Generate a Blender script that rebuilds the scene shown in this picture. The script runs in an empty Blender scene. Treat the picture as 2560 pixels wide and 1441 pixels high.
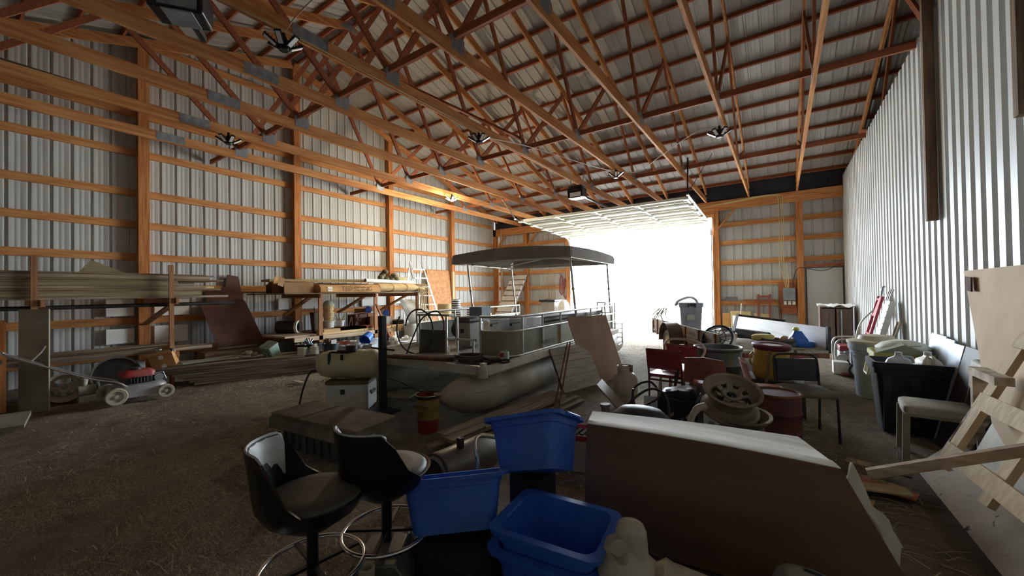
import bpy, bmesh, math, random
from mathutils import Vector, Matrix, Euler
PI = math.pi
COL = bpy.context.scene.collection
INV = {}
random.seed(7)
V = Vector

def lin(h):
    h = h.lstrip('#')
    o = []
    for i in (0, 2, 4):
        c = int(h[i:i+2], 16) / 255
        o.append(c / 12.92 if c <= .04045 else ((c + .055) / 1.055) ** 2.4)
    return (*o, 1)

MATS = {}
KEEP = ('white_ribbed_steel', 'white_roof_steel', 'white_partition_steel', 'dull_steel_wall', 'pale_gravel_yard', 'black_stool_shell', 'dark_eave_band', 'garage_door_white', 'black_cloth', 'dirt_floor')
def glin(h, name):
    c = lin(h)
    if name in KEEP: return c
    g = 1.4
    return (*[v*g/(1+(g-1)*v) for v in c[:3]], 1)
def pm(name, c1, c2=None, scale=6, rough=.7, metal=0, bump=.0, stretch=(1, 1, 1), c3=None, spec=.4, detail=5, lo=.35, hi=.65):
    """procedural material: noise blend of two or three colours, optional bump"""
    if name in MATS: return MATS[name]
    m = bpy.data.materials.new(name); m.use_nodes = True
    n = m.node_tree.nodes; l = m.node_tree.links
    b = n['Principled BSDF']
    b.inputs['Roughness'].default_value = rough; b.inputs['Metallic'].default_value = metal
    b.inputs['Specular IOR Level'].default_value = spec
    b.inputs['Base Color'].default_value = glin(c1, name)
    if c2:
        tc = n.new('ShaderNodeTexCoord'); mp = n.new('ShaderNodeMapping')
        mp.inputs['Scale'].default_value = stretch
        nz = n.new('ShaderNodeTexNoise'); nz.inputs['Scale'].default_value = scale; nz.inputs['Detail'].default_value = detail
        cr = n.new('ShaderNodeValToRGB')
        cr.color_ramp.elements[0].position = lo; cr.color_ramp.elements[0].color = glin(c1, name)
        cr.color_ramp.elements[1].position = hi; cr.color_ramp.elements[1].color = glin(c2, name)
        l.new(tc.outputs['Object'], mp.inputs['Vector']); l.new(mp.outputs['Vector'], nz.inputs['Vector'])
        l.new(nz.outputs['Fac'], cr.inputs['Fac'])
        out = cr.outputs['Color']
        if c3:
            n2 = n.new('ShaderNodeTexNoise'); n2.inputs['Scale'].default_value = scale * .37; n2.inputs['Detail'].default_value = 6
            l.new(mp.outputs['Vector'], n2.inputs['Vector'])
            r2 = n.new('ShaderNodeValToRGB'); r2.color_ramp.elements[0].position = .5; r2.color_ramp.elements[1].position = .66
            l.new(n2.outputs['Fac'], r2.inputs['Fac'])
            mx = n.new('ShaderNodeMixRGB'); mx.inputs['Color2'].default_value = glin(c3, name)
            l.new(r2.outputs['Color'], mx.inputs['Fac']); l.new(out, mx.inputs['Color1']); out = mx.outputs['Color']
        l.new(out, b.inputs['Base Color'])
        if bump:
            bp = n.new('ShaderNodeBump'); bp.inputs['Strength'].default_value = bump; bp.inputs['Distance'].default_value = .02
            l.new(nz.outputs['Fac'], bp.inputs['Height']); l.new(bp.outputs['Normal'], b.inputs['Normal'])
    MATS[name] = m
    return m

def emit(name, col, strength):
    if name in MATS: return MATS[name]
    m = bpy.data.materials.new(name); m.use_nodes = True
    b = m.node_tree.nodes['Principled BSDF']
    b.inputs['Base Color'].default_value = lin(col)
    b.inputs['Emission Color'].default_value = lin(col); b.inputs['Emission Strength'].default_value = strength
    MATS[name] = m
    return m

class MB:
    def __init__(s): s.v = []; s.f = []
    def add(s, vs, fs, M=None):
        o = len(s.v)
        s.v += [(M @ V(p)) if M else V(p) for p in vs]
        s.f += [tuple(i + o for i in f) for f in fs]
        return s
    def box(s, c, d, M=None):
        x, y, z = c; a, b, h = d[0]/2, d[1]/2, d[2]/2
        vs = [(x+i*a, y+j*b, z+k*h) for i in (-1, 1) for j in (-1, 1) for k in (-1, 1)]
        return s.add(vs, [(0,1,3,2),(4,6,7,5),(0,4,5,1),(2,3,7,6),(0,2,6,4),(1,5,7,3)], M)
    def span(s, lo, hi, M=None):
        return s.box([(lo[i]+hi[i])/2 for i in range(3)], [hi[i]-lo[i] for i in range(3)], M)
    def bar(s, p, q, w, h, up=(0, 0, 1)):
        """board from p to q, w across, h along the up side"""
        p = V(p); q = V(q); d = (q-p).normalized(); u = V(up)
        if abs(d.dot(u)) > .99: u = V((1, 0, 0)) if abs(d.x) < .9 else V((0, 1, 0))
        sd = d.cross(u).normalized(); u = sd.cross(d).normalized()
        vs = [e + sd*(i*w/2) + u*(k*h/2) for e in (p, q) for i in (-1, 1) for k in (-1, 1)]
        return s.add(vs, [(0,1,3,2),(4,6,7,5),(0,4,5,1),(2,3,7,6),(0,2,6,4),(1,5,7,3)])
    def tube(s, pts, r, n=8, closed=False, caps=True):
        pts = [V(p) for p in pts]; N = len(pts); vs = []; fs = []
        prev = None
        for i, p in enumerate(pts):
            if closed: t = pts[(i+1) % N] - pts[i-1]
            else: t = pts[min(i+1, N-1)] - pts[max(i-1, 0)]
            t = t.normalized() if t.length > 1e-9 else V((0, 0, 1))
            if prev is None:
                u = V((0, 0, 1)) if abs(t.z) < .9 else V((1, 0, 0))
            else: u = prev
            u = (u - t*u.dot(t)); u = u.normalized() if u.length > 1e-6 else t.orthogonal().normalized()
            prev = u; w = t.cross(u)
            rr = r[i] if isinstance(r, (list, tuple)) else r
            for k in range(n):
                a = 2*PI*k/n
                vs.append(p + (u*math.cos(a) + w*math.sin(a))*rr)
        M_ = N if closed else N-1
        for i in range(M_):
            for k in range(n):
                a = i*n+k; b = i*n+(k+1) % n; c = ((i+1) % N)*n+(k+1) % n; d = ((i+1) % N)*n+k
                fs.append((a, b, c, d))
        if not closed and caps:
            fs.append(tuple(range(n-1, -1, -1))); fs.append(tuple((N-1)*n+k for k in range(n)))
        return s.add(vs, fs)
    def cyl(s, p, q, r0, r1=None, n=20, caps=True):
        p = V(p); q = V(q)
        return s.tube([p, q], [r0, r0 if r1 is None else r1], n, caps=caps)
    def lathe(s, prof, n=28, M=None, arc=None):
        vs = []; fs = []; full = arc is None
        K = n if full else n+1
        for k in range(K):
            a = 2*PI*k/n if full else arc[0] + (arc[1]-arc[0])*k/n
            for r, z in prof: vs.append((r*math.cos(a), r*math.sin(a), z))
        P = len(prof)
        for k in range(n):
            k2 = (k+1) % K if full else k+1
            for j in range(P-1):
                fs.append((k*P+j, k2*P+j, k2*P+j+1, k*P+j+1))
        return s.add(vs, fs, M)
    def prism(s, poly, z0, z1, M=None):
        n = len(poly)
        vs = [(x, y, z0) for x, y in poly] + [(x, y, z1) for x, y in poly]
        fs = [tuple(range(n-1, -1, -1)), tuple(range(n, 2*n))] + [(i, (i+1) % n, n+(i+1) % n, n+i) for i in range(n)]
        return s.add(vs, fs, M)
    def loft(s, rings, caps=(True, True), M=None):
        n = len(rings[0]); vs = [p for r in rings for p in r]; fs = []
        for i in range(len(rings)-1):
            for k in range(n):
                fs.append((i*n+k, i*n+(k+1) % n, (i+1)*n+(k+1) % n, (i+1)*n+k))
        if caps[0]: fs.append(tuple(range(n-1, -1, -1)))
        if caps[1]: fs.append(tuple((len(rings)-1)*n+k for k in range(n)))
        return s.add(vs, fs, M)
    def grid(s, P, th=0, M=None):
        """sheet through a 2-D list of points; th > 0 gives it thickness along its normals"""
        R = len(P); C_ = len(P[0]); P = [[V(p) for p in r] for r in P]
        vs = [p for r in P for p in r]
        fs = [(i*C_+j, i*C_+j+1, (i+1)*C_+j+1, (i+1)*C_+j) for i in range(R-1) for j in range(C_-1)]
        if th:
            N = []
            for i in range(R):
                for j in range(C_):
                    a = P[min(i+1, R-1)][j]-P[max(i-1, 0)][j]; b = P[i][min(j+1, C_-1)]-P[i][max(j-1, 0)]
                    n = b.cross(a); N.append(n.normalized() if n.length else V((0, 0, 1)))
            o = R*C_
            vs += [vs[k]+N[k]*th for k in range(o)]
            fs += [tuple(o+i for i in reversed(f)) for f in fs[:]]
            rim = [j for j in range(C_)] + [i*C_+C_-1 for i in range(1, R)] + [(R-1)*C_+j for j in range(C_-2, -1, -1)] + [i*C_ for i in range(R-2, 0, -1)]
            for k in range(len(rim)):
                a, b = rim[k], rim[(k+1) % len(rim)]
                fs.append((a, b, o+b, o+a))
        return s.add(vs, fs, M)
    def sph(s, c, r, n=16, M=None):
        r = (r, r, r) if not isinstance(r, (tuple, list)) else r
        m = n//2; vs = []; fs = []
        for i in range(m+1):
            a = PI*i/m
            for k in range(n):
                b = 2*PI*k/n
                vs.append((c[0]+r[0]*math.sin(a)*math.cos(b), c[1]+r[1]*math.sin(a)*math.sin(b), c[2]+r[2]*math.cos(a)))
        for i in range(m):
            for k in range(n):
                fs.append((i*n+k, (i+1)*n+k, (i+1)*n+(k+1) % n, i*n+(k+1) % n))
        return s.add(vs, fs, M)
    def torus(s, c, R, r, n=32, m=8, M=None, arc=(0, 2*PI)):
        cl = abs(arc[1]-arc[0]-2*PI) < 1e-6
        K = n if cl else n+1
        pts = [(c[0]+R*math.cos(arc[0]+(arc[1]-arc[0])*k/n), c[1]+R*math.sin(arc[0]+(arc[1]-arc[0])*k/n), c[2]) for k in range(K)]
        if M: pts = [M @ V(p) for p in pts]
        return s.tube(pts, r, m, closed=cl)

def rrect(a, b, r, n=5, cx=0, cy=0):
    """rounded rectangle outline, half sizes a, b"""
    o = []
    for sx, sy, t in ((1, 1, 0), (-1, 1, PI/2), (-1, -1, PI), (1, -1, 1.5*PI)):
        for k in range(n+1):
            q = t + PI/2*k/n
            o.append((cx+sx*(a-r)+r*math.cos(q), cy+sy*(b-r)+r*math.sin(q)))
    return o

def TR(loc=(0, 0, 0), rot=(0, 0, 0), sc=1):
    return Matrix.LocRotScale(V(loc), Euler(rot), V((sc, sc, sc)) if not isinstance(sc, tuple) else V(sc))

def frame(o, x, z=None, y=None):
    """matrix whose x axis is x, z axis near z"""
    x = V(x).normalized(); z = V(z)
    y = z.cross(x).normalized(); z = x.cross(y)
    M = Matrix((x, y, z)).transposed().to_4x4(); M.translation = V(o); return M

def build(name, mb, mat, parent=None, smooth=40, bev=0, world=True):
    """one mesh object; with a parent, world=True brings world-space points into the parent's space"""
    me = bpy.data.meshes.new(name)
    vs = mb.v; iv = None
    if parent is not None:
        iv = INV.get(parent.name)
        if world and iv is not None: vs = [iv @ p for p in vs]
    me.from_pydata([tuple(p) for p in vs], [], mb.f)
    bm = bmesh.new(); bm.from_mesh(me)
    bmesh.ops.recalc_face_normals(bm, faces=bm.faces)
    bm.to_mesh(me); bm.free()
    if smooth:
        me.polygons.foreach_set('use_smooth', [True]*len(me.polygons))
        me.set_sharp_from_angle(angle=math.radians(smooth))
    if isinstance(mat, (list, tuple)):
        for m in mat: me.materials.append(m)
    else: me.materials.append(mat)
    o = bpy.data.objects.new(name, me); COL.objects.link(o)
    if parent is not None:
        o.parent = parent
        if iv is not None: INV[o.name] = iv
    if bev:
        b = o.modifiers.new('Bevel', 'BEVEL'); b.width = bev; b.segments = 2; b.limit_method = 'ANGLE'; b.angle_limit = .7
    return o

def thing(name, label, cat, loc=(0, 0, 0), rot=(0, 0, 0), group=None):
    o = bpy.data.objects.new(name, None); COL.objects.link(o)
    o.empty_display_size = .1
    o.location = loc; o.rotation_euler = rot
    INV[o.name] = TR(loc, rot).inverted()
    o['label'] = label; o['category'] = cat
    if group: o['group'] = group
    return o

def tag(o, label, cat, group=None, kind=None):
    if label: o['label'] = label
    if cat: o['category'] = cat
    if group: o['group'] = group
    if kind: o['kind'] = kind
    return o

def one(name, mb, mat, label, cat, group=None, smooth=40, bev=0):
    """a thing that is a single mesh: origin moved to the base of the mesh"""
    xs = [p.x for p in mb.v]; ys = [p.y for p in mb.v]; zs = [p.z for p in mb.v]
    c = V(((min(xs)+max(xs))/2, (min(ys)+max(ys))/2, min(zs)))
    mb.v = [p-c for p in mb.v]
    o = build(name, mb, mat, None, smooth, bev)
    o.location = c
    return tag(o, label, cat, group)

def struct(name, mb, mat, parent=None, smooth=40, bev=0):
    o = build(name, mb, mat, parent, smooth, bev)
    if parent is None: o['kind'] = 'structure'
    return o

def dup(root, loc, rot=(0, 0, 0), label=None, group=None):
    r = root.copy(); COL.objects.link(r); r.location = loc; r.rotation_euler = rot
    if label: r['label'] = label
    if group: r['group'] = group
    for ch in list(root.children):
        c = ch.copy(); COL.objects.link(c); c.parent = r
        for g in list(ch.children):
            d = g.copy(); COL.objects.link(d); d.parent = c
    return r

def coil(c, R, r, turns, n=26, seed=0, jit=.06, rise=.02, tilt=None):
    rnd = random.Random(seed); P = []
    for i in range(int(turns*n)+1):
        a = 2*PI*i/n
        rr = R*(1+jit*math.sin(a*.37+seed)+rnd.uniform(-jit, jit)*.15)
        P.append((c[0]+rr*math.cos(a), c[1]+rr*math.sin(a), c[2]+rise*i/n+r*.4*math.sin(a*1.7+seed)))
    return P

def bez(pts, n=8):
    """smooth curve through points (Catmull-Rom)"""
    P = [V(p) for p in pts]; P = [P[0]*2-P[1]] + P + [P[-1]*2-P[-2]]
    o = []
    for i in range(1, len(P)-2):
        for k in range(n):
            t = k/n; a, b, c, d = P[i-1], P[i], P[i+1], P[i+2]
            o.append(.5*((2*b)+(c-a)*t+(2*a-5*b+4*c-d)*t*t+(3*b-a-3*c+d)*t*t*t))
    o.append(P[-2])
    return o

# ---------------------------------------------------------------- materials
def wood(name, c1, c2, ax='x', c3=None, scale=3, rough=.75, bump=.15):
    st = {'x': (.6, 9, 9), 'y': (9, .6, 9), 'z': (9, 9, .6)}[ax]
    return pm(name, c1, c2, scale, rough, 0, bump, st, c3, spec=.25)
W_X = wood('pine_lumber_x', '#9a5c33', '#bd8350', 'x')
W_Y = wood('pine_lumber_y', '#9a5c33', '#bd8350', 'y')
W_Z = wood('pine_lumber_z', '#96562b', '#b87b49', 'z')
W_RED = wood('aged_pine_x', '#7d4630', '#98583a', 'x')
W_GY = wood('grey_board_y', '#6f6152', '#a8967e', 'y', '#544a40')
W_GX = wood('grey_board_x', '#6f6152', '#a8967e', 'x', '#544a40')
W_OLD = wood('old_board_y', '#5f4a35', '#8f7657', 'y', '#453527')
W_PALE = wood('pale_pine_y', '#c5a06b', '#dcbc88', 'y')
PLY = pm('plywood_face', '#c48f63', '#d8a87c', 2.2, .8, 0, .05, (1, 1, .3), spec=.2)
HARD = pm('brown_hardboard', '#4f3629', '#63463a', 2.5, .6, 0, .03, spec=.3)
STEEL_W = pm('white_ribbed_steel', '#aeaea9', '#bcbcb8', 1.2, .5, .0, .0, (1, 1, .15), spec=.45)
STEEL_ROOF = pm('white_roof_steel', '#a6a6a2', '#b6b6b2', .8, .5, 0, 0, spec=.4)
STEEL_P = pm('white_partition_steel', '#c6c8c6', '#d2d4d2', 1.0, .45, 0, 0, (1, 1, .12), spec=.5)
GALV = pm('galvanised_plate', '#7f858a', '#9aa0a4', 14, .5, .7, 0)
ALU = pm('dusty_aluminium', '#9c9a94', '#b9b7b0', 8, .45, .6, .03)
ALU_D = pm('dull_aluminium', '#8b8375', '#a39a88', 3, .6, .12, .03, c3='#7a6d5a')
CHROME = pm('chrome', '#c9c9c9', None, rough=.18, metal=1)
BLACK = pm('black_plastic', '#17181a', '#232425', 8, .5, 0, .02)
RUBBER = pm('black_rubber', '#1b1a19', '#2c2a28', 12, .8, 0, .05)
DKSTEEL = pm('dark_steel', '#2b2a2a', '#3d3b39', 10, .5, .5, .02)
RUST = pm('rusty_steel', '#5a3b2b', '#7a5238', 9, .8, .2, .1, c3='#3c2a22')
WHITE_PL = pm('white_plastic', '#d9d8d2', '#e6e5e0', 4, .45, 0, 0)
WHITE_D = pm('dusty_white_plastic', '#cdc8bb', '#ddd9ce', 5, .6, 0, .02, c3='#b5ab98')
CARD = pm('cardboard', '#a8794c', '#b98a5b', 5, .85, 0, .02, spec=.15)
CARD_D = pm('dark_cardboard', '#7b5a3e', '#8f6b4b', 5, .85, 0, .02, spec=.15)
PAPER = pm('pale_paper', '#dcdad2', '#e8e6e0', 6, .85)
FOAMB = pm('white_insulation_board', '#eeede2', '#f4f3ea', 3, .8, 0, .03, spec=.15)
# ================================================================ the setting
YB, XL, XP = 13.9, -10.40, 1.42          # back wall sheet, left wall sheet, partition sheet
YR, ZR, SL = 5.07, 7.55, .325            # ridge line and roof slope
def zroof(y): return ZR - SL*abs(y-YR)
Y0 = -3.8

# dirt floor with loose straw
def dirt_mat():
    m = bpy.data.materials.new('dirt_floor'); m.use_nodes = True
    n = m.node_tree.nodes; l = m.node_tree.links; b = n['Principled BSDF']
    b.inputs['Roughness'].default_value = .95; b.inputs['Specular IOR Level'].default_value = .1
    tc = n.new('ShaderNodeTexCoord')
    def noise(s, d, vec=None, dist=0):
        z = n.new('ShaderNodeTexNoise'); z.inputs['Scale'].default_value = s; z.inputs['Detail'].default_value = d
        z.inputs['Distortion'].default_value = dist
        l.new(vec or tc.outputs['Object'], z.inputs['Vector']); return z.outputs['Fac']
    def ramp(f, a, b_, ca, cb):
        r = n.new('ShaderNodeValToRGB'); r.color_ramp.elements[0].position = a; r.color_ramp.elements[1].position = b_
        r.color_ramp.elements[0].color = lin(ca); r.color_ramp.elements[1].color = lin(cb); l.new(f, r.inputs['Fac']); return r.outputs['Color']
    big = noise(.55, 6, dist=.8); mid = noise(5, 8); fine = noise(42, 8)
    mp = n.new('ShaderNodeMapping'); mp.inputs['Scale'].default_value = (3, 26, 1); mp.inputs['Rotation'].default_value = (0, 0, .6)
    l.new(tc.outputs['Object'], mp.inputs['Vector']); st = noise(6, 6, mp.outputs['Vector'], 2.0)
    base = ramp(mid, .3, .7, '#665b4f', '#85786a')
    straw = ramp(fine, .3, .7, '#958671', '#cbbda3')
    msk = n.new('ShaderNodeMath'); msk.operation = 'MULTIPLY'
    r1 = ramp(big, .40, .62, '#000000', '#ffffff'); r2 = ramp(st, .46, .60, '#000000', '#ffffff')
    l.new(r1, msk.inputs[0]); l.new(r2, msk.inputs[1])
    mx = n.new('ShaderNodeMixRGB'); l.new(msk.outputs[0], mx.inputs['Fac']); l.new(base, mx.inputs['Color1']); l.new(straw, mx.inputs['Color2'])
    l.new(mx.outputs['Color'], b.inputs['Base Color'])
    ad = n.new('ShaderNodeMath'); ad.operation = 'ADD'; l.new(st, ad.inputs[0]); l.new(fine, ad.inputs[1])
    bp = n.new('ShaderNodeBump'); bp.inputs['Strength'].default_value = .6; bp.inputs['Distance'].default_value = .05
    l.new(ad.outputs[0], bp.inputs['Height']); l.new(bp.outputs['Normal'], b.inputs['Normal'])
    return m
DIRT = dirt_mat()
mb = MB(); rnd = random.Random(3)
xs = [XL-.3+i*.12 for i in range(int((4.6-XL)/.12)+2)]; ys = [Y0-.2+j*.12 for j in range(int((14.1-Y0+.2)/.12)+1)]
mb.grid([[(x, y, -.012+.010*math.sin(x*2.3+1.1*y)*math.sin(y*1.9-.7*x)+rnd.uniform(-.006, .006)) for y in ys] for x in xs])
struct('floor', mb, DIRT)
GRAVEL = pm('pale_gravel_yard', '#b9b8b2', '#d0cfca', 3, .95, 0, .2)
mb = MB(); mb.grid([[(x, y, -.03) for y in (14.05, 20, 40, 90)] for x in (-60, -20, 0, 20, 60)])
struct('ground', mb, GRAVEL)

# ribbed steel skins
def rib_profile(a0, a1, pitch, rib, dep, minor=True):
    """(position, outward offset) pairs of a ribbed sheet; ribs stand away from the room"""
    o = []; a = a0
    while a < a1:
        o += [(a, 0), (a+.012, dep), (a+.012+rib, dep), (a+.024+rib, 0)]
        if minor:
            g = (pitch-rib-.024)
            for q in (.33, .66):
                c = a+.024+rib+g*q
                o += [(c-.012, 0), (c-.006, .0025), (c+.006, .0025), (c+.012, 0)]
        a += pitch
    return [p for p in o if p[0] <= a1]
# left gable wall
prof = rib_profile(Y0, YB, .242, .03, .022)
mb = MB(); mb.grid([[(XL-d, y, z) for z in (-.05, zroof(y)+.05)] for y, d in prof])
struct('wall_left', mb, STEEL_W)
# back wall: pieces round the big doorway
DX0, DX1, DZ = -6.68, -1.74, 3.72
mb = MB(); pr = rib_profile(XL, 4.4, .242, .03, .022)
def wpiece(a, b, z0, z1):
    q = [(x, d) for x, d in pr if a <= x <= b]
    q = [(a, 0)] + q + [(b, 0)]
    mb.grid([[(x, YB+d, z) for z in (z0, z1)] for x, d in q])
ze = zroof(YB)+.1
wpiece(XL, DX0, -.05, ze); wpiece(DX1, 4.4, -.05, ze); wpiece(DX0, DX1, DZ, ze)
struct('wall_back', mb, STEEL_W)
# right partition of deep box-ribbed panels
mb = MB(); pts = []; y = Y0
while y < YB:
    pts += [(y, 0), (y+.105, 0), (y+.128, .045), (y+.187, .045), (y+.21, 0)]
    y += .21
mb.grid([[(XP+d, yy, z) for z in (-.05, 2.4, 4.47)] for yy, d in pts if yy <= YB])
struct('wall_right', mb, STEEL_P, smooth=20)
# eave wall behind the viewer, end wall past the partition
DULL = pm('dull_steel_wall', '#8d8b84', '#9a9890', 2, .6)
mb = MB(); mb.grid([[(XL-.05, Y0, -.05), (XL-.05, Y0, zroof(Y0)+.1)], [(4.4, Y0, -.05), (4.4, Y0, zroof(Y0)+.1)]]); struct('wall_near', mb, DULL)
mb = MB(); mb.add([(4.4, Y0, -.05), (4.4, YB, -.05), (4.4, YB, zroof(YB)+.1), (4.4, YR, ZR+.1), (4.4, Y0, zroof(Y0)+.1)], [(0, 1, 2, 3, 4)]); struct('wall_far_right', mb, DULL)
# roof
pr = rib_profile(XL-.02, 4.42, .242, .03, .022)
mb = MB(); mb.grid([[(x, y, zroof(y)+d) for y in (YB+.25, YR, Y0-.2)] for x, d in pr])
struct('ceiling', mb, STEEL_ROOF)

# ---- framing: posts, girts, header
def ordn(i): return ['first','second','third','fourth','fifth','sixth','seventh','eighth','ninth','tenth','eleventh','twelfth','thirteenth','fourteenth','fifteenth','sixteenth','seventeenth','eighteenth'][i]
PL = [2.23, 5.18, 8.12, 10.98, 13.74]
mb = MB()
for i, y in enumerate([-.7]+PL[:4]):
    mb = MB(); mb.span((XL+.045, y-.085, -.05), (XL+.19, y+.085, zroof(y)-.06))
    one('wall_post', mb, W_Z, f'tall timber gable post, {ordn(i)} along the left wall counting from the viewer', 'post', 'timber posts on the left wall', bev=.004)
mb = MB(); mb.span((XL+.045, 13.66, -.05), (XL+.19, 13.83, 4.2)); one('wall_post', mb, W_Z, 'timber corner post where left wall meets back wall', 'post', bev=.004)
GZ = [.30, .95, 1.57, 2.19, 2.82, 3.44, 4.23, 5.0, 5.75, 6.45]
bays = [(Y0, -.79), (-.61, PL[0]-.09), (PL[0]+.09, PL[1]-.09), (PL[1]+.09, PL[2]-.09), (PL[2]+.09, PL[3]-.09), (PL[3]+.09, 13.66)]
bn = ['nearest', 'second', 'third', 'fourth', 'fifth', 'corner']
for bi, (a, b) in enumerate(bays):
    if bi == 0: continue
    k = 0
    for gi, z in enumerate(GZ):
        a2, b2 = a, b
        zt = min(zroof(a), zroof(b)); 
        if z+.2 > max(zroof(a), zroof(b)) or (z > 4.6 and z+.2 > zt): continue
        mb = MB(); mb.span((XL+.004, a2, z), (XL+.046, b2, z+.14))
        one('wall_girt', mb, W_Y, f'{ordn(gi)} wooden girt up from the floor in the {bn[bi]} bay of the left wall', 'girt', 'horizontal girts on the left wall', bev=.003)
# rake board under the roof on the left wall
for s, nm in ((1, 'far'), (-1, 'near')):
    mb = MB(); e = YB if s > 0 else Y0
    mb.bar((XL+.225, YR+.03*s, ZR-.20), (XL+.225, e, zroof(e)-.19), .045, .17)
    one('rake_board', mb, W_Y, f'sloping board under the roof edge along the {nm} half of the gable', 'board')
# back wall framing
bposts = [(-8.72, 'left of the big doorway beside the ladder', 'z'), (DX0-.1, 'at the left side of the big doorway', 'z'), (DX1+.09, 'at the right side of the big doorway', 'z'), (.46, 'between the electrical panel and the white door', 'z')]
for x, wh, _ in bposts:
    mb = MB(); mb.span((x-.08, 13.70, -.05), (x+.08, 13.86, 3.9))
    one('wall_post', mb, W_Z, f'timber post on the back wall {wh}', 'post', 'timber posts on the back wall', bev=.004)
BZ = [.30, .95, 1.57, 2.21, 2.82, 3.39]
for si, (a, b, nm) in enumerate(((XL+.2, -8.81, 'corner bay'), (-8.63, DX0-.19, 'bay left of doorway'), (DX1+.18, .37, 'bay right of doorway'), (.55, XP-.01, 'bay over white door'))):
    for gi, z in enumerate(BZ):
        if si == 3 and z < 2.1: continue
        mb = MB(); mb.span((a, 13.84, z), (b, 13.885, z+.14))
        one('wall_girt', mb, W_X, f'{ordn(gi)} girt up from the floor, {nm}, back wall', 'girt', 'horizontal girts on the back wall', bev=.003)
mb = MB(); mb.span((XL+.05, 13.66, 3.90), (XP-.01, 13.72, 4.2)); one('header_beam', mb, W_X, 'long knotty wooden header beam across the top of the back wall', 'beam', bev=.004)
for x0, x1, wh in ((-10.2, -9.75, 'in the left corner of the back wall'), (-8.66, -8.2, 'on the back wall beside the ladder'), (DX1+.12, DX1+.62, 'at the right top corner of the doorway')):
    mb = MB(); mb.bar((x0, 13.70, 3.3), (x1, 13.70, 3.9), .045, .12, (0, 1, 0)); one('knee_brace', mb, W_X, f'short diagonal wooden knee brace {wh}', 'brace')
# walk-through door with its lintel
WD = pm('grey_white_door_paint', '#a9aaa4', '#b4b5af', 1.5, .5)
mb = MB(); mb.span((.60, 13.80, 0), (1.38, 13.85, 2.0)); d1 = struct('door_1', mb, WD, bev=.004)
mb = MB(); mb.cyl((1.30, 13.79, .98), (1.30, 13.73, .98), .022); mb.tube([(1.31, 13.735, .98), (1.19, 13.735, .98)], .012); build('door_handle', mb, GALV, d1)
mb = MB(); mb.span((.56, 13.76, 2.04), (1.40, 13.83, 2.13)); one('door_lintel', mb, W_RED, 'dark wooden lintel over the white door', 'lintel')
DKBAND = pm('dark_eave_band', '#2c2d33', '#383940', 4, .8)
mb = MB(); mb.span((XL+.1, 13.74, 4.2), (XP, 13.80, zroof(13.75)-.02)); struct('trim_1', mb, DKBAND)  # plain dark band between header top and roof

# ---- roof trusses
TX = [.42-1.165*k for k in range(9)]
NB = [YR-5.2, YR-1.66, YR+1.64, YR+5.1]           # lower joints
NT = [YR-7.0, YR-3.5, YR, YR+3.4, YR+6.9]         # upper joints
YE0, YE1 = Y0+.05, 13.72
def ztop(y): return zroof(y)-.10-.085
def make_truss(label):
    t = thing('roof_truss', label, 'truss', (0, 0, 0), (0, 0, 0), 'timber roof trusses')
    w = .04
    mb = MB(); mb.span((-w/2, YE0, 4.20), (w/2, 2.3, 4.365)); mb.span((-w/2, 2.302, 4.20), (w/2, YE1, 4.365))
    build('bottom_chord', mb, W_Y, t, bev=.002)
    mb = MB(); mb.bar((0, YR, ztop(YR)), (0, YE1+.1, ztop(YE1+.1)), w, .17); build('top_chord', mb, W_Y, t, bev=.002)
    mb = MB(); mb.bar((0, YR, ztop(YR)), (0, YE0-.1, ztop(YE0-.1)), w, .17); build('top_chord', mb, W_Y, t, bev=.002)
    webs = [(NB[2], YR+.05), (NB[2], NT[3]), (NB[3], NT[3]-.1), (NB[3], NT[4]), (NB[1], YR-.05), (NB[1], NT[1]), (NB[0], NT[1]), (NB[0], NT[0])]
    for yb, yt in webs:
        mb = MB(); mb.bar((0, yb, 4.38), (0, yt, ztop(yt)-.07), .036, .088, (0, 1, 0)); build('web', mb, W_RED, t)
    for yy, hw in ((2.3, .2), (NB[1], .11), (NB[2], .11), (NB[3], .11)):
        mb = MB(); z0 = 4.22 if hw > .15 else 4.27
        mb.span((-w/2-.004, yy-hw, z0), (w/2+.004, yy+hw, 4.36 if hw > .15 else 4.45)); build('gusset_plate', mb, GALV, t)
    mb = MB(); mb.add([(s*(w/2+.003), YR+a, ztop(YR)+b) for s in (-1, 1) for a, b in ((-.25, -.09), (.25, -.09), (0, .09))], [(0, 1, 2), (3, 5, 4), (0, 3, 4, 1), (1, 4, 5, 2), (2, 5, 3, 0)]); build('gusset_plate', mb, GALV, t)
    return t
tr0 = make_truss('wooden roof truss nearest the white ribbed partition')
tr0.location = (TX[0], 0, 0)
for k in range(1, 9):
    dup(tr0, (TX[k], 0, 0), label=f'wooden roof truss, {ordn(k)} counting from the white ribbed partition' if k < 8 else 'wooden roof truss nearest the left gable wall')
dup(tr0, (1.60, 0, 0), label='wooden roof truss half hidden above the top edge of the white ribbed partition')
# purlins under the roof sheet
n = 0; dy = .605
for s, nm in ((1, 'far'), (-1, 'near')):
    for i in range(15):
        y = YR + s*(.12+i*dy)
        if y < Y0 or (s < 0 and i > 9): continue
        z = zroof(y)-.05
        mb = MB(); M = TR((0, y, z), (math.atan(-SL*s), 0, 0)); mb.box(((XL+4.4)/2, 0, 0), (4.4-XL-.02, .040, .09), M)
        one('roof_purlin', mb, W_RED, f'{ordn(i)} roof purlin down from the ridge on the {nm} roof slope', 'purlin', 'purlins under the roof')
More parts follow.
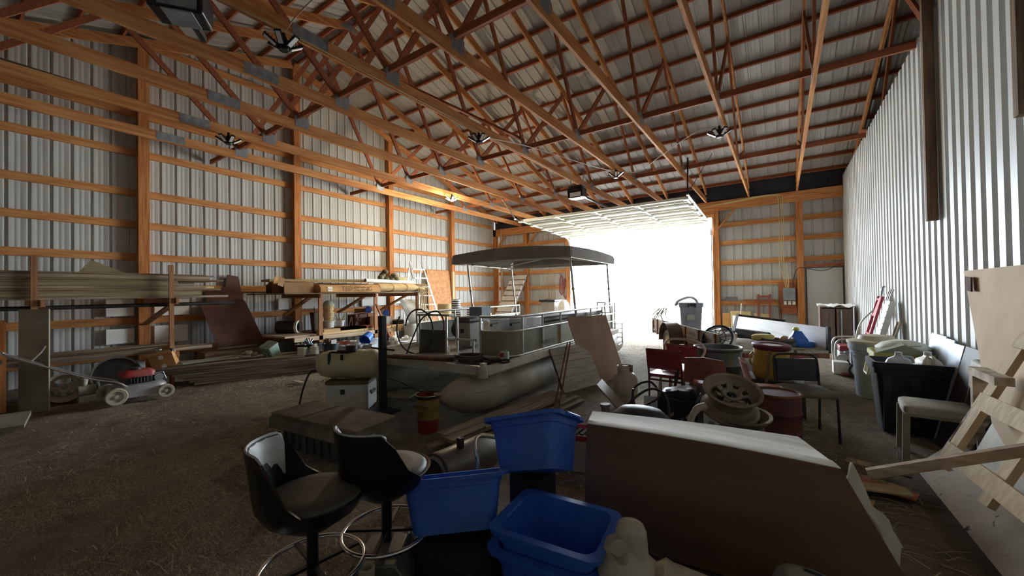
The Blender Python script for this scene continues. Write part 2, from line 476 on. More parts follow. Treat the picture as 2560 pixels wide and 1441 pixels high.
# long braces on top of the lower chords
for y, z, x1, nm in ((NB[2]+.06, 4.42, 4.3, 'middle'), (NB[3]+.04, 4.42, 4.3, 'farthest'), (NB[1]-.05, 4.44, 4.3, 'nearest')):
    mb = MB(); mb.span((XL+.06, y-.02, z-.045), (x1, y+.02, z+.045)); one('truss_brace', mb, W_RED, f'{nm} long dark brace running across the truss chords', 'brace', 'long braces across the trusses')
mb = MB(); mb.bar((-4.26, 6.65, 4.55), (-6.5, 5.2, 5.9), .09, .04); one('truss_brace', mb, W_RED, 'dark diagonal brace between trusses near the middle of the roof', 'brace')
mb = MB(); mb.bar((XL+.1, .55, 5.35), (TX[7]-.03, 1.3, 4.36), .09, .04); one('truss_brace', mb, pm('grey_lumber', '#5d5850', '#75706a', 5), 'grey diagonal brace at the upper left corner of the roof', 'brace')
# drop posts on the partition
for y, z in ((6.08, 2.16), (4.08, 2.58)):
    mb = MB(); mb.span((XP-.10, y-.035, z), (XP-.012, y+.035, 5.2))
    one('drop_post', mb, wood('dark_post_z', '#5a4536', '#77604b', 'z'), 'dark timber drop post hanging down the partition, ' + ('the one farther from the viewer' if y > 5 else 'the one at the right picture edge'), 'post')

# ---- raised overhead garage door, rails and springs
GD = thing('overhead_door', 'raised white sectional garage door hanging flat under the roof', 'garage door', ((DX0+DX1)/2, 12, 3.6))
GW = pm('garage_door_white', '#cfcdc2', '#dedcd2', 3, .45)
def tracky(t): # door lies along the rail: t from 0 (lower edge at the doorway) to 5 (top section inside)
    return (13.62-.70*t, 3.50+.035*t)
for k in range(5):
    a = tracky(k+.03); b = tracky(k+.97)
    mb = MB(); mb.bar((DX0+.1, (a[0]+b[0])/2, (a[1]+b[1])/2+.03), (DX1-.1, (a[0]+b[0])/2, (a[1]+b[1])/2+.03), .66, .03)
    for q in (.06, .94, .5):
        c = tracky(k+q); mb.bar((DX0+.1, c[0], c[1]-.01), (DX1-.1, c[0], c[1]-.01), .045 if q != .5 else .02, .05)
    sec = build('door_section', mb, GW, GD)
    mb = MB()
    for x in [DX0+.1+(DX1-DX0-.2)*i/4 for i in range(5)]:
        c = tracky(k+.5); mb.bar((x, c[0]-.3, c[1]-.015), (x, c[0]+.3, c[1]-.015), .05, .03)
        c = tracky(k+.97); mb.box((x, c[0]-.02, c[1]-.05), (.12, .14, .03))
    build('hinge_rail', mb, GW, sec)
for x, nm in ((DX0+.03, 'left'), (DX1-.03, 'right')):
    mb = MB(); z1 = 3.57
    P = [(x, 13.64, 0), (x, 13.64, 3.15)] + [(x, 13.64-.42*(1-math.cos(a)), 3.15+.36*math.sin(a)) for a in [PI/2*i/8 for i in range(1, 9)]] + [(x, 9.9, 3.69)]
    for i in range(len(P)-1): mb.bar(P[i], P[i+1], .055, .03, (1, 0, 0) if i == 0 else (0, 1, .3))
    one('door_track', mb, pm('zinc_track', '#a9adb0', '#bfc2c4', 8, .4, .5), f'{nm} galvanised track that carries the raised garage door', 'track')
mb = MB(); mb.bar((DX0+.03, 9.92, 3.70), (DX0-.1, 9.4, 4.25), .03, .03); one('track_hanger', mb, GALV, 'slanting steel hanger at the left door track end', 'hanger')
mb = MB(); mb.bar((DX1-.03, 9.92, 3.70), (DX1-.03, 10.05, 4.6), .03, .03); mb.bar((DX1-.03, 9.92, 3.72), (DX1+.48, 10.1, 4.6), .03, .012); one('track_hanger', mb, DKSTEEL, 'forked dark hanger at the right door track end', 'hanger')
for x, nm in ((DX0-.02, 'left'), (DX1+.02, 'right')):
    mb = MB(); mb.span((x-.03, 13.68, -.02), (x+.03, 13.93, DZ)); struct('trim_2' if nm == 'left' else 'trim_3', mb, W_Z)
mb = MB(); mb.span((DX0-.05, 13.68, DZ), (DX1+.05, 13.93, 3.9)); struct('trim_4', mb, W_X)

# ---------------------------------------------------------------- camera, light
SC = bpy.context.scene
def setcam():
    cd = bpy.data.cameras.new('camera'); co = bpy.data.objects.new('camera', cd); COL.objects.link(co)
    cd.sensor_width = 36; cd.lens = 979/2560*36; cd.clip_start = .05; cd.clip_end = 300
    yaw, pitch, roll = [math.radians(a) for a in (34.5, .685, -.8976)]
    f = V((-math.sin(yaw)*math.cos(pitch), math.cos(yaw)*math.cos(pitch), math.sin(pitch)))
    r0 = V((math.cos(yaw), math.sin(yaw), 0)); u0 = r0.cross(f)
    r = r0*math.cos(roll)+u0*math.sin(roll); u = r.cross(f)
    M = Matrix((r, u, -f)).transposed().to_4x4(); M.translation = V((0, 0, 1.45)); co.matrix_world = M
    SC.camera = co
setcam()
w = bpy.data.worlds.new('sky'); SC.world = w; w.use_nodes = True
bg = w.node_tree.nodes['Background']; bg.inputs['Color'].default_value = (.80, .91, 1.0, 1); bg.inputs['Strength'].default_value = 16
sd_ = bpy.data.lights.new('sun', 'SUN'); sd_.energy = 14; sd_.angle = .01; sd_.color = (1, .96, .9)
so_ = bpy.data.objects.new('sun', sd_); COL.objects.link(so_); so_.rotation_euler = V((.9, -.12, .8)).to_track_quat('Z', 'Y').to_euler(); so_.location = (20, 20, 30)
pd = bpy.data.lights.new('doorway_portal', 'AREA'); pd.shape = 'RECTANGLE'; pd.size = DX1-DX0; pd.size_y = 3.6; pd.cycles.is_portal = True
po = bpy.data.objects.new('doorway_portal', pd); COL.objects.link(po); po.location = ((DX0+DX1)/2, 13.95, 1.8); po.rotation_euler = (-PI/2, 0, 0)
vs = SC.view_settings; vs.view_transform = 'Standard'; vs.look = 'None'; vs.gamma = 1; vs.use_curve_mapping = False; vs.exposure = 1.25
SC.cycles.max_bounces = 10; SC.cycles.diffuse_bounces = 7; SC.cycles.glossy_bounces = 3
SC.cycles.use_denoising = True
SC.cycles.sample_clamp_indirect = 8
# ================================================================ helpers for loose goods
def slab(a, b, c, th):
    """board with corner a, edges a-b and a-c, thickness on the normal side"""
    a, b, c = V(a), V(b), V(c); n = (b-a).cross(c-a).normalized()*th; d = b+c-a
    m = MB(); vs = [a, b, d, c]; m.add(vs+[p+n for p in vs], [(3, 2, 1, 0), (4, 5, 6, 7), (0, 1, 5, 4), (1, 2, 6, 5), (2, 3, 7, 6), (3, 0, 4, 7)])
    return m
def pail(c, rt, rb, h, rim=.012, M=None, wall=.006, n=26):
    """open bucket standing on c"""
    T = TR(c) if M is None else M
    return MB().lathe([(0, .004), (rb-.01, .004), (rb, .012), (rt*.985, h*.90), (rt, h*.905), (rt+rim, h*.92), (rt+rim, h), (rt-wall, h), (rt-wall-.004, h*.9), (rb-wall, .02), (0, .02)], n, T)
def bail(p, q, r, sag=.1, n=12, th=.003):
    p, q = V(p), V(q); o = []
    for i in range(n+1):
        t = i/n; o.append(p.lerp(q, t)+V((0, 0, -sag*math.sin(PI*t))))
    return MB().tube(o, th, 6)
def carton(name, label, c, d, rz, mat=CARD, open_=False, tilt=(0, 0), group=None, tape=True):
    t = thing(name, label, 'box', c, (tilt[0], tilt[1], rz), group)
    x, y, z = d; w = .005
    m = MB()
    if open_:
        m.box((0, 0, w/2), (x, y, w))
        for s in (-1, 1): m.box((s*(x/2-w/2), 0, z/2), (w, y, z)); m.box((0, s*(y/2-w/2), z/2), (x, w, z))
    else: m.box((0, 0, z/2), (x, y, z))
    build('box_body', m, mat, t, world=False, bev=.003)
    if tape:
        m = MB(); m.box((0, -y/2-.001, z*.80), (.06, .002, z*.3)); m.box((0, -y/2-.001, z*.14), (.06, .002, z*.26)); build('packing_tape', m, PAPER, t, world=False)
    if open_:
        for s in (-1, 1):
            m = MB(); m.box((0, 0, 0), (x, y*.48, .004), TR((0, s*(y/2+y*.18), z+y*.14), (s*.7, 0, 0))); build('flap', m, mat, t, world=False)
    return t

# ---- white insulation board strips tucked between the girts
for i, (y0, y1, z0, z1) in enumerate(((1.72, 2.1, 1.12, 1.44), (2.4, 2.95, 1.10, 1.42), (1.72, 2.1, .60, .88), (2.4, 2.93, .55, .90), (4.74, 5.06, 1.12, 1.40), (5.32, 5.75, 1.12, 1.44), (7.1, 7.95, 1.12, 1.5), (8.28, 8.75, 1.16, 1.52))):
    m = MB(); m.span((XL+.03, y0, z0), (XL+.09, y1, z1))
    nm = ['above the lower girt left of the second post', 'above the lower girt right of the second post', 'below the lower girt left of the second post', 'below the lower girt right of the second post', 'left of the ridge post', 'right of the ridge post behind the peach baskets', 'behind the blue jar lids', 'behind the draped ropes'][i]
    one('insulation_board', m, FOAMB, 'white insulation board strip on the wall ' + nm, 'insulation', 'white board strips on the left wall')

# ---- left lumber rack
R1 = thing('lumber_rack', 'rough timber lumber rack against the left wall holding long grey boards', 'rack', (-9.2, 1.4, 0))
RK = wood('rack_timber_z', '#80563a', '#a3734c', 'z')
for y, x, z in ((.71, -8.42, 2.07), (2.16, -8.37, 2.0)):
    m = MB(); m.span((x-.02, y-.03, 0), (x+.02, y+.03, z)); build('post', m, RK, R1)
    m = MB(); m.span((XL+.2, y+.05, 1.36), (x+.05, y+.09, 1.45)); build('arm', m, RK, R1)
    m = MB(); m.bar((XL+.2, y+.07, .95), (x-.1, y+.07, 1.37), .04, .09, (0, 1, 0)); build('brace', m, RK, R1)
    m = MB(); m.span((XL+.2, y+.05, .46), (x+.05, y+.09, .55)); build('arm', m, RK, R1)
m = MB(); m.bar((XL+.2, 2.25, .05), (-8.5, 2.25, .47), .04, .09, (0, 1, 0)); build('brace', m, RK, R1)
# boards stacked on its upper arms
rnd = random.Random(11); z = 1.452; k = 0
oliv = wood('olive_board_y', '#6b6044', '#8d8060', 'y'); mats = [W_PALE, oliv, W_GY, W_OLD]
lay = [(.04, [W_GY, W_GY, W_OLD, W_OLD], 3.05), (.085, [oliv, W_OLD, W_GY], 2.55), (.04, [W_OLD, W_GY, W_OLD, W_GY], 2.95), (.035, [W_GY, W_PALE, W_OLD], 2.75), (.085, [oliv, W_GY, W_OLD], 2.5), (.03, [W_OLD, W_OLD, W_GY], 2.85), (.06, [W_GY, W_OLD], 2.85), (.03, [W_OLD, W_GY], 2.9)]
for li, (h, ms, y1) in enumerate(lay):
    x = -8.46
    for ri, mt in enumerate(ms):
        w = rnd.uniform(.17, .24); e = y1+rnd.uniform(-.25, .12)
        m = MB(); m.span((x-w, rnd.uniform(-1.6, -.9), z), (x, e, z+h-.003))
        one('lumber_board', m, mt, f'long board in the left rack stack, {ordn(li)} layer from the bottom, {["front", "second", "third", "rear"][ri]} row', 'board', 'boards in the left rack', bev=.002)
        x -= w+.02
    z += h
m = MB(); m.add([(x, y, zz) for x in (-9.6, -9.588) for y, zz in ((1.25, z), (1.95, z), (1.42, z+.26))], [(0, 1, 2), (5, 4, 3), (0, 3, 4, 1), (1, 4, 5, 2), (2, 5, 3, 0)]); one('plywood_scrap', m, oliv, 'thin pointed plywood scrap sticking up on top of the left rack stack', 'board')
for i, (x, zz, r) in enumerate(((-8.62, 1.30, .03), (-8.72, 1.31, .022))):
    m = MB(); m.cyl((x, -1.3, zz+.03), (x-.1, 3.2, zz+.04), r, n=10)
    one('steel_pipe', m, DKSTEEL, ['thicker', 'thinner'][i] + ' dark steel pipe hung under the left rack boards', 'pipe')
for i, (x0, x1, zz, mt) in enumerate(((-8.75, -8.45, .552, W_GY), (-9.2, -8.86, .552, W_OLD), (-9.7, -9.3, .552, W_GY))):
    m = MB(); m.span((x0, -.7, zz), (x1, 2.75-.2*i, zz+.05)); one('shelf_plank', m, mt, f'{["front", "middle", "rear"][i]} grey plank on the low arms of the left rack', 'board')
# grey standing slab and bits at the left edge
m = slab((-8.05, .56, 0), (-7.92, .80, 0), (-8.12, .57, 1.33), .03); one('concrete_board', m, pm('stained_cement_board', '#77705f', '#8f8877', 3, .9, 0, .1, c3='#5d564a'), 'tall narrow stained grey board standing against the left rack post', 'board')
m = MB(); m.span((-8.2, .38, .03), (-8.14, .46, 1.2)); one('timber_offcut', m, W_Z, 'orange timber offcut standing behind the stained grey board', 'board')
SH = thing('workbench', 'dark low bench at the far left picture edge', 'bench', (-7.9, -.2, 0))
m = MB(); m.span((-8.35, -1.5, .70), (-7.55, .40, .735)); build('bench_top', m, pm('dark_bench_top', '#2f3330', '#474b46', 5), SH)
for x, y in ((-8.3, .34), (-7.62, .34), (-8.3, -1.4), (-7.62, -1.4)):
    m = MB(); m.span((x-.03, y-.03, 0), (x+.03, y+.03, .70)); build('leg', m, W_OLD, SH)
for i in range(3):
    m = MB(); m.span((-8.2, -1.2-.1*i, .737+.038*i), (-7.66, .30-.05*i, .737+.038*i+.034)); one('pine_offcut', m, W_PALE, f'{["bottom", "middle", "top"][i]} pine offcut stacked on the bench at the left picture edge', 'board')
carton('small_carton', 'small brown carton on the bench at the left picture edge', (-8.05, .08, .853), (.3, .3, .13), 1.2, tape=False)
m = slab((-7.75, -.2, .06), (-7.15, -.3, .02), (-7.6, .62, .06), .04); one('stone_slab', m, pm('grey_slab', '#6d6b5c', '#86836f', 5, .9, 0, .1), 'grey flat slab lying on the dirt at the left picture edge', 'slab')
m = pail((-8.1, .2, 0), .16, .13, .3); one('black_pail', m, BLACK, 'black pail under the bench at the left picture edge', 'bucket')

# ---- push mower
MW = thing('push_mower', 'dusty push lawn mower with silver deck and red engine cover', 'lawn mower', (-7.72, 1.6, 0))
DECK = pm('silver_deck_paint', '#8e9093', '#a8aaac', 6, .4, .3, .02, c3='#77736a')
m = MB(); rings = []
for z, g in ((.07, 1.04), (.13, 1.0), (.20, .97), (.225, .90), (.235, .72)):
    rings.append([(-7.73+x*g, 1.61+y*g, z) for x, y in rrect(.235, .30, .13, 6)])
m.loft(rings, (False, True)); build('mower_deck', m, DECK, MW)
ENG = pm('mower_red', '#7e1f22', '#9c3034', 6, .5, 0, .02, c3='#8f6a60')
m = MB(); m.loft([[(-7.73+x*g, 1.60+y*g, z) for x, y in rrect(.15, .185, .07, 5)] for z, g in ((.33, 1.0), (.385, 1.0), (.41, .9), (.425, .6))]); ec = build('engine_cover', m, ENG, MW)
m = MB(); m.cyl((-7.73, 1.58, .42), (-7.73, 1.58, .455), .085, .07); build('starter_cap', m, DKSTEEL, ec)
m = MB(); m.span((-7.86, 1.45, .23), (-7.60, 1.74, .33))
for i in range(6): m.span((-7.595, 1.50+i*.035, .24), (-7.585, 1.515+i*.035, .32))
build('engine_block', m, DKSTEEL, MW, bev=.006)
m = MB(); m.cyl((-7.66, 1.83, .28), (-7.84, 1.83, .28), .055); m.tube([(-7.60, 1.72, .35), (-7.60, 1.86, .36), (-7.62, 1.90, .25)], .01); build('muffler', m, GALV, MW)
WH = pm('dusty_wheel', '#9b917c', '#b0a68f', 9, .8, 0, .05)
for x, y, r in ((-7.47, 1.34, .115), (-7.47, 1.86, .095), (-7.98, 1.34, .115), (-7.98, 1.86, .095)):
    M = TR((x, y, r), (0, PI/2, 0))
    m = MB(); m.lathe([(r*.62, -.028), (r*.93, -.03), (r, -.02), (r, .02), (r*.93, .03), (r*.62, .028), (r*.62, -.028)], 26, M); wl = build('wheel', m, WH, MW)
    m = MB(); m.lathe([(0, -.012), (r*.2, -.02), (r*.25, -.008), (r*.62, -.012), (r*.62, .012), (r*.25, .008), (r*.2, .035), (0, .035)], 20, M); build('hub', m, pm('dusty_hub', '#b5ad9a', '#8d8370', 12), wl)
m = MB()
for dx in (0, -.38):
    m.tube(bez([(-7.53+dx, 1.46, .22), (-7.53+dx, 1.36, .30), (-7.56+dx, 1.1, .40), (-7.58+dx, .62, .68), (-7.60+dx, .55, .72)], 6), .011, 8)
m.tube(bez([(-7.60, .55, .72), (-7.62, .42, .80), (-7.70, .40, .83), (-7.90, .40, .83), (-7.97, .42, .80), (-7.98, .55, .72)], 6), .011, 8)
m.tube(bez([(-7.60, .62, .70), (-7.64, .70, .80), (-7.72, .74, .86)], 5), .011, 8)
build('mower_handle', m, CHROME if False else pm('bright_handle_tube', '#a5a5a6', '#c2c2c3', 8, .3, .8), MW)

# ---- wheels and machine scraps behind the mower
def wheel_rim(name, label, M, R, W, mat, spokes=6, tire=None, group=None):
    """steel wheel; M places its axle along local z"""
    t = thing(name, label, 'wheel', M.translation, M.to_euler(), group)
    w = W/2
    m = MB(); m.lathe([(R*.86, -w*.98), (R, -w), (R*1.0, -w+.012), (R*.9, -w+.025), (R*.86, -w*.5), (R*.74, -w*.25), (R*.74, w*.3), (R*.86, w*.55), (R*.9, w-.025), (R, w-.012), (R, w), (R*.88, w*.98), (R*.83, w*.5), (R*.72, w*.3), (R*.72, -w*.25), (R*.83, -w*.5), (R*.86, -w*.98)], 44)
    build('rim_barrel', m, mat, t, world=False)
    m = MB(); zc = w*.25
    m.lathe([(R*.17, zc+.02), (R*.30, zc+.035), (R*.36, zc+.03), (R*.36, zc+.022), (R*.3, zc+.025), (R*.17, zc+.01), (R*.17, zc+.02)], 36)
    for i in range(spokes):
        a = 2*PI*i/spokes
        p = lambda r, da, z: (r*math.cos(a+da), r*math.sin(a+da), z)
        h = .55*PI/spokes
        vs = [p(R*.34, -h*1.1, zc+.02), p(R*.34, h*1.1, zc+.02), p(R*.55, h*.8, zc+.045), p(R*.74, h*1.05, zc-.005), p(R*.74, -h*1.05, zc-.005), p(R*.55, -h*.8, zc+.045)]
        m.add(vs+[(x, y, z-.008) for x, y, z in vs], [(0, 1, 2, 5), (5, 2, 3, 4), (6, 11, 8, 7), (11, 10, 9, 8), (1, 7, 8, 2), (2, 8, 9, 3), (4, 10, 11, 5), (5, 11, 6, 0)])
    m.lathe([(R*.74, zc-.012), (R*.70, zc-.004), (R*.66, zc+.012), (R*.74, zc+.004)], 36)
    build('wheel_disc', m, mat, t, world=False)
    if tire:
        m = MB(); m.lathe([(R*.9, -w*.8), (R*1.05, -w*1.1), (R*1.3, -w*1.1), (R*1.42, -w*.7), (R*1.45, 0), (R*1.42, w*.7), (R*1.3, w*1.1), (R*1.05, w*1.1), (R*.9, w*.8), (R*.9, -w*.8)], 40); build('tire', m, tire, t, world=False)
    return t
RIMW = pm('dusty_white_rim', '#a9a395', '#bdb7a8', 8, .6, .1, .03, c3='#8b8271')
wheel_rim('wheel_rim', 'white steel wheel rim leaning behind the stained grey board', TR((-8.35, .98, .21), (0, 1.42, -.25)), .2, .17, RIMW)
t = thing('pump_motor', 'small dusty pump motor between the white rim and the mower', 'motor', (-8.15, 1.17, 0))
PM_ = pm('dusty_cast_metal', '#8f8a7d', '#a9a395', 9, .7, .2, .08)
m = MB(); m.cyl((-8.2, 1.08, .15), (-8.2, 1.26, .15), .075, n=18); m.cyl((-8.2, 1.14, .2), (-8.2, 1.14, .30), .035, .045, n=14); m.sph((-8.2, 1.14, .31), .05, 12); m.span((-8.3, 1.08, 0), (-8.1, 1.26, .09)); build('motor_housing', m, PM_, t, bev=.004)
m = MB(); m.cyl((-8.2, 1.27, .16), (-8.2, 1.29, .16), .11, n=24); build('pulley', m, GALV, t)
t = thing('steel_drum_ring', 'big dark steel wheel hoop leaning under the left rack behind the mower', 'hoop', (-8.3, 1.5, 0))
m = MB(); M = TR((-8.35, 1.5, .285), (0, 1.25, -.1)); m.lathe([(.255, -.05), (.28, -.055), (.285, 0), (.28, .055), (.255, .05), (.265, 0), (.255, -.05)], 40, M); build('hoop_rim', m, pm('dusty_dark_hoop', '#4a4640', '#6a645b', 9, .7, .3), t)
m = MB(); m.lathe([(0, .0), (.26, -.02), (.26, .02), (0, .03)], 36, M); build('hoop_disc', m, DKSTEEL, t)
carton('pale_carton', 'small pale carton under the left rack by the wall', (-8.75, 1.75, 0), (.3, .2, .42), 1.5, PAPER, tape=False)

# ---- weathered lumber pile on the floor
PD = V((.398, .917, 0)); PN = V((-.917, .398, 0)); P0 = V((-8.02, 2.33, 0))
PILE = wood('weathered_pile_y', '#75695c', '#a79a88', 'y', '#5c5146')
rnd = random.Random(5)
for li in range(8):
    for ri in range(5):
        off = .02-.075*li+rnd.uniform(-.03, .03)+ri*.05; L = 2.0+.03*li+rnd.uniform(-.1, .16)+(.25 if li < 2 else 0)
        p = P0+PD*off+PN*(.07+.150*ri+rnd.uniform(-.003, .003)+.006*li); q = p+PD*L; z = .003+.041*li+.018
        m = MB(); m.bar((0, 0, z), (0, L, z), .13, .036)
        a = math.atan2(-PD.x, PD.y)+rnd.uniform(-.003, .003)
        o = build('lumber_plank', m, PILE, None, bev=.003); o.location = p; o.rotation_euler = (0, 0, a)
        tag(o, f'weathered plank in the floor pile, {ordn(li)} layer from the ground, {["front", "second", "third", "fourth", "rear"][ri]} row', 'plank', 'planks in the floor pile')
ZT = .003+.041*8
def onpile(s, r, z=0): return P0+PD*s+PN*r+V((0, 0, ZT+z))
carton('cardboard_box', 'tilted open brown cardboard box at the near end of the plank pile', onpile(-.35, .18, .01), (.30, .24, .22), math.radians(64), CARD, True, (.12, -.25))
for i, (dx, mt) in enumerate(((-.08, GALV), (.06, BLACK))):
    m = MB(); c = onpile(-.36, .18, .06); m.cyl(c+V((dx*.5, dx, 0)), c+V((dx*.5, dx, .23)), .045); one('paint_can', m, mt, ['grey', 'black'][i]+' can standing in the tilted cardboard box', 'can')
m = MB(); a, b = onpile(-.15, .12, .03), onpile(.55, .42, .05); m.bar(a, b, .13, .03); one('loose_plank', m, wood('green_grey_y', '#6f7463', '#8d9280', 'y'), 'short grey green plank beside the tilted cardboard box', 'plank')
m = MB(); c = onpile(.72, .35)
for i in range(9): m.sph((c.x+rnd.uniform(-.12, .12), c.y+rnd.uniform(-.12, .12), c.z+.04+rnd.uniform(0, .06)), rnd.uniform(.025, .05), 10)
m.tube(coil(c+V((0, 0, .03)), .1, .02, 1.6), .018, 8); one('hardware_heap', m, PM_, 'heap of dusty pipe fittings on the plank pile', 'fittings')
t = thing('feed_tub', 'pale green square plastic tub lying tilted on the plank pile', 'tub', onpile(1.15, .45), (.5, .12, .25))
m = MB(); m.loft([[(x*g, y*g, z) for x, y in rrect(.12, .11, .03)] for z, g in ((0, .86), (.22, 1), (.225, 1.06), (.25, 1.06))]); build('tub_body', m, pm('pale_green_plastic', '#6f8579', '#8ba194', 6, .5), t, world=False)
m = MB(); m.box((0, -.122, .12), (.14, .003, .10)); build('tub_label', m, pm('green_label', '#4f7a45', '#b9c6b4', 20, .6), t, world=False)
t = thing('round_tray', 'wide black round tray heaped with odds and ends on the plank pile', 'tray', onpile(1.75, .55, .10))
m = MB(); m.lathe([(0, 0), (.19, 0), (.21, .01), (.24, .06), (.25, .06), (.25, .066), (.235, .066), (.2, .018), (0, .012)], 32); build('tray_body', m, BLACK, t, world=False)
m = MB(); m.span((-.15, -.13, -.10), (.15, .13, -.002)); build('tray_stand', m, DKSTEEL, t, world=False)
for i in range(14):
    a = rnd.uniform(0, 6.28); r = rnd.uniform(0, .16); m = MB(); c = onpile(1.75, .55, .13)+V((r*math.cos(a), r*math.sin(a), rnd.uniform(0, .05)))
    if i % 3: m.sph(c, rnd.uniform(.02, .045), 10)
    else: m.bar(c, c+V((rnd.uniform(-.1, .1), rnd.uniform(-.1, .1), rnd.uniform(.06, .16))), .03, .012)
    mt = [GALV, pm('blue_rag', '#3d6a9a', '#5a86b4', 8), pm('straw_yellow', '#a79a5e', '#c4b878', 8), W_OLD][i % 4]
    one('odd_part', m, mt, ['grey metal bit', 'blue plastic bit', 'straw yellow bit', 'brown wooden bit'][i % 4]+' heaped in the wide black round tray', 'scrap', 'bits in the round tray')
m = MB(); c = onpile(1.62, .18); m.cyl(c, c+V((0, 0, .13)), .085, n=24); m.torus(c+V((0, 0, .13)), .083, .005); one('paint_can', m, pm('pale_tin', '#a9a493', '#c9c5b6', 5, .4, .4), 'dull tin paint can in front of the round tray', 'can')
m = MB(); c = onpile(1.83, .18); m.cyl(c, c+V((0, 0, .13)), .08, n=24); m.torus(c+V((0, 0, .13)), .08, .005); one('paint_can', m, WHITE_D, 'white paint can in front of the round tray', 'can')
m = MB(); c = onpile(1.83, .18, .132); m.box(c+V((0, 0, .03)), (.09, .06, .05)); one('paper_wad', m, PAPER, 'white paper packet on the white paint can', 'packet')
m = pail(onpile(2.13, .25), .14, .115, .17); one('planter_pot', m, pm('navy_black_plastic', '#1f252e', '#2b323d', 6, .45), 'dark blue black plastic planter pot on the plank pile', 'pot')
m = MB(); c = onpile(2.10, .25, .14); m.bar(c, c+V((.02, -.06, .12)), .12, .06); one('wood_block', m, W_OLD, 'brown wood block sticking out of the dark planter pot', 'block')
m = MB(); c = onpile(2.17, .2, .13); m.box(c+V((0, 0, .06)), (.03, .11, .10), None); one('paper_packet', m, PAPER, 'white striped packet in the dark planter pot', 'packet')
CBL = pm('concrete_block', '#8f959a', '#a8adb0', 20, .95, 0, .15)
for i in range(3):
    t = thing('concrete_block', f'pale grey hollow block at the far end of the plank pile, {["left", "middle", "right"][i]} of three', 'block', P0+PD*(2.42+.22*i)+PN*(.62-.03*i)+V((0, 0, .0)), (0, 0, -1.15), 'hollow blocks by the plank pile')
    m = MB()
    for z0 in (0, .2):
        for x in (-.09, .09): m.span((x-.012, -.19, z0), (x+.012, .19, z0+.19))
        for y in (-.178, 0, .178): m.span((-.09, y-.014, z0), (.09, y+.014, z0+.19))
    build('block_body', m, CBL, t, world=False)

# brown hardboard sheets leaning on the wall
m = slab((-9.55, 3.22, .40), (-9.55, 4.10, .40), (-10.28, 3.10, 1.36), .012); one('hardboard_sheet', m, HARD, 'large dark brown hardboard sheet leaning on the left wall', 'panel')
m = MB(); M = frame((-10.30, 2.98, 1.30), (0, 1, 0), (1, 0, .0)); m.prism([(0, 0), (.72, 0), (.62, .58), (.40, .62), (.36, .34), (.0, .26)], 0, .012, TR((-10.325, 3.25, 1.34)) @ Matrix(((0, 0, 1, 0), (1, 0, 0, 0), (0, 1, 0, 0), (0, 0, 0, 1)))); one('hardboard_offcut', m, HARD, 'dark brown cut-out hardboard piece behind the large leaning sheet', 'panel')
m = slab((-9.5, 3.2, .38), (-9.45, 3.9, .38), (-9.62, 3.2, .38), .03); one('short_board', m, W_GY, 'short grey board at the foot of the large hardboard sheet', 'board')
m = MB(); m.span((-9.9, 2.9, 0), (-9.3, 4.2, .36)); one('crate_stack', m, W_OLD, 'dark old crate under the leaning hardboard sheet', 'crate', bev=.01)

# ---- second rack
R2 = thing('storage_rack', 'red brown timber storage rack with two decks along the left wall', 'rack', (-9.3, 6, 0))
for y, z0 in ((4.78, .40), (6.22, 0), (7.6, .4)):
    m = MB(); m.span((-8.50, y-.045, z0), (-8.46, y+.045, 1.50 if y > 7 else 1.64)); build('post', m, RK, R2)
    m = MB(); m.span((XL+.2, y-.02, 1.40), (-8.44, y+.02, 1.49)); build('arm', m, RK, R2)
    m = MB(); m.bar((XL+.2, y+.05, .98), (-9.0, y+.05, 1.42), .04, .10, (0, 1, 0)); build('brace', m, RK, R2)
    m = MB(); m.span((XL+.2, y-.06, .38), (-8.5, y-.02, .47)); build('arm', m, RK, R2)
SHF = wood('rack_shelf_y', '#a98f72', '#c9b397', 'y')
m = MB(); m.span((-8.52, 4.2, .47), (-8.46, 7.35, .56)); build('front_rail', m, SHF, R2)
m = MB(); m.span((XL+.2, 4.25, .52), (-8.53, 7.3, .56)); build('shelf_deck', m, W_OLD, R2)
m = MB(); m.span((XL+.2, 4.0, 1.49), (-8.44, 8.0, 1.515)); build('top_deck', m, W_OLD, R2)
rnd = random.Random(9)
yb = [(4.86, 5.95), (5.97, 6.75), (4.9, 6.2), (5.4, 6.8)]
for i, (a, b) in enumerate(((4.86, 5.93), (5.95, 6.75), (4.9, 6.0), (5.3, 6.7), (6.78, 7.3))):
    z = .562+(.06 if i in (2, 3) else 0)
    m = MB(); m.span((-8.82 if i < 2 or i == 4 else -8.95, a, z), (-8.55, b, z+.055)); one('stored_plank', m, [W_PALE, W_PALE, wood('tan_y', '#b08c62', '#cda77a', 'y'), W_RED, W_PALE][i], f'{["pale plank, near end of the shelf front", "pale plank, middle of the shelf front", "tan plank stacked on the pale planks", "reddish plank stacked on the pale planks", "pale plank at the far end of the shelf"][i]} on the second rack', 'plank')
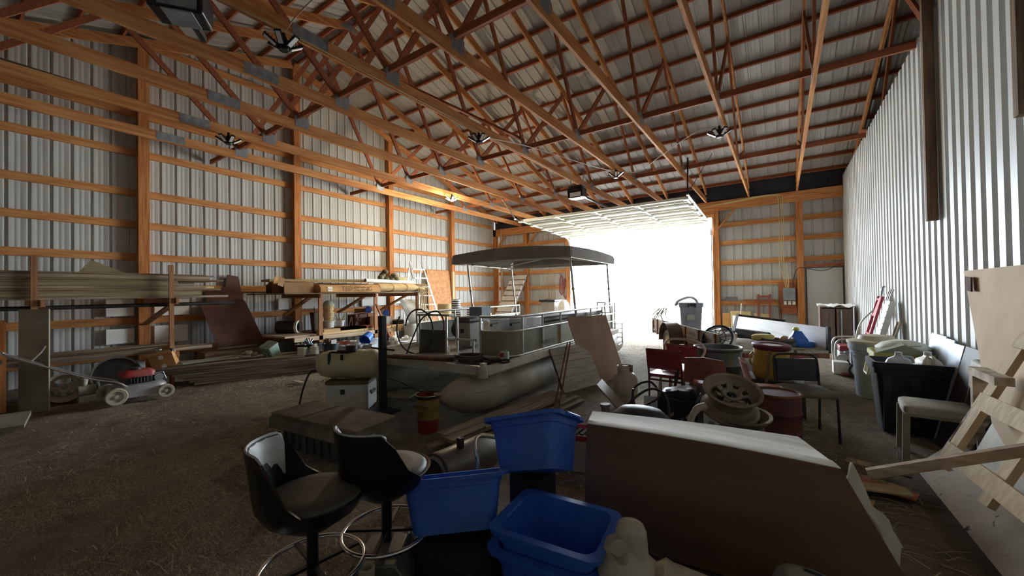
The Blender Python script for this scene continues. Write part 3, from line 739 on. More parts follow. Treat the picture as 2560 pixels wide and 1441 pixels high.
# things on its lower deck
SZ = .56
m = MB(); m.loft([[(-9.05+x*g, 4.98+y*g, z) for x, y in rrect(.10, .10, .03)] for z, g in ((SZ, .62), (1.06, 1.0))], (True, False)); m.loft([[(-9.05+x*g, 4.98+y*g, z) for x, y in rrect(.094, .094, .03)] for z, g in ((SZ+.02, .6), (1.06, 1.0))], (True, False)); one('tapered_bin', m, pm('dark_brown_bin', '#3a2d27', '#4c3b33', 6), 'tall dark brown tapered bin behind the rack post', 'bin')
m = pail((-9.05, 5.3, SZ), .13, .11, .28); one('white_pail', m, WHITE_D, 'white pail under the peach baskets on the rack shelf', 'bucket')
def basket(label, c):
    t = thing('peach_basket', label, 'basket', c, (0, 0, 0), 'slatted baskets on the rack shelf')
    m = MB()
    for i in range(18):
        a = 2*PI*i/18
        m.bar((.095*math.cos(a), .095*math.sin(a), 0), (.125*math.cos(a), .125*math.sin(a), .2), .034, .004, (math.cos(a), math.sin(a), 0))
    m.cyl((0, 0, 0), (0, 0, .008), .095); build('slats', m, W_PALE, t, world=False)
    for z, r in ((.19, .13), (.10, .114)):
        m = MB(); m.lathe([(r, -.014), (r+.005, -.014), (r+.005, .014), (r, .014), (r, -.014)], 24, TR((0, 0, z))); build('hoop', m, W_PALE, t, world=False)
    return t
basket('lower of two stacked slatted peach baskets on the white pail', (-9.05, 5.3, SZ+.285)); basket('upper of two stacked slatted peach baskets under the hat', (-9.05, 5.3, SZ+.46))
m = MB(); m.lathe([(.001, .10), (.06, .095), (.10, .06), (.12, .02), (.14, 0), (.135, 0), (.115, .015), (.09, .055), (.05, .088), (.001, .092)], 24, TR((-9.05, 5.3, SZ+.665))); one('cloth_hat', m, pm('grey_white_felt', '#9a9789', '#bcb9ab', 8, .9), 'grey white upturned bowl on top of the peach baskets', 'bowl')
t = thing('flower_pail', 'small white pail of dry stems beside the peach baskets', 'bucket', (-9.0, 5.58, SZ+.12)); m = pail((0, 0, 0), .09, .075, .15); build('pail_body', m, WHITE_PL, t, world=False)
m = MB()
for i in range(22):
    a = rnd.uniform(0, 6.3); m.bar((rnd.uniform(-.04, .04), rnd.uniform(-.04, .04), .08), (.14*math.cos(a), .14*math.sin(a), rnd.uniform(.18, .32)), .012, .003)
build('dry_stems', m, pm('dry_stem', '#8a7d52', '#b0a274', 8), t, world=False)
m = MB(); m.span((-9.15, 5.45, SZ), (-8.85, 5.72, SZ+.118)); one('wood_crate', m, W_RED, 'red brown crate under the small pail of stems', 'crate', bev=.006)
t = thing('cider_press', 'dark red brown spindly machine on the rack shelf', 'machine', (-9.15, 6.05, SZ))
m = MB(); m.box((0, .1, .2), (.36, .34, .4)); build('machine_case', m, pm('maroon_wood', '#43241f', '#5a332b', 7), t, world=False, bev=.01)
m = MB()
for s in (-1, 1):
    m.bar((.2, -.24+s*.06, 0), (.2, -.2+s*.01, .34), .012, .012); m.bar((.2, s*.1, .12), (.2, .05, .4), .012, .012)
m.bar((.2, -.3, .40), (.2, .22, .44), .014, .02); m.torus((.2, -.02, .24), .07, .008, 20, 6, None); build('machine_frame', m, RUST, t, world=False)
carton('brown_box', 'small red brown box beside the spindly machine on the rack shelf', (-8.85, 6.42, SZ+.12), (.22, .22, .2), 1.2, pm('terracotta_card', '#84573f', '#986a50', 5), tape=False)
carton('tan_box', 'tan box behind the blue jar lid on the rack shelf', (-9.35, 6.45, SZ), (.3, .3, .52), 1.57, CARD, tape=False)
BLID = pm('blue_lid', '#3c56a8', '#4a66ba', 7, .45)
for i, (y, z, x) in enumerate(((6.36, 1.06, -8.98), (6.90, .95, -8.95))):
    t = thing('blue_lid_jar', ['blue lidded white jar lying above the small brown box', 'blue lidded white jar lying beside the black pan'][i], 'jar', (x, y, z-.09), (0, 0, 0), 'blue lidded jars on the rack')
    d = V((.86, -.5, .1)).normalized(); c = V((0, 0, .09))
    m = MB(); m.cyl(c-d*.22, c, .075, n=24); build('jar_body', m, WHITE_D, t, world=False)
    m = MB(); m.cyl(c, c+d*.035, .09, n=28); m.torus((0, 0, 0), .055, .006, 24, 6, frame(c+d*.036, d.orthogonal(), d)); build('lid', m, BLID, t, world=False)
    m = MB(); m.span((x-.28, y-.02, SZ+(.0)), (x+.02, y+.2, z-.10)); one('support_box', m, [CARD_D, WHITE_D][i], ['dark carton under the left blue lidded jar', 'pale carton under the right blue lidded jar'][i], 'box')
t = thing('canning_pot', 'wide black shallow pan with a knob lid at the far end of the rack shelf', 'pan', (-8.95, 7.28, SZ+.06)); m = MB(); m.lathe([(0, 0), (.17, 0), (.185, .02), (.19, .10), (.18, .105), (0, .105)], 30); build('pan_body', m, pm('black_enamel', '#191b20', '#24262b', 8, .3), t, world=False)
m = MB(); m.lathe([(.185, .107), (.16, .12), (.03, .135), (0, .135)], 28); build('pan_lid', m, pm('tan_lid', '#9a917c', '#b1a78f', 6), t, world=False)
m = MB(); m.torus((0, 0, 0), .035, .008, 16, 6, TR((0, 0, .14), (PI/2, 0, .5)), (0, PI)); build('lid_handle', m, WHITE_D, t, world=False)
t = thing('cable_drum', 'dark cylinder drum with a pale rim lying at the near end of the rack shelf', 'drum', (-9.2, 4.62, .60)); d = V((.80, .6, 0)).normalized(); c = V((0, 0, .14))
m = MB(); m.cyl(c-d*.42, c, .145, n=30); build('drum_body', m, pm('dark_drum', '#2c2724', '#3d3733', 6), t, world=False)
m = MB(); m.lathe([(.12, 0), (.155, 0), (.16, .02), (.16, .06), (.12, .06), (.12, 0)], 32, frame(c, d.orthogonal(), d)); build('drum_rim', m, WHITE_D, t, world=False)
m = MB(); m.span((-9.6, 4.05, .562), (-8.55, 4.72, .598)); one('shelf_plank', m, SHF, 'pale short plank under the dark drum', 'plank')
m = MB(); c = (-9.05, 4.98, 1.06); m.tube([(-9.05, 4.98, .7), (-9.05, 4.95, 1.2)], .006, 6); m.tube([(-9.02, 5.0, .7), (-9.0, 5.03, 1.16)], .006, 6); one('garden_stakes', m, BLACK, 'thin dark stakes standing in the tapered bin', 'stakes')
# goods on its top deck
TZ = 1.517
SID = thing('siding_carton', 'long crushed tan carton printed with black lettering on the rack top', 'carton', (-8.6, 5.5, TZ))
m = MB(); rg = []
for i in range(13):
    y = 4.72+i*.13; s = math.sin(i*.55)*.012-.045*math.exp(-((i-3)/2.5)**2)
    rg.append([(-8.36+.01*math.sin(i*1.3), y, TZ+.005+s*.0), (-8.35+.02*math.sin(i), y, TZ+.10+s), (-8.42, y, TZ+.19+s), (-8.72, y, TZ+.21+s*.6), (-8.80, y, TZ+.1), (-8.78, y, TZ+.005)])
m.loft(rg); build('carton_body', m, CARD, SID, smooth=60)
def text(name, s, size, mat, parent, M, ex=.0015):
    """lettering as a mesh; M holds the middle of the base line"""
    cu = bpy.data.curves.new(name, 'FONT'); cu.body = s; cu.size = size; cu.extrude = ex; cu.align_x = 'CENTER'
    tmp = bpy.data.objects.new('tmp', cu); COL.objects.link(tmp)
    bpy.context.view_layer.update()
    me = bpy.data.meshes.new_from_object(tmp.evaluated_get(bpy.context.evaluated_depsgraph_get()))
    bpy.data.objects.remove(tmp); bpy.data.curves.remove(cu)
    me.materials.clear(); me.materials.append(mat)
    o = bpy.data.objects.new(name, me); COL.objects.link(o)
    o.parent = parent; iv = INV.get(parent.name) if parent else None
    o.matrix_local = (iv @ M) if iv is not None else M
    return o
text('printed_lettering', 'TED SIDING', .155, pm('faded_print', '#5d4330', '#6e5039', 20, .9), SID, frame((-8.338, 5.62, TZ+.035), (0.0, 1, 0.0), (1, 0, .15)))
m = MB(); m.box((0, 0, 0), (.11, .10, .002), frame((-8.338, 4.93, TZ+.08), (0, 1, 0), (1, 0, .15))); build('shipping_label', m, PAPER, SID)
RL = thing('canvas_roll', 'tan wrapped canvas roll on the rack top beside the lettered carton', 'roll', (-8.6, 7.05, TZ))
m = MB(); rg = []
for i in range(15):
    y = 6.30+i*.108; s = 1+.03*math.sin(i*2.1); fl = 1 if i < 12 else 1-.1*(i-11)
    rg.append([(-8.58+.2*s*math.cos(2*PI*k/18), y, TZ+.002+.115*fl*(1+.96*math.sin(2*PI*k/18))) for k in range(18)])
m.loft(rg); build('roll_body', m, pm('tan_canvas', '#b08d5e', '#c4a174', 6, .9, 0, .08), RL, smooth=60)
for y in (6.72, 7.18):
    m = MB(); m.tube([(-8.58+.206*math.cos(2*PI*k/20), y, TZ+.002+.115*(1+.99*math.sin(2*PI*k/20))) for k in range(20)], .005, 6, True); build('tie_band', m, CARD_D, RL)
for i, (y0, y1, x0, x1, z0, z1, mt, lb) in enumerate(((4.0, 4.62, -8.72, -8.46, TZ, TZ+.22, CARD_D, 'dark brown carton end at the near corner of the rack top'), (4.05, 4.7, -9.1, -8.76, TZ, TZ+.25, CARD, 'tan carton second from the near corner of the rack top'), (4.1, 4.8, -9.5, -9.14, TZ, TZ+.2, CARD_D, 'dark carton near the wall at the near end of the rack top'))):
    t = thing('flat_carton', lb, 'carton', ((x0+x1)/2, (y0+y1)/2, z0)); w = .006
    m = MB(); m.span((x0, y0+.0, z0), (x1, y1, z0+w)); m.span((x0, y0, z1-w), (x1, y1, z1)); m.span((x0, y0, z0+w), (x0+w, y1, z1-w)); m.span((x1-w, y0, z0+w), (x1, y1, z1-w)); m.span((x0+w, y1-w, z0+w), (x1-w, y1, z1-w)); build('carton_sleeve', m, mt, t)
    m = MB(); m.bar((x1, y0, z1-.01), (x1+.03, y0-.12, z1+.03), .004, .18, (0, 0, 1)); build('carton_flap', m, mt, t)
m = slab((-9.6, 4.05, TZ+.26), (-9.1, 4.0, TZ+.26), (-9.5, 6.6, TZ+.30), .05); one('long_carton', m, pm('olive_carton', '#8b7c52', '#a0906a', 5, .85), 'long flat olive carton lying along the back of the rack top', 'carton')
m = slab((-9.0, 4.15, TZ+.255), (-8.7, 4.1, TZ+.25), (-8.9, 6.2, TZ+.25), .02); one('carton_flat', m, CARD, 'folded tan cardboard sheet over the cartons on the rack top', 'cardboard')
m = MB(); m.span((-9.9, 5.2, TZ), (-9.2, 6.5, TZ+.24)); one('stored_carton', m, CARD_D, 'brown carton under the long olive carton on the rack top', 'carton')
PVC = pm('white_pvc', '#cfd2c6', '#dfe2d8', 4, .35)
def hollow(m, p, q, R, r=None):
    r = r or R*.88; d = V(q)-V(p); L = d.length
    return m.lathe([(r, 0), (R, 0), (R, L), (r, L), (r, 0)], 22, frame(p, d.orthogonal(), d))
m = hollow(MB(), (-8.75, 6.12, TZ+.30), (-8.8, 7.75, TZ+.27), .055); one('white_pipe', m, PVC, 'thick white plastic pipe lying on the rack top', 'pipe')
m = hollow(MB(), (-8.9, 6.2, TZ+.29), (-8.92, 7.6, TZ+.28), .04); one('white_pipe', m, PVC, 'thinner white plastic pipe behind the thick one on the rack top', 'pipe')
m = MB(); m.span((-9.3, 6.9, TZ+.23), (-9.05, 7.75, TZ+.43)); m.span((-9.25, 6.9, TZ+.02), (-9.05, 7.7, TZ+.22)); one('olive_box', m, pm('olive_paint', '#8c8450', '#a39a63', 6, .7), 'long olive yellow box at the far end of the rack top', 'box', bev=.008)
m = MB(); rnd = random.Random(4)
for i in range(9): m.sph((-8.80+rnd.uniform(-.06, .06), 6.66+i*.06, TZ+.40+.07*math.sin(i*1.2)+(.10 if i == 2 else 0)), (.09, .085, .07), 12)
one('canvas_bag', m, pm('camouflage_bag', '#3d3a2c', '#6a6450', 9, .9, 0, .2, c3='#8a8268'), 'crumpled dark camouflage bag on the white pipes', 'bag', smooth=80)
ROPE = pm('tan_rope', '#97835f', '#b39f7a', 20, .95, 0, .2)
for i in range(8):
    y = 7.55+.05*i; m = MB()
    m.tube(bez([(-8.62, y, TZ+.21), (-8.42, y+.02, TZ+.18), (-8.38+.02*math.sin(i), y+.01, TZ-.1), (-8.38, y+.03*math.sin(i*2), TZ-.62), (-8.40, y+.01, TZ-.80-.03*(i % 3))], 6), .014, 7)
    one('hanging_rope', m, ROPE, f'tan rope strand hanging off the far end of the rack, {ordn(i)} from the near side', 'rope', 'ropes hanging off the rack')
# under the rack
t = thing('lidded_bucket', 'white bucket with a wide black ring lid at the end of the plank pile', 'bucket', (-8.1, 4.78, 0)); m = pail((0, 0, 0), .13, .11, .20); build('bucket_body', m, WHITE_PL, t, world=False)
m = MB(); m.lathe([(.10, .20), (.15, .20), (.165, .22), (.16, .30), (.13, .31), (.11, .29), (.09, .22), (.10, .20)], 30); build('ring_lid', m, BLACK, t, world=False)
TER = pm('terracotta_plastic', '#a4553c', '#b9684c', 6, .6); TER2 = pm('dusty_pink_plastic', '#8f5247', '#a5655a', 6, .6)
for i in range(3):
    m = MB(); z = .0+.055*i
    m.loft([[(-8.35+x*g, 5.20+y*g, zz) for x, y in rrect(.10, .19, .02)] for zz, g in ((z, .9), (z+.13, 1), (z+.13, 1.06), (z+.15, 1.06), (z+.15, .95), (z+.01+.12, .93), (z+.02, .85))]); one('window_box', m, TER2, f'pink terracotta window box planter, {["bottom", "middle", "top"][i]} of the nested stack', 'planter', 'nested window box planters')
m = MB(); m.loft([[(-8.4+x*g, 5.2+y*g, z) for x, y in [(.12*math.cos(2*PI*k/28), .22*math.sin(2*PI*k/28)) for k in range(28)]] for z, g in ((.265, .75), (.36, 1), (.375, 1.04), (.375, .96), (.28, .7))]); one('oval_planter', m, TER, 'orange oval planter on top of the window boxes', 'planter')
t = thing('striped_bucket', 'orange and white bucket behind the window boxes', 'bucket', (-8.55, 5.52, 0)); m = pail((0, 0, 0), .15, .125, .36); build('bucket_body', m, pm('orange_white_bucket', '#b8795c', '#d9cfc4', 2.5, .5, lo=.48, hi=.52), t, world=False)
m = pail((-8.42, 5.62, 0), .14, .12, .36); one('white_bucket', m, WHITE_PL, 'white bucket between the striped bucket and the blue bucket', 'bucket')
t = thing('white_bucket', 'upturned white bucket carrying the tilted blue bucket', 'bucket', (-8.12, 5.72, 0)); m = MB(); m.lathe([(.001, .30), (.12, .30), (.13, .29), (.142, .02), (.148, .02), (.148, 0), (.13, 0)], 28); build('bucket_body', m, WHITE_PL, t, world=False)
m = MB(); m.box((.138, -.03, .17), (.004, .06, .07)); build('bucket_label', m, pm('grey_print', '#8a8a90', '#c0c0c4', 30), t, world=False)
t = thing('blue_bucket', 'bright blue bucket tipped over on the upturned white bucket', 'bucket', (-8.12, 5.72, .35), (.0, 0, .4)); BLU = pm('bright_blue_plastic', '#1f52a8', '#2c62bc', 6, .4)
M = TR((0, 0, .09), (PI/2+.45, 0, 0)); m = pail(None, .13, .10, .25, M=M @ TR((0, 0, -.12))); build('bucket_body', m, BLU, t, world=False)
m = MB(); m.torus((0, 0, .1), .12, .003, 20, 6, M, (0, PI)); build('bucket_handle', m, GALV, t, world=False)
m = MB(); m.loft([[(-8.5+x*g, 6.08+y*g, z) for x, y in rrect(.16, .22, .05)] for z, g in ((0, .85), (.34, 1), (.35, 1.06), (.38, 1.06), (.38, .98), (.02, .82))]); one('pale_tote', m, pm('milky_plastic', '#b9c3cb', '#cfd8de', 5, .35), 'milky pale storage tote behind the leaning stick', 'tote')
m = MB(); m.bar((-8.40, 6.18, 1.22), (-8.0, 6.46, .02), .04, .045, (0, 1, 0)); one('leaning_stick', m, W_RED, 'reddish stick leaning against the second rack post', 'stick')
m = MB(); rnd = random.Random(8)
for i in range(20):
    a = rnd.uniform(0, 6.28); m.sph((-7.85+rnd.uniform(-.14, .14), 6.42+rnd.uniform(-.2, .2), .12+rnd.uniform(-.04, .30)), (rnd.uniform(.05, .11), rnd.uniform(.05, .1), rnd.uniform(.05, .12)), 7)
one('crumpled_plastic', m, pm('crumpled_white', '#c9c6b6', '#e2dfd1', 5, .6, 0, .3), 'heap of crumpled white plastic bags beside the rack', 'bags', smooth=0)
m = MB(); m.lathe([(0, 0), (.08, .0), (.12, .06), (.11, .14), (.05, .19), (0, .19)], 20, TR((-7.6, 6.25, .0))); one('orange_gourd', m, pm('pale_orange', '#b98d5a', '#cfa672', 5), 'pale orange round bundle in front of the white plastic bags', 'bundle')
m = pail((-7.75, 6.62, 0), .15, .125, .37); one('white_bucket', m, WHITE_PL, 'white bucket next to the crumpled plastic bags', 'bucket')
m = pail((-8.3, 7.2, 0), .19, .15, .66); one('trash_bin', m, pm('pale_grey_bin', '#aaa79c', '#bdbab0', 4, .5), 'tall pale grey bin beyond the rack shelf', 'bin')
m = MB(); m.lathe([(.0, 0), (.12, 0), (.13, .3), (.12, .56), (0, .56)], 22, TR((-8.25, 7.65, 0))); one('wire_roll', m, pm('speckled_mesh', '#3a3432', '#c9c6bf', 28, .8, .2, lo=.45, hi=.52), 'standing roll of speckled wire mesh beyond the grey bin', 'roll')
m = MB(); m.loft([[(-7.3+x*g, 6.3+y*g, z) for x, y in rrect(.14, .2, .03)] for z, g in ((0, .9), (.30, 1), (.31, 1.05), (.34, 1.05), (.34, .95), (.02, .85))]); one('white_tote', m, WHITE_PL, 'white tote behind the boat front deck', 'tote')
m = slab((-9.0, 7.75, .62), (-8.75, 8.45, .62), (-9.6, 7.9, 1.28), .02); one('tarp_board', m, pm('grey_tarp', '#97968c', '#b3b2a8', 4, .7, 0, .15), 'grey plastic wrapped board leaning beyond the rack', 'board')
m = MB(); m.span((-9.3, 7.6, 0), (-8.7, 8.5, .60)); one('grey_cabinet', m, pm('pale_cabinet', '#a3a49e', '#b8b9b3', 4, .6), 'pale grey low cabinet at the far end of the rack', 'cabinet', bev=.01)
t = thing('dark_basin', 'dark round basin on the ground before the boat', 'basin', (-7.05, 5.4, 0)); m = pail((0, 0, 0), .24, .2, .2); build('basin_body', m, BLACK, t, world=False)

# ---- by the left wall beyond the racks
LD = thing('step_ladder', 'aluminium step ladder standing open beyond the rack', 'ladder', (-9.4, 8.6, 0))
for y in (8.42, 8.92):
    m = MB(); m.bar((-8.8, y-.12 if y < 8.6 else y+.12, 0), (-9.72, y, 2.5), .025, .07, (0, 1, 0)); build('side_rail', m, ALU, LD)
    m = MB(); m.bar((-10.15, y, 0), (-9.75, y, 2.3), .025, .05, (0, 1, 0)); build('rear_leg', m, ALU, LD)
for i in range(8):
    z = .28*(i+1); f = z/2.5; x = -8.8-.92*f; m = MB(); h = .37-.12*f; m.span((x-.05, 8.67-h, z-.015), (x+.05, 8.67+h, z+.015)); build('step', m, ALU, LD)
m = slab((-10.10, 9.65, .0), (-10.10, 10.80, .0), (-10.28, 9.65, 2.28), .02); one('osb_sheet', m, pm('osb_orange', '#a8714a', '#c48a60', 9, .9, 0, .05), 'orange chipboard sheet leaning on the left wall beyond the ladder', 'panel')
m = MB(); m.span((-10.2, 10.83, 0), (-10.12, 10.92, 2.27)); one('pale_board', m, wood('pale_board_z', '#c9a877', '#dcbf92', 'z'), 'pale upright board beside the orange chipboard sheet', 'board')
BWP = pm('dark_rib_plastic', '#2a2d33', '#3a3d43', 8, .5)
for i, (x, y, h, rr) in enumerate(((-7.95, 8.62, 1.28, .14), (-7.6, 8.9, .98, .14))):
    t = thing('drain_pipe', ['taller', 'shorter'][i]+' black and white ringed drain pipe standing by the boat', 'pipe', (x, y, 0)); n = int(h/.064)
    m = MB(); m.cyl((0, 0, 0), (0, 0, h), rr-.012, n=26); build('pipe_core', m, BWP, t, world=False)
    m = MB()
    for k in range(n): m.torus((0, 0, .03+k*.064), rr-.008, .017, 26, 6)
    build('white_rings', m, pm('ring_white', '#b9bcbd', '#d2d4d5', 8), t, world=False)
for i, (x, y, z) in enumerate(((-8.3, 8.5, 1.0), (-8.3, 8.5, .78), (-7.4, 9.3, .84))):
    m = MB(); m.span((x-.14, y-.14, z-.2 if i != 1 else 0), (x+.14, y+.14, z if i else 1.15)); 
    if i == 1: continue
    one('yellow_carton', m, pm('yellow_carton', '#c9ae78', '#dbc491', 5), ['pale yellow tall carton beside the ringed drain pipe', '', 'pale yellow carton behind the shorter drain pipe'][i], 'carton')
m = MB(); m.span((-7.6, 9.1, 0), (-7.2, 9.5, .63)); one('red_cabinet', m, pm('dull_red_wood', '#6a352b', '#7d4438', 5), 'dull red wooden cabinet under the pale yellow carton', 'cabinet')
# slatted white stair against the back wall
ST = thing('slatted_stair', 'white slatted wooden stair leaning on the back wall', 'stair', (-8.9, 12.6, 0))
A = V((-8.95, 11.95, .02)); B = V((-8.85, 13.52, 2.22)); D = (B-A).normalized(); S = V((1, -.06, 0)).normalized(); U = S.cross(D)
for s in (-.33, .33):
    m = MB(); m.bar(A+S*s-U*.03, B+S*s-U*.03, .04, .10, U); build('stair_rail', m, pm('dark_rail', '#4b4540', '#5e5750', 6), ST)
for i in range(10):
    p = A+(B-A)*((i+.6)/10.4); m = MB(); m.bar(p-S*.38+U*.04, p+S*.38+U*.04, .19, .022, U); build('slat_tread', m, pm('dusty_white_slat', '#bdb9ae', '#d2cec4', 5, .7), ST)
# tools hanging on the back wall by the doorway
TL = wood('tool_handle_z', '#8a6a4a', '#b08d66', 'z')
for i, x in enumerate((-7.78, -7.62, -7.5, -7.38)):
    t = thing('garden_tool', f'long handled garden tool hanging left of the doorway, {ordn(i)} from the left', 'tool', (x, 13.78, .9), (0, 0, 0), 'hanging tools by the doorway')
    m = MB(); m.cyl((0, 0, .25), (0, 0, 1.2), .014, n=8); build('handle', m, TL, t, world=False)
    m = MB(); m.prism([(-.09, 0), (.09, 0), (.10, .22), (.03, .30), (-.03, .30), (-.10, .22)], -.008, .008, TR((0, -.01, -.03), (PI/2, 0, 0))); build('blade', m, RUST, t, world=False)
for i, (x, z) in enumerate(((-7.12, 1.45), (-6.95, 1.3))):
    m = MB(); m.tube([(x-.07, 13.79, z), (x-.05, 13.79, z+.5), (x, 13.79, z+.68), (x+.05, 13.79, z+.5), (x+.07, 13.79, z), (x, 13.79, z-.12)], .03, 7, True); one('hanging_harness', m, pm('dull_red_strap', '#6b3534', '#80443f', 7), ['dull red strap bundle hanging by the doorway', 'second dull red strap bundle closest to the doorway'][i], 'straps')
m = MB(); m.cyl((-9.86, 13.6, 3.3), (-9.86, 13.6, 4.2), .012, n=8); m.cyl((-9.86, 13.6, .7), (-9.86, 13.6, 3.32), .05, .03, n=10); one('hanging_tube', m, pm('tan_tube', '#a98f6a', '#bda581', 6), 'long tan tube hanging from the header in the left corner', 'tube')
APP = thing('grey_appliance', 'grey box appliance with a dark lid left of the doorway', 'appliance', (-6.98, 12.7, 0)); m = MB(); m.span((-7.28, 12.45, 0), (-6.72, 12.95, 1.10)); build('appliance_body', m, pm('warm_grey_paint', '#85807a', '#98938c', 5, .5), APP, bev=.01)
m = MB(); m.span((-7.34, 12.40, 1.10), (-6.68, 13.0, 1.17)); build('appliance_lid', m, BLACK, APP, bev=.01)
m = MB(); m.loft([[(-6.5+x*g, 12.75+y*g, z) for x, y in rrect(.16, .2, .06)] for z, g in ((0, 1), (.9, 1), (1.05, .8), (1.15, .4))]); one('white_machine', m, WHITE_D, 'white rounded machine beside the grey appliance', 'machine')
WCH = thing('white_frame_chair', 'white framed folded chair left of the doorway', 'chair', (-6.2, 12.9, 0))
m = MB()
for s in (0, .3): m.tube([(-6.25+s, 12.8, 0), (-6.25+s, 12.9, 1.0), (-6.2+s, 12.95, 1.1)], .015)
for z in (.45, .75, 1.05): m.tube([(-6.27, 12.88, z), (-5.93, 12.88, z)], .015)
build('chair_frame', m, WHITE_PL, WCH); m = MB(); m.span((-6.25, 12.78, .55), (-5.95, 12.95, .60)); build('seat', m, WHITE_D, WCH)
# ================================================================ pontoon boat
BM = TR((-2.74, 3.44, 0), (0, 0, .05))
BT = thing('pontoon_boat', 'dusty olive pontoon boat with grey canopy parked in the shed', 'boat', (-2.74, 3.44, 0), (0, 0, .05))
def bb(name, m, mat, par=None, **k): return build(name, m, mat, par or BT, world=False, **k)
PONT = ALU_D
OLV = pm('olive_fence_panel', '#6f6b52', '#837e64', 2.2, .45, .15, .02, c3='#5f5b48')
OLVD = pm('grey_green_panel', '#7d837a', '#949a90', 2.5, .45, .1)
RAIL = pm('dull_rail', '#a8a59c', '#bfbcb3', 10, .4, .55)
DKT = pm('deck_trim_metal', '#a9a497', '#bfbaad', 5, .5, .35, .03)
m = MB(); m.span((-2.4, .03, .57), (-.02, 5.0, .60)); bb('deck', m, pm('dusty_deck_carpet', '#5e5444', '#786d5a', 5, .95, 0, .1, c3='#463d33'))
m = MB(); m.span((-2.42, -.02, .52), (.02, .03, .625)); m.span((-2.45, -.02, .52), (-2.40, 5.02, .625)); m.span((-.03, .03, .52), (.02, 5.02, .625)); m.span((-2.42, 4.99, .52), (.02, 5.03, .625)); bb('deck_trim', m, DKT, bev=.006)
for x in (-2.36, -.04):
    m = MB(); m.lathe([(.0, .50), (.06, .50), (.06, .63), (0, .63)], 16, TR((x, .0, 0))); m.span((x-.025, -.02, .63), (x+.025, .05, .66)); bb('corner_cap', m, DKT)
for x in (-.30, -2.08):
    m = MB(); rg = []
    for y, r, zo in ((-.44, .008, .10), (-.40, .05, .085), (-.25, .13, .06), (-.05, .20, .03), (.2, .235, .01), (.5, .245, 0), (5.6, .245, 0), (5.75, .22, 0), (5.85, .12, 0), (5.87, .01, 0)):
        rg.append([(x+r*math.cos(2*PI*k/28), y, .25+zo+r*math.sin(2*PI*k/28)) for k in range(28)])
    m.loft(rg); p = bb('pontoon', m, PONT, smooth=50)
    m = MB(); m.add([(x+s*a, y, z) for s in (-1, 1) for a, y, z in ((.0, -.48, .375), (.22, .0, .33), (.245, .55, .30), (.235, .55, .29), (.21, .02, .315))], [(0, 1, 2, 3, 4), (9, 8, 7, 6, 5), (0, 5, 6, 1), (4, 9, 5, 0), (1, 6, 7, 2), (3, 8, 9, 4)]); m.torus((x, -.46, .39), .03, .012, 14, 6); bb('nose_plate', m, PONT, p)
    m = MB(); m.lathe([(.05, 0), (.07, 0), (.07, .04), (0, .05)], 16, TR((x, 5.3, .49))); bb('pontoon_cap', m, DKSTEEL, p)
    for y in (.12, 1.1, 2.1, 3.1, 4.1, 4.85):
        m = MB(); m.span((x-.12, y-.045 if y > .2 else y-.06, .42), (x+.12, y+.045, .525)); m.span((x-.13, y-.05, .40), (x+.13, y+.05, .44)); bb('pontoon_bracket', m, PONT, p)
m = MB(); m.span((-.16, .42, .44), (-.145, 1.6, .53)); bb('splash_skirt', m, PONT)
# fence: curved front right corner and the right side
def fence_path():
    P = [(-.47, .55), (-.30, .55)]+[(-.30+.26*math.sin(a), .55+.30*(1-math.cos(a))) for a in [PI/2*i/7 for i in range(1, 8)]]
    return P+[(-.04, 1.4), (-.04, 1.95), (-.04, 2.55), (-.04, 3.3), (-.04, 4.0), (-.04, 4.75)]
FP = fence_path()
def skin(P, z0, z1, th=.012):
    m = MB(); m.grid([[(x, y, z) for z in (z0, z1)] for x, y in P], th); return m
f1 = bb('fence_panel', skin(FP, .63, .945), OLV)
text('registration_number', 'WI 8053 CP', .085, pm('dark_decal', '#46423c'), BT, BM @ frame((-.022, 1.62, .70), (0, 1, 0), (1, 0, 0)))
m = MB(); m.tube([(x, y, .955) for x, y in FP], .016, 8); m.tube([(x, y, 1.14) for x, y in FP], .018, 8); m.tube([(x, y, .635) for x, y in FP], .014, 8); bb('fence_rail', m, RAIL)
for x, y in ((-.47, .55), (-.04, .90), (-.04, 1.48), (-.04, 2.1), (-.04, 2.75), (-.04, 3.45), (-.04, 4.1), (-.04, 4.75)):
    m = MB(); m.cyl((x, y, .62), (x, y, 1.14), .016, n=8); bb('fence_post', m, RAIL)
# low gate between the fence and the dark front panel
m = MB(); m.tube([(-.95, .47, .84), (-.5, .52, .84)], .014, 8); m.tube([(-.55, .5, .63), (-.55, .5, .84)], .014, 8); m.tube([(-.95, .47, .74), (-.95, .47, .62)], .014); bb('gate_rail', m, RAIL)
m = skin([(-1.42, .40), (-.97, .44)], .63, .96, .02); bb('fence_panel', m, pm('dark_fence_panel', '#3a3733', '#4a4742', 3, .6))
m = MB(); m.tube([(-.95, .44, .62), (-.95, .44, 1.16), (-1.4, .40, 1.17), (-1.42, .42, .62)], .018, 8); m.tube([(-.88, .58, .62), (-.88, .58, 1.12), (-.95, .46, 1.16)], .014, 8); m.span((-1.44, .37, 1.15), (-.84, .47, 1.18)); bb('fence_rail', m, RAIL)
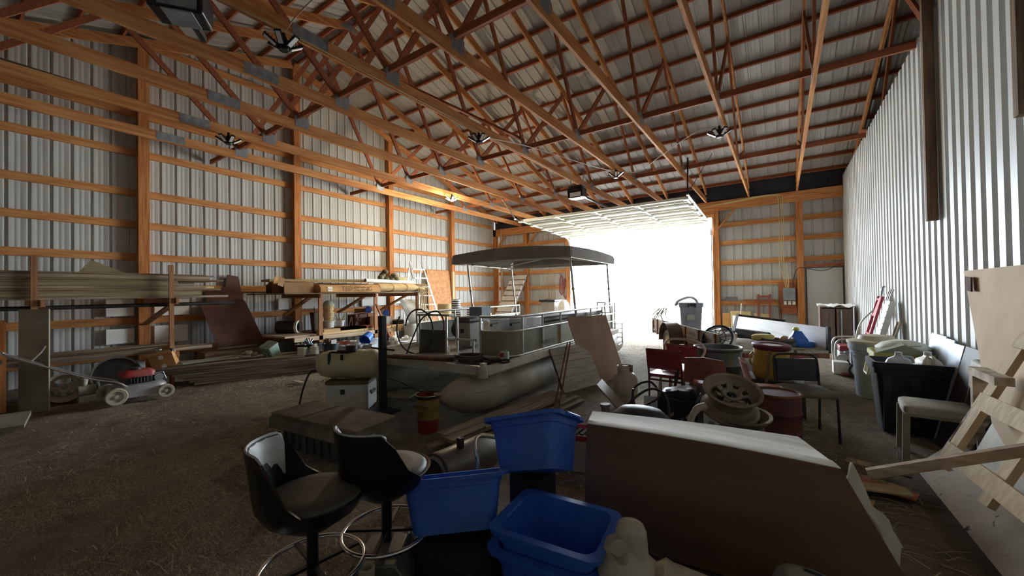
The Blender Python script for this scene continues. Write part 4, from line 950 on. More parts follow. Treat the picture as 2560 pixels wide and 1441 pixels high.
# left side fence
PLF = [(-2.36, 1.3), (-2.36, 2.0), (-2.36, 3.0), (-2.36, 4.0), (-2.36, 4.75)]
bb('fence_panel', skin(PLF, .63, .945), OLVD)
m = MB(); m.tube([(x, y, .95) for x, y in PLF], .016, 8); m.tube([(x, y, 1.14) for x, y in PLF], .018, 8); bb('fence_rail', m, RAIL)
for y in (1.3, 2.3, 3.4, 4.75):
    m = MB(); m.cyl((-2.36, y, .62), (-2.36, y, 1.14), .016, n=8); bb('fence_post', m, RAIL)
m = MB()
for z in (.8, .97, 1.2): m.tube([(-.04, 4.3, z), (-.04, 4.95, z), (-.45, 4.98, z)], .016, 8)
m.tube([(-.04, 4.95, .62), (-.04, 4.95, 1.2)], .016, 8); m.tube([(-.45, 4.98, .62), (-.45, 4.98, 1.2)], .016, 8); m.tube([(-.04, 4.3, .97), (-.04, 4.25, 1.14), (-.04, 4.3, 1.2)], .016, 8); bb('stern_rail', m, RAIL)
m = MB()
for s in (-.18, .0): m.tube([(s, 5.03, .25), (s, 5.35, .27), (s, 5.35, .72), (s, 5.05, .72)], .014, 8)
for z in (.40, .50, .60, .70): m.span((-.2, 5.32, z-.012), (.02, 5.38, z+.012))
bb('stern_ladder', m, RAIL)
# seats and lockers behind the fence
LOCK = pm('pale_locker', '#c3c9cb', '#d2d7d9', 3, .4)
for i, (x0, x1, y0, y1) in enumerate(((-.46, -.30, .74, 1.1), (-.28, -.08, .95, 1.55))):
    m = MB(); m.span((x0, y0, .62), (x1, y1, 1.10)); lk = bb('seat_locker', m, LOCK, bev=.01)
    m = MB(); m.span((x0+.02, y0-.008, 1.0), (x0+.05, y0, 1.03)); m.bar((x0+.02, y0-.005, 1.03), (x1-.02, y0-.005, 1.05), .004, .008); bb('locker_latch', m, DKSTEEL, lk)
SEATG = pm('grey_vinyl_seat', '#77746b', '#8b887e', 4, .5); SEATD = pm('dark_vinyl_cushion', '#423a37', '#544b47', 4, .55)
for x0, x1, y0, y1 in ((-.50, -.08, 1.62, 4.2), (-1.42, -1.14, 1.18, 1.55)):
    m = MB(); m.span((x0, y0, .62), (x1, y1, 1.0)); sb = bb('seat_base', m, SEATG, bev=.02)
    m = MB(); m.span((x0-.01, y0-.02, 1.0), (x1+.01, y1+.02, 1.08)); bb('seat_cushion', m, SEATD, sb, bev=.025)
    m = MB(); m.box(((x0+x1)/2, y0-.004, .87), (.07, .004, .07)); bb('seat_emblem', m, DKSTEEL, sb)
# canopy
CAN = pm('grey_canvas_canopy', '#7b7269', '#8c837a', 4, .85, 0, .05)
m = MB(); nx, ny = 14, 8; top = []
x0, x1, y0, y1 = -2.46, .07, 2.35, 4.62
def cz(u, v): return 2.19+.07*math.sin(PI*u)*1+.03*math.sin(PI*v)
G = []
for j in range(ny+1):
    v = j/ny; y = y0+(y1-y0)*v
    row = [(x0, y, 2.02), (x0, y, 2.13)]+[(x0+.03+(x1-x0-.06)*i/nx, y, cz(i/nx, v)) for i in range(nx+1)]+[(x1, y, 2.13), (x1, y, 2.02)]
    G.append(row)
m.grid(G, .006)
for yy, v in ((y0, 0), (y1, 1)):
    ro = [(x0+.03+(x1-x0-.06)*i/nx, yy, cz(i/nx, v)) for i in range(nx+1)]
    m.grid([[(x, y, z) for x, y, z in ro], [(x, y, 2.02+.02*math.sin(PI*(x-x0)/(x1-x0))) for x, y, z in ro]], .006)
bb('canopy_cover', m, CAN, smooth=50)
m = MB(); m.tube([(x0+.05, y0+.06, 2.03), (x1-.05, y0+.06, 2.03), (x1-.05, y1-.06, 2.03), (x0+.05, y1-.06, 2.03)], .018, 8, True)
for i in range(1, 4): m.tube([(x0+.05, y0+(y1-y0)*i/4, 2.03), ((x0+x1)/2, y0+(y1-y0)*i/4, 2.2), (x1-.05, y0+(y1-y0)*i/4, 2.03)], .014, 8)
bb('canopy_frame', m, RAIL)
for x, yb, yt in ((-.05, 2.85, 2.55), (-.05, 4.72, 4.5), (-2.36, 2.95, 2.72), (-2.36, 4.65, 4.4)):
    m = MB(); m.cyl((x, yb, .63), (x, yt, 2.03), .019, n=10); m.sph((x, yb+(yt-yb)*.62, .63+1.4*.62), .03, 10); bb('canopy_pole', m, RAIL)
# things lying on the boat
def onboat(n, m, mat, label, cat, **k):
    m.v = [BM @ p for p in m.v]; return one(n, m, mat, label, cat, **k)
HOSE = pm('dusty_black_hose', '#2a2725', '#46413c', 9, .7, 0, .05)
onboat('hose_coil', MB().tube(coil((-.42, .24, .635), .16, .016, 5, rise=.012, seed=2), .016, 8), HOSE, 'coil of dark hose on the boat front deck', 'hose')
rnd = random.Random(21)
for i in range(7):
    a = rnd.uniform(-.5, .5); c = (-.62+.11*i, .16+.03*i+rnd.uniform(-.03, .03), .64)
    onboat('chain_link', MB().torus((0, 0, 0), .05, .014, 18, 8, TR(c, (rnd.uniform(-.3, .3), rnd.uniform(-.3, .3), a), (1.5, .8, 1))), DKSTEEL, f'dark rusty iron link on the boat front deck, {ordn(i)} from the left', 'link', group='iron links on the boat deck')
for i, (p, q, r) in enumerate((((-1.45, -.12, .655), (-.45, .0, .67), .026), ((-1.5, .02, .65), (-.45, .08, .65), .02), ((-1.35, .1, .64), (-.62, .42, .64), .022), ((-1.1, .2, .64), (-.52, .66, .64), .02))):
    onboat('deck_pipe', MB().cyl(p, q, r, n=10), [RUST, pm('tan_pipe', '#8b7a64', '#a5937b', 8, .6), ALU, ALU][i], ['rusty round post lying across the boat front deck', 'tan pipe lying across the boat front deck behind the rusty post', 'grey pipe slanting back on the boat front deck', 'second grey pipe slanting back past the low gate'][i], 'pipe')
onboat('deck_board', MB().bar((-1.3, .18, .645), (-.5, .74, .65), .10, .02), W_GX, 'pale grey board lying through the low boat gate', 'board')
t = thing('lamp_oil_bottle', 'clear bottle with a red label on the boat deck edge', 'bottle', BM @ V((-.07, .5, .625)), (0, 0, .3)); m = MB(); m.span((-.055, -.03, 0), (.055, .03, .10)); m.cyl((.02, 0, .10), (.02, 0, .125), .015, n=10); build('bottle_body', m, pm('dusty_clear_bottle', '#a9a59b', '#c2beb4', 9, .3), t, world=False, bev=.012)
m = MB(); m.box((-.025, -.032, .06), (.05, .003, .05)); build('bottle_label', m, pm('red_label', '#8c2a2c', '#b9b2a8', 18, .6, lo=.5, hi=.55), t, world=False)
# big stiff cable hoop standing at the front panel
c = V((-1.38, .25, .98)); m = MB(); P = []
for i in range(30):
    a = 2.4+i*.235; P.append((-1.38+.30*math.cos(a)*(1+.0*i), .22+.006*i, .94+.30*math.sin(a)))
m.tube(bez(P, 2), .011, 8); m.tube(bez([(-1.50, .24, .63), (-1.38, .24, .85), (-1.22, .26, 1.12), (-1.0, .3, 1.22), (-.93, .36, 1.1), (-.96, .38, .92), (-1.05, .36, .80)], 6), .010, 8)
onboat('control_cable', m, HOSE, 'stiff black control cable looped up over the dark front panel', 'cable')
for i, (x, y) in enumerate(((-2.1, 2.1), (-1.7, 2.4), (-1.95, 3.0))):
    onboat('deck_bundle', MB().sph((x, y, .62+.16), (.16, .13, .16), 14), [pm('dark_cloth', '#3a3b40', '#52535a', 7, .9), WHITE_D, BLACK][i], ['dark bundle', 'dusty white bundle', 'black bundle'][i]+' on the far side of the boat floor', 'bundle')
onboat('speaker_box', MB().span((-2.2, 2.55, .62), (-1.9, 2.85, 1.18)), pm('speckled_grey', '#5b5e68', '#74777f', 30, .8), 'speckled grey box on the far side of the boat under the canopy', 'box')
# things leaning on the boat's right side
m = slab((-2.70, 5.15, 0), (-2.56, 5.78, .0), (-2.83, 5.1, .60), .02); one('louvre_screen', m, pm('dark_slate_panel', '#23262b', '#2d3036', 5, .6), 'dark slate panel leaning under the boat rail', 'panel')
t = thing('slatted_screen', 'grey slatted board panel leaning on the boat side', 'panel', (-2.55, 5.4, 0)); A = V((-2.58, 5.02, 0)); Bv = V((-2.36, 5.85, 0)); C = V((-2.79, 4.98, .62))
for i in range(6):
    a = A+(C-A)*(i/6+.004); c2 = A+(C-A)*((i+1)/6-.006); m = slab(a, a+(Bv-A), c2, .018); build('slat', m, pm('grey_slat_board', '#8b8378', '#a59d91', 3, .8, 0, .08, (1, 1, 6)), t)
m = slab(A-V((.02, 0, 0)), Bv-V((.02, 0, 0)), C-V((.02, 0, 0)), .012); build('backing', m, W_OLD, t)
m = slab((-2.52, 5.75, 0), (-2.20, 6.52, 0), (-2.72, 5.42, 1.06), .014); one('painted_plywood', m, pm('rusty_plywood', '#8a6f5e', '#a98f7c', 2.2, .8, 0, .05, (1, 1, .5), c3='#8f9aa2'), 'blotchy pinkish plywood sheet leaning on the boat side', 'panel')
for i in range(2):
    m = MB(); m.cyl((-2.17+.05*i, 3.92+.03*i, 0), (-2.70+.02*i, 5.40+.05*i, .68), .011, n=8); one('iron_rod', m, RUST, ['left', 'right'][i]+' of two thin rusty rods leaning on the boat side', 'rod')
# planks on blocks by the pontoon
pk = wood('wet_plank_y', '#716554', '#95876f', 'y', '#5d5244')
for i, (a, b, w, z) in enumerate((((-2.66, 2.66), (-2.50, 4.62), .14, .115), ((-2.51, 2.60), (-2.35, 4.50), .14, .115), ((-2.42, 2.55), (-2.28, 4.8), .09, .05), ((-2.66, 2.5), (-2.55, 4.3), .12, .05), ((-2.36, 2.75), (-2.18, 4.75), .07, .02))):
    m = MB(); m.bar((a[0], a[1], z), (b[0], b[1], z), w, .035); one('floor_plank', m, pk, ['left top', 'right top', 'right under', 'left under', 'outermost low'][i]+' plank of the stack lying beside the pontoon', 'plank', 'planks beside the pontoon', bev=.003)
for i, y in enumerate((2.75, 4.3)):
    m = MB(); m.span((-2.64, y, -.0), (-2.36, y+.08, .03)); one('timber_bearer', m, W_OLD, ['near', 'far'][i]+' timber bearer under the planks beside the pontoon', 'block')
# oil bucket under the bow
t = thing('oil_bucket', 'red and yellow oil bucket standing under the boat bow', 'bucket', (-3.12, 2.93, 0))
m = MB(); m.lathe([(0, 0), (.105, 0), (.11, .01), (.125, .36), (.13, .365), (.13, .38), (.12, .38), (.105, .02), (0, .02)], 28); build('bucket_body', m, pm('oily_red_bucket', '#6e231f', '#8b2f28', 5, .5), t, world=False)
m = MB(); m.lathe([(.1135, .10), (.1265, .345)], 28); build('bucket_label', m, pm('worn_yellow_label', '#6d5e2e', '#857543', 7, .6, c3='#6a3a2a'), t, world=False)
m = MB(); m.lathe([(.12, .375), (.132, .375), (.132, .355), (.135, .355), (.135, .385), (.12, .388)], 28); build('bucket_rim', m, BLACK, t, world=False)
for i, (s, z, sz) in enumerate((('MOTOR', .255, .05), ('OIL', .185, .055))): text('label_print', s, sz, pm('label_ink', '#6b2620'), t, TR((-3.12, 2.93, 0)) @ frame((.128*math.sin(.2)*1.0, -.126, z), (1, .2, 0), (.2, -1, .06)))
# black winch post at the bow
WP = thing('winch_post', 'tall black square steel post standing before the boat bow', 'post', (-4.07, 3.08, 0))
m = MB(); m.span((-4.11, 3.045, 0), (-4.035, 3.12, 1.19)); build('post_tube', m, BLACK, WP, bev=.006)
m = MB(); m.cyl((-4.3, 3.08, .78), (-3.85, 3.08, .78), .012); build('crank_pin', m, BLACK, WP, bev=.006)
m = MB(); m.span((-4.25, 2.95, 0), (-3.9, 3.2, .03)); build('base_plate', m, BLACK, WP)
m = MB(); m.tube(bez([(-4.0, 3.1, .42), (-3.7, 3.05, .42), (-3.4, 3.0, .38), (-3.05, 3.0, .36)], 5), .008, 6); one('winch_strap', m, DKSTEEL, 'thin dark cable from the black post to the pontoon nose', 'cable')
# cooler and spray tank before the bow
t = thing('cooler', 'white cooler chest with a brown lid below the cream tank', 'cooler', (-4.62, 3.02, 0), (0, 0, math.radians(37)))
m = MB(); m.span((-.26, -.19, 0), (.26, .19, .33)); build('cooler_body', m, pm('cooler_white', '#bdbab2', '#cfccc5', 4, .4, c3='#a6a297'), t, world=False, bev=.02)
m = MB(); m.span((-.27, -.20, .33), (.27, .20, .375)); build('cooler_lid', m, pm('brown_cooler_lid', '#5b4836', '#6d5946', 4, .6), t, world=False, bev=.012)
m = MB(); m.box((-.05, -.194, .24), (.05, .012, .06)); build('latch', m, DKSTEEL, t, world=False); m = MB(); m.box((.264, .0, .2), (.012, .12, .05)); m.bar((.27, -.1, .22), (.27, .1, .20), .012, .03); build('side_handle', m, DKSTEEL, t, world=False)
t = thing('spray_tank', 'cream ribbed spray tank lying on the white cooler', 'tank', (-4.58, 2.98, .378), (0, 0, math.radians(33)))
CRM = pm('cream_tank_plastic', '#b7ae85', '#c8c09a', 3, .45, 0, .02, c3='#a89e74')
m = MB(); rg = []
for x, r in ((-.42, .05), (-.40, .11), (-.36, .15), (-.28, .172), (-.12, .175), (-.06, .165), (.0, .165), (.06, .18), (.16, .185), (.17, .178), (.27, .178), (.28, .185), (.32, .18), (.38, .15), (.41, .10), (.42, .04)):
    rg.append([(x, r*1.05*math.cos(2*PI*k/28), .19+r*math.sin(2*PI*k/28)) for k in range(28)])
m.loft(rg); build('tank_body', m, CRM, t, world=False, smooth=50)
m = MB(); m.box((-.02, -.02, .355), (.24, .14, .04)); m.tube(bez([(-.22, -.14, .33), (-.18, -.14, .36), (-.1, -.13, .35)], 4), .012); m.box((-.2, -.165, .28), (.025, .03, .13)); m.box((-.04, -.172, .30), (.025, .02, .07)); build('tank_fittings', m, BLACK, t, world=False)
m = MB(); m.lathe([(0, 0), (.07, 0), (.07, .05), (0, .055)], 20, TR((.0, .02, .375))); build('tank_cap', m, BLACK, t, world=False)
m = MB(); m.tube(bez([(-.40, -.05, .12), (-.48, -.1, .10), (-.56, -.12, -.1), (-.62, -.1, -.3)], 5), .012, 8); build('drain_hose', m, HOSE, t, world=False)
# truck bed tool box
t = thing('truck_tool_box', 'long grey brown plastic truck tool box lying on the dirt', 'tool box', (-3.5, 2.08, 0), (0, 0, .10))
TBX = pm('dusty_tool_box', '#4c463c', '#655d50', 4, .8, 0, .04, c3='#7b7160'); TBB = pm('dark_tool_box_base', '#33322f', '#46443f', 6, .8)
m = MB(); m.loft([[(x*g+.0, y*g2, z) for x, y in rrect(.56, .20, .04)] for z, g, g2 in ((0, .84, .85), (.20, .88, .9))])
for i in range(9): m.span((-.46+i*.105, -.196, .02), (-.43+i*.105, -.16, .2))
build('box_base', m, TBB, t, world=False, bev=.006)
m = MB(); m.loft([[(x*g, y*g, z) for x, y in rrect(.62, .25, .04)] for z, g in ((.20, 1), (.29, 1.0), (.30, .985))]); lid = build('box_lid', m, TBX, t, world=False, bev=.008)
for x0, x1 in ((-.60, -.19), (-.165, .60)):
    m = MB(); m.loft([[((x0+x1)/2+x*g, y*g, z) for x, y in rrect((x1-x0)/2, .235, .03)] for z, g in ((.298, 1), (.33, 1), (.335, .98))]); build('lid_panel', m, TBX, lid, world=False)
m = MB(); m.box((.622, -.1, .25), (.01, .09, .05)); build('lid_latch', m, GALV, lid, world=False)
m = slab((-4.9, 3.35, .02), (-4.2, 3.6, .03), (-5.1, 3.75, .02), .01); one('cardboard_scrap', m, pm('muddy_cardboard', '#8a7858', '#a59270', 5, .9, 0, .1), 'flattened muddy cardboard scrap on the dirt behind the cooler', 'cardboard')
rnd = random.Random(31)
for i in range(9):
    a = rnd.uniform(0, 3.1); c = V((-5.9+rnd.uniform(-.8, .9), 3.9+rnd.uniform(-.5, .5), .012)); d = V((math.cos(a), math.sin(a), 0))*rnd.uniform(.1, .28); e = V((-math.sin(a), math.cos(a), .1))*rnd.uniform(.06, .14)
    m = slab(c, c+d, c+e, .006); one('paper_scrap', m, [pm('muddy_cardboard', ''), PILE, pm('tan_scrap', '#9a8862', '#b5a57f', 6, .9)][i % 3], f'torn brown scrap on the dirt between the plank pile and the boat, {ordn(i)} of nine', 'scrap', 'torn scraps on the dirt')
# ================================================================ trailer and what is on it
TM = TR((-.82, 6.95, 0), (0, 0, .501))
TRL = thing('utility_trailer', 'low utility trailer with brown board sides and a white board side', 'trailer', (-.82, 6.95, 0), (0, 0, .501))
def tb(n, m, mat, par=None, **k): return build(n, m, mat, par or TRL, world=False, **k)
m = MB(); m.span((0, 0, .43), (1.6, 4.0, .48)); tb('bed', m, wood('dusty_bed_y', '#8b8070', '#b0a594', 'y'))
for x in (.02, 1.58):
    m = MB(); m.span((x-.03, 0, .36), (x+.03, 4.0, .43)); tb('frame_rail', m, RUST)
tb('rear_crossbar', MB().span((0, -.02, .37), (1.6, .03, .44)), RUST); tb('drawbar', MB().bar((.4, 4.0, .4), (.8, 5.1, .4), .06, .06), RUST); tb('drawbar', MB().bar((1.2, 4.0, .4), (.8, 5.1, .4), .06, .06), RUST); tb('front_crossbar', MB().span((0, 3.97, .37), (1.6, 4.02, .44)), RUST)
for x0, w in ((.35, .3), (.95, .32)):
    m = MB(); m.span((x0, -.028, .378), (x0+w, -.02, .43)); tb('red_reflector', m, pm('faded_red_reflector', '#7e2a30', '#96383e', 8, .4))
LS = wood('trailer_side_y', '#6a5745', '#8a7662', 'y', '#9a9186')
m = MB(); m.span((-.025, .0, .46), (0, 4.0, .74)); tb('side_board', m, LS)
for y in (.1, .8, 1.5, 2.2, 3.55, 3.95):
    m = MB(); m.span((-.05, y-.03, .36), (-.025, y+.03, .74)); tb('side_stake', m, RUST)
WSB = pm('peeling_white_board', '#c9ccd2', '#dcdfe4', 4, .6, 0, .03, (1, .4, 4), c3='#a9abb2')
m = MB(); m.span((1.60, .05, .46), (1.63, 3.2, .83)); tb('side_board', m, WSB)
m = MB(); m.span((1.595, .0, .44), (1.64, .05, .85)); tb('side_stake', m, DKSTEEL)
# fender and wheel
FND = pm('rusty_brown_fender', '#4f3c36', '#65504a', 4, .7, .1, .05)
cy = 2.0; cx = -.16
m = MB(); P = []
for i in range(13):
    a = PI*i/12; P.append((cy-.40*math.cos(a), .37+.40*math.sin(a)))
m.grid([[(x, y, z) for x in (-.30, -.03)] for y, z in P], .006); m.add([(-.03, y, z) for y, z in P]+[(-.03, cy, .37)], [(i, i+1, 13) for i in range(12)]); tb('fender', m, FND)
m = MB(); M = TR((cx, cy, .315), (0, PI/2, 0)); m.lathe([(.19, -.07), (.27, -.09), (.30, -.08), (.315, -.04), (.315, .04), (.30, .08), (.27, .09), (.19, .07), (.19, -.07)], 34, M); wl = tb('tire', m, pm('dusty_tire', '#453d38', '#5c534c', 9, .9, 0, .1))
m = MB(); m.lathe([(0, -.06), (.06, -.085), (.07, -.06), (.11, -.05), (.18, -.065), (.2, -.075), (.2, .06), (0, .06)], 28, M); tb('wheel_hub', m, pm('tan_hub', '#a08b5c', '#b9a676', 6, .6), wl)
def ontr(n, m, mat, label, cat, **k):
    m.v = [TM @ p for p in m.v]; return one(n, m, mat, label, cat, **k)
def tloc(x, y, z): return TM @ V((x, y, z))
GC = thing('trash_can', 'grey square trash can full of scraps standing on the trailer', 'trash can', tloc(.48, 2.75, .482), (0, 0, .35))
GCM = pm('slate_grey_plastic', '#757985', '#878b97', 4, .5)
m = MB(); ro = lambda g, z: [(x*g, y*g, z) for x, y in rrect(.24, .23, .05)]
m.loft([ro(.82, 0), ro(.97, .58), ro(1.04, .585), ro(1.06, .68), ro(.96, .68), ro(.94, .60), ro(.8, .03)]); build('can_body', m, GCM, GC, world=False)
m = MB(); m.span((-.08, -.27, .61), (.08, -.24, .66)); m.span((-.08, -.30, .58), (-.06, -.24, .66)); m.span((.06, -.30, .58), (.08, -.24, .66)); build('can_handle', m, DKSTEEL, GC, world=False)
m = MB(); m.box((-.02, -.226, .36), (.16, .004, .12)); build('can_sticker', m, pm('faded_sticker', '#9a9a94', '#aaa9a2', 9), GC, world=False)
m = MB(); m.tube(bez([(-.3, .0, .62), (-.22, .05, .72), (.0, .05, .80), (.15, .1, .74), (.2, .1, .6)], 6), .03, 8); build('rolled_sheet', m, pm('pale_grey_sheet', '#a9a9a9', '#c2c2c2', 6, .6), GC, world=False)
t = thing('folding_rack', 'pale tangled folding frame hanging beside the grey trash can', 'frame', tloc(-.04, 2.9, .75))
m = MB()
for i in range(4): m.tube([(-.30+.06*i, .15, -.02+.04*i), (-.12+.05*i, .1, .28), (-.28+.1*i, .05, .12)], .014, 6)
m.tube([(.05, .1, -.27), (-.1, .1, .1), (-.02, .1, .3)], .016, 6); build('frame_tubes', m, pm('pale_tube', '#bdbab3', '#d0cdc6', 6), t, world=False)
rnd = random.Random(14)
for i in range(6):
    t = thing('grey_brick', f'pale hollow block heaped on the near half of the trailer, {ordn(i)} of six', 'block', tloc(.25+.16*(i % 3), 1.05+.3*(i//3), .485+.0*i), (rnd.uniform(-.1, .1), rnd.uniform(-.1, .1), rnd.uniform(0, .6)), 'hollow blocks on the trailer')
    m = MB(); m.span((-.14, -.09, .0), (.14, -.065, .17)); m.span((-.14, .065, .0), (.14, .09, .17)); m.span((-.14, -.065, 0), (-.115, .065, .17)); m.span((.115, -.065, 0), (.14, .065, .17)); m.span((-.012, -.065, 0), (.012, .065, .17)); build('block_body', m, pm('pale_block', '#a5a096', '#bcb7ad', 14, .95, 0, .1), t, world=False)
m = hollow(MB(), (.70, 1.5, .64), (1.12, .75, .60), .09, .08); ontr('black_pipe', m, pm('bluish_black_pipe', '#373a45', '#4a4d59', 5, .5), 'thick black plastic pipe lying on the trailer', 'pipe')
for i, (x, y, r) in enumerate(((.9, 1.15, .12),)): ontr('pipe_cradle', MB().span((.6, .8, .482), (1.25, 1.5, .505)), W_GY, 'grey board under the thick black pipe', 'board')
m = MB(); m.bar((.45, .55, .72), (1.15, 1.95, .92), .045, .04); m.bar((1.15, 1.95, .92), (1.60, 1.1, .86), .045, .04); ontr('bent_rail', m, DKSTEEL, 'dark bent steel rail propped across the trailer', 'rail')
FN = thing('box_fan', 'round black wire fan lying against the trailer side', 'fan', tloc(.06, .28, .50)); M = TR((0, .1, .13), (1.0, .15, -.4))
m = MB(); m.torus((0, 0, .0), .24, .016, 34, 8, M); m.torus((0, 0, .02), .15, .007, 28, 6, M)
for i in range(12):
    a = 2*PI*i/12; m.tube([M @ V((.05*math.cos(a), .05*math.sin(a), .02)), M @ V((.24*math.cos(a), .24*math.sin(a), 0))], .005, 5)
m.lathe([(0, .02), (.06, .02), (.06, -.05), (0, -.05)], 18, M); build('fan_guard', m, pm('blue_black_guard', '#1d2430', '#2a3342', 8), FN, world=False)
m = MB(); m.lathe([(.25, -.10), (.262, -.10), (.262, .0), (.25, 0), (.25, -.10)], 34, M); build('fan_shroud', m, pm('pale_fan_rim', '#b5b3aa', '#c9c7be', 6, .5), FN, world=False)
ontr('cloth_heap', MB().loft([[(.62+.30*g*math.cos(2*PI*k/20)*(1+.1*math.sin(3*k)), .55+.30*g*math.sin(2*PI*k/20), z) for k in range(20)] for z, g in ((.482, 1.1), (.53, 1.0), (.57, .7), (.60, .3))]), pm('dusty_white_cloth', '#a9a59b', '#c6c2b7', 6, .9, 0, .2), 'heap of dusty white cloth on the near end of the trailer', 'cloth', smooth=70)
ontr('foam_pad', MB().loft([[(.86+.17*g*math.cos(2*PI*k/24), .42+.13*g*math.sin(2*PI*k/24), z) for k in range(24)] for z, g in ((.60, .8), (.62, 1), (.67, 1), (.69, .8))]), pm('mustard_foam', '#a08f4c', '#b9a965', 7, .85), 'mustard yellow round cushion on the white cloth heap', 'cushion')
ontr('hose_coil', MB().tube(coil((1.02, .30, .52), .22, .022, 5, rise=.022, seed=5), .022, 8), HOSE, 'thick black hose coil on the near end of the trailer', 'hose')
ontr('tan_ball', MB().sph((1.22, .46, .575), .09, 18), pm('tan_ball', '#9a7a58', '#b08f6c', 5, .5), 'tan ball beside the black hose coil on the trailer', 'ball')
ontr('purple_cup', MB().lathe([(0, 0), (.04, 0), (.05, .05), (.03, .07), (0, .075)], 18, TR((1.24, .36, .60), (1.2, 0, .4))), pm('purple_plastic', '#7e559e', '#9370b0', 6, .4), 'purple plastic cup next to the tan ball', 'cup')
t = thing('toy_truck', 'blue plastic toy with a yellow top on the trailer corner', 'toy', tloc(1.42, .45, .482), (0, 0, .2)); m = MB(); m.loft([[(x*g, y*g, z) for x, y in rrect(.13, .10, .04)] for z, g in ((0, .9), (.04, 1.05), (.12, 1.0), (.22, .55), (.26, .4))]); m.span((.08, -.1, .0), (.2, .1, .09)); build('toy_body', m, BLU, t, world=False, bev=.01)
m = MB(); m.sph((-.02, 0, .29), (.05, .05, .035), 12); build('toy_top', m, pm('bright_yellow', '#c2b83a', '#d4ca55', 6, .4), t, world=False)
ontr('scrap_board', MB().span((.75, .02, .482), (1.55, .2, .50)), W_GX, 'flat board on the tail end of the trailer', 'board')
# ================================================================ back wall right of the doorway
t = thing('electrical_panel', 'grey electrical panel box on the back wall beside the white door', 'electrical panel', (.18, 13.7, 1.0))
m = MB(); m.span((-.06, 13.80, .72), (.36, 13.835, 1.62)); build('backboard', m, W_RED, t)
m = MB(); m.span((.04, 13.70, 1.10), (.33, 13.80, 1.46)); build('panel_case', m, pm('panel_grey', '#6b6f72', '#7b7f82', 5, .5), t, bev=.008)
for x in (.09, .19, .29):
    m = MB(); m.span((x-.035, 13.75, .98), (x+.035, 13.80, 1.08)); build('outlet_box', m, WHITE_D, t)
YC = pm('yellow_cable', '#b9a56a', '#cdbb84', 8, .6)
for i in range(3):
    m = MB(); x = -.02+.05*i
    m.tube(bez([(DX1+.2-.5, 13.64, 4.05), (-1.0, 13.64, 4.10+.02*i), (-.4, 13.64, 4.16+.015*i), (x-.05, 13.63, 4.14), (x, 13.64, 3.95), (x+.01, 13.66, 3.2), (x-.01, 13.67, 2.3), (x+.05+.02*i, 13.68, 1.9), (.12+.03*i, 13.72, 1.47)], 6), .009, 6)
    one('power_cable', m, YC, f'yellow cable looping from the header down to the electrical panel, {["left", "middle", "right"][i]} of three', 'cable', 'yellow cables')
m = MB(); m.tube(bez([(.28, 13.75, 1.46), (.3, 13.7, 1.75), (.42, 13.66, 2.02), (.7, 13.72, 1.97), (1.0, 13.74, 1.93), (1.35, 13.72, 2.1)], 6), .008, 6); one('power_cable', m, HOSE, 'black cable from the panel over the white door', 'cable')
t = thing('wooden_trestle', 'dull red ladder-like wooden frame leaning on the back wall right of the doorway', 'frame', (-.4, 13.7, 0))
for x in (-.56, -.28):
    m = MB(); m.bar((x, 13.35, 0), (x, 13.78, 1.28), .06, .03, (0, 1, 0)); build('upright', m, pm('dull_red_wood', ''), t)
for z in (1.22, .5):
    m = MB(); m.span((-.59, 13.36+.33*z, z-.03), (-.25, 13.40+.33*z, z+.03)); build('crosspiece', m, pm('dull_red_wood', ''), t)
m = MB(); m.span((-1.42, 13.70, .952+.14), (-1.12, 13.83, .952+.26)); one('black_box', m, pm('dark_grey_case', '#4a4d50', '#5c5f62', 5), 'dark grey flat case on the girt right of the doorway', 'case')
m = MB(); m.span((-.95, 13.78, 1.092), (-.1, 13.83, 1.13)); one('ledge_board', m, W_RED, 'reddish board lying on the girt behind the red frame', 'board')
FY = pm('yellow_foam', '#b09a63', '#c3ae78', 6, .9, 0, .05)
m = MB(); m.span((-1.28, 13.5, 0), (-.74, 13.68, .78)); one('foam_block', m, FY, 'yellow foam block standing right of the doorway', 'foam block', bev=.02)
m = MB(); m.span((-1.5, 13.55, 0), (-1.3, 13.75, .72)); one('small_carton', m, CARD, 'brown carton beside the yellow foam block at the doorway', 'carton')
m = MB(); M = TR((0, 13.66, 0), (PI/2, 0, 0)); m.prism([(-.68, 0), (-.08, 0), (-.08, .3), (-.2, .58), (-.34, .70), (-.68, .74)], -.06, .06, M); one('foam_sheet', m, FY, 'yellow foam sheet with a cut corner behind the red frame', 'foam sheet')
m = MB(); m.cyl((-1.05, 13.3, 0), (-.98, 13.44, 1.02), .013, n=8); one('white_stick', m, WHITE_D, 'thin white stick leaning on the yellow foam block', 'stick')
for i in range(3):
    m = MB(); m.cyl((-.02+.05*i, 13.6, 0), (-.06+.04*i, 13.8, 1.15-.3*i), .012, n=8); one('metal_stake', m, RUST, f'rusty stake leaning below the electrical panel, {["left", "middle", "right"][i]} of three', 'stake', 'rusty stakes')
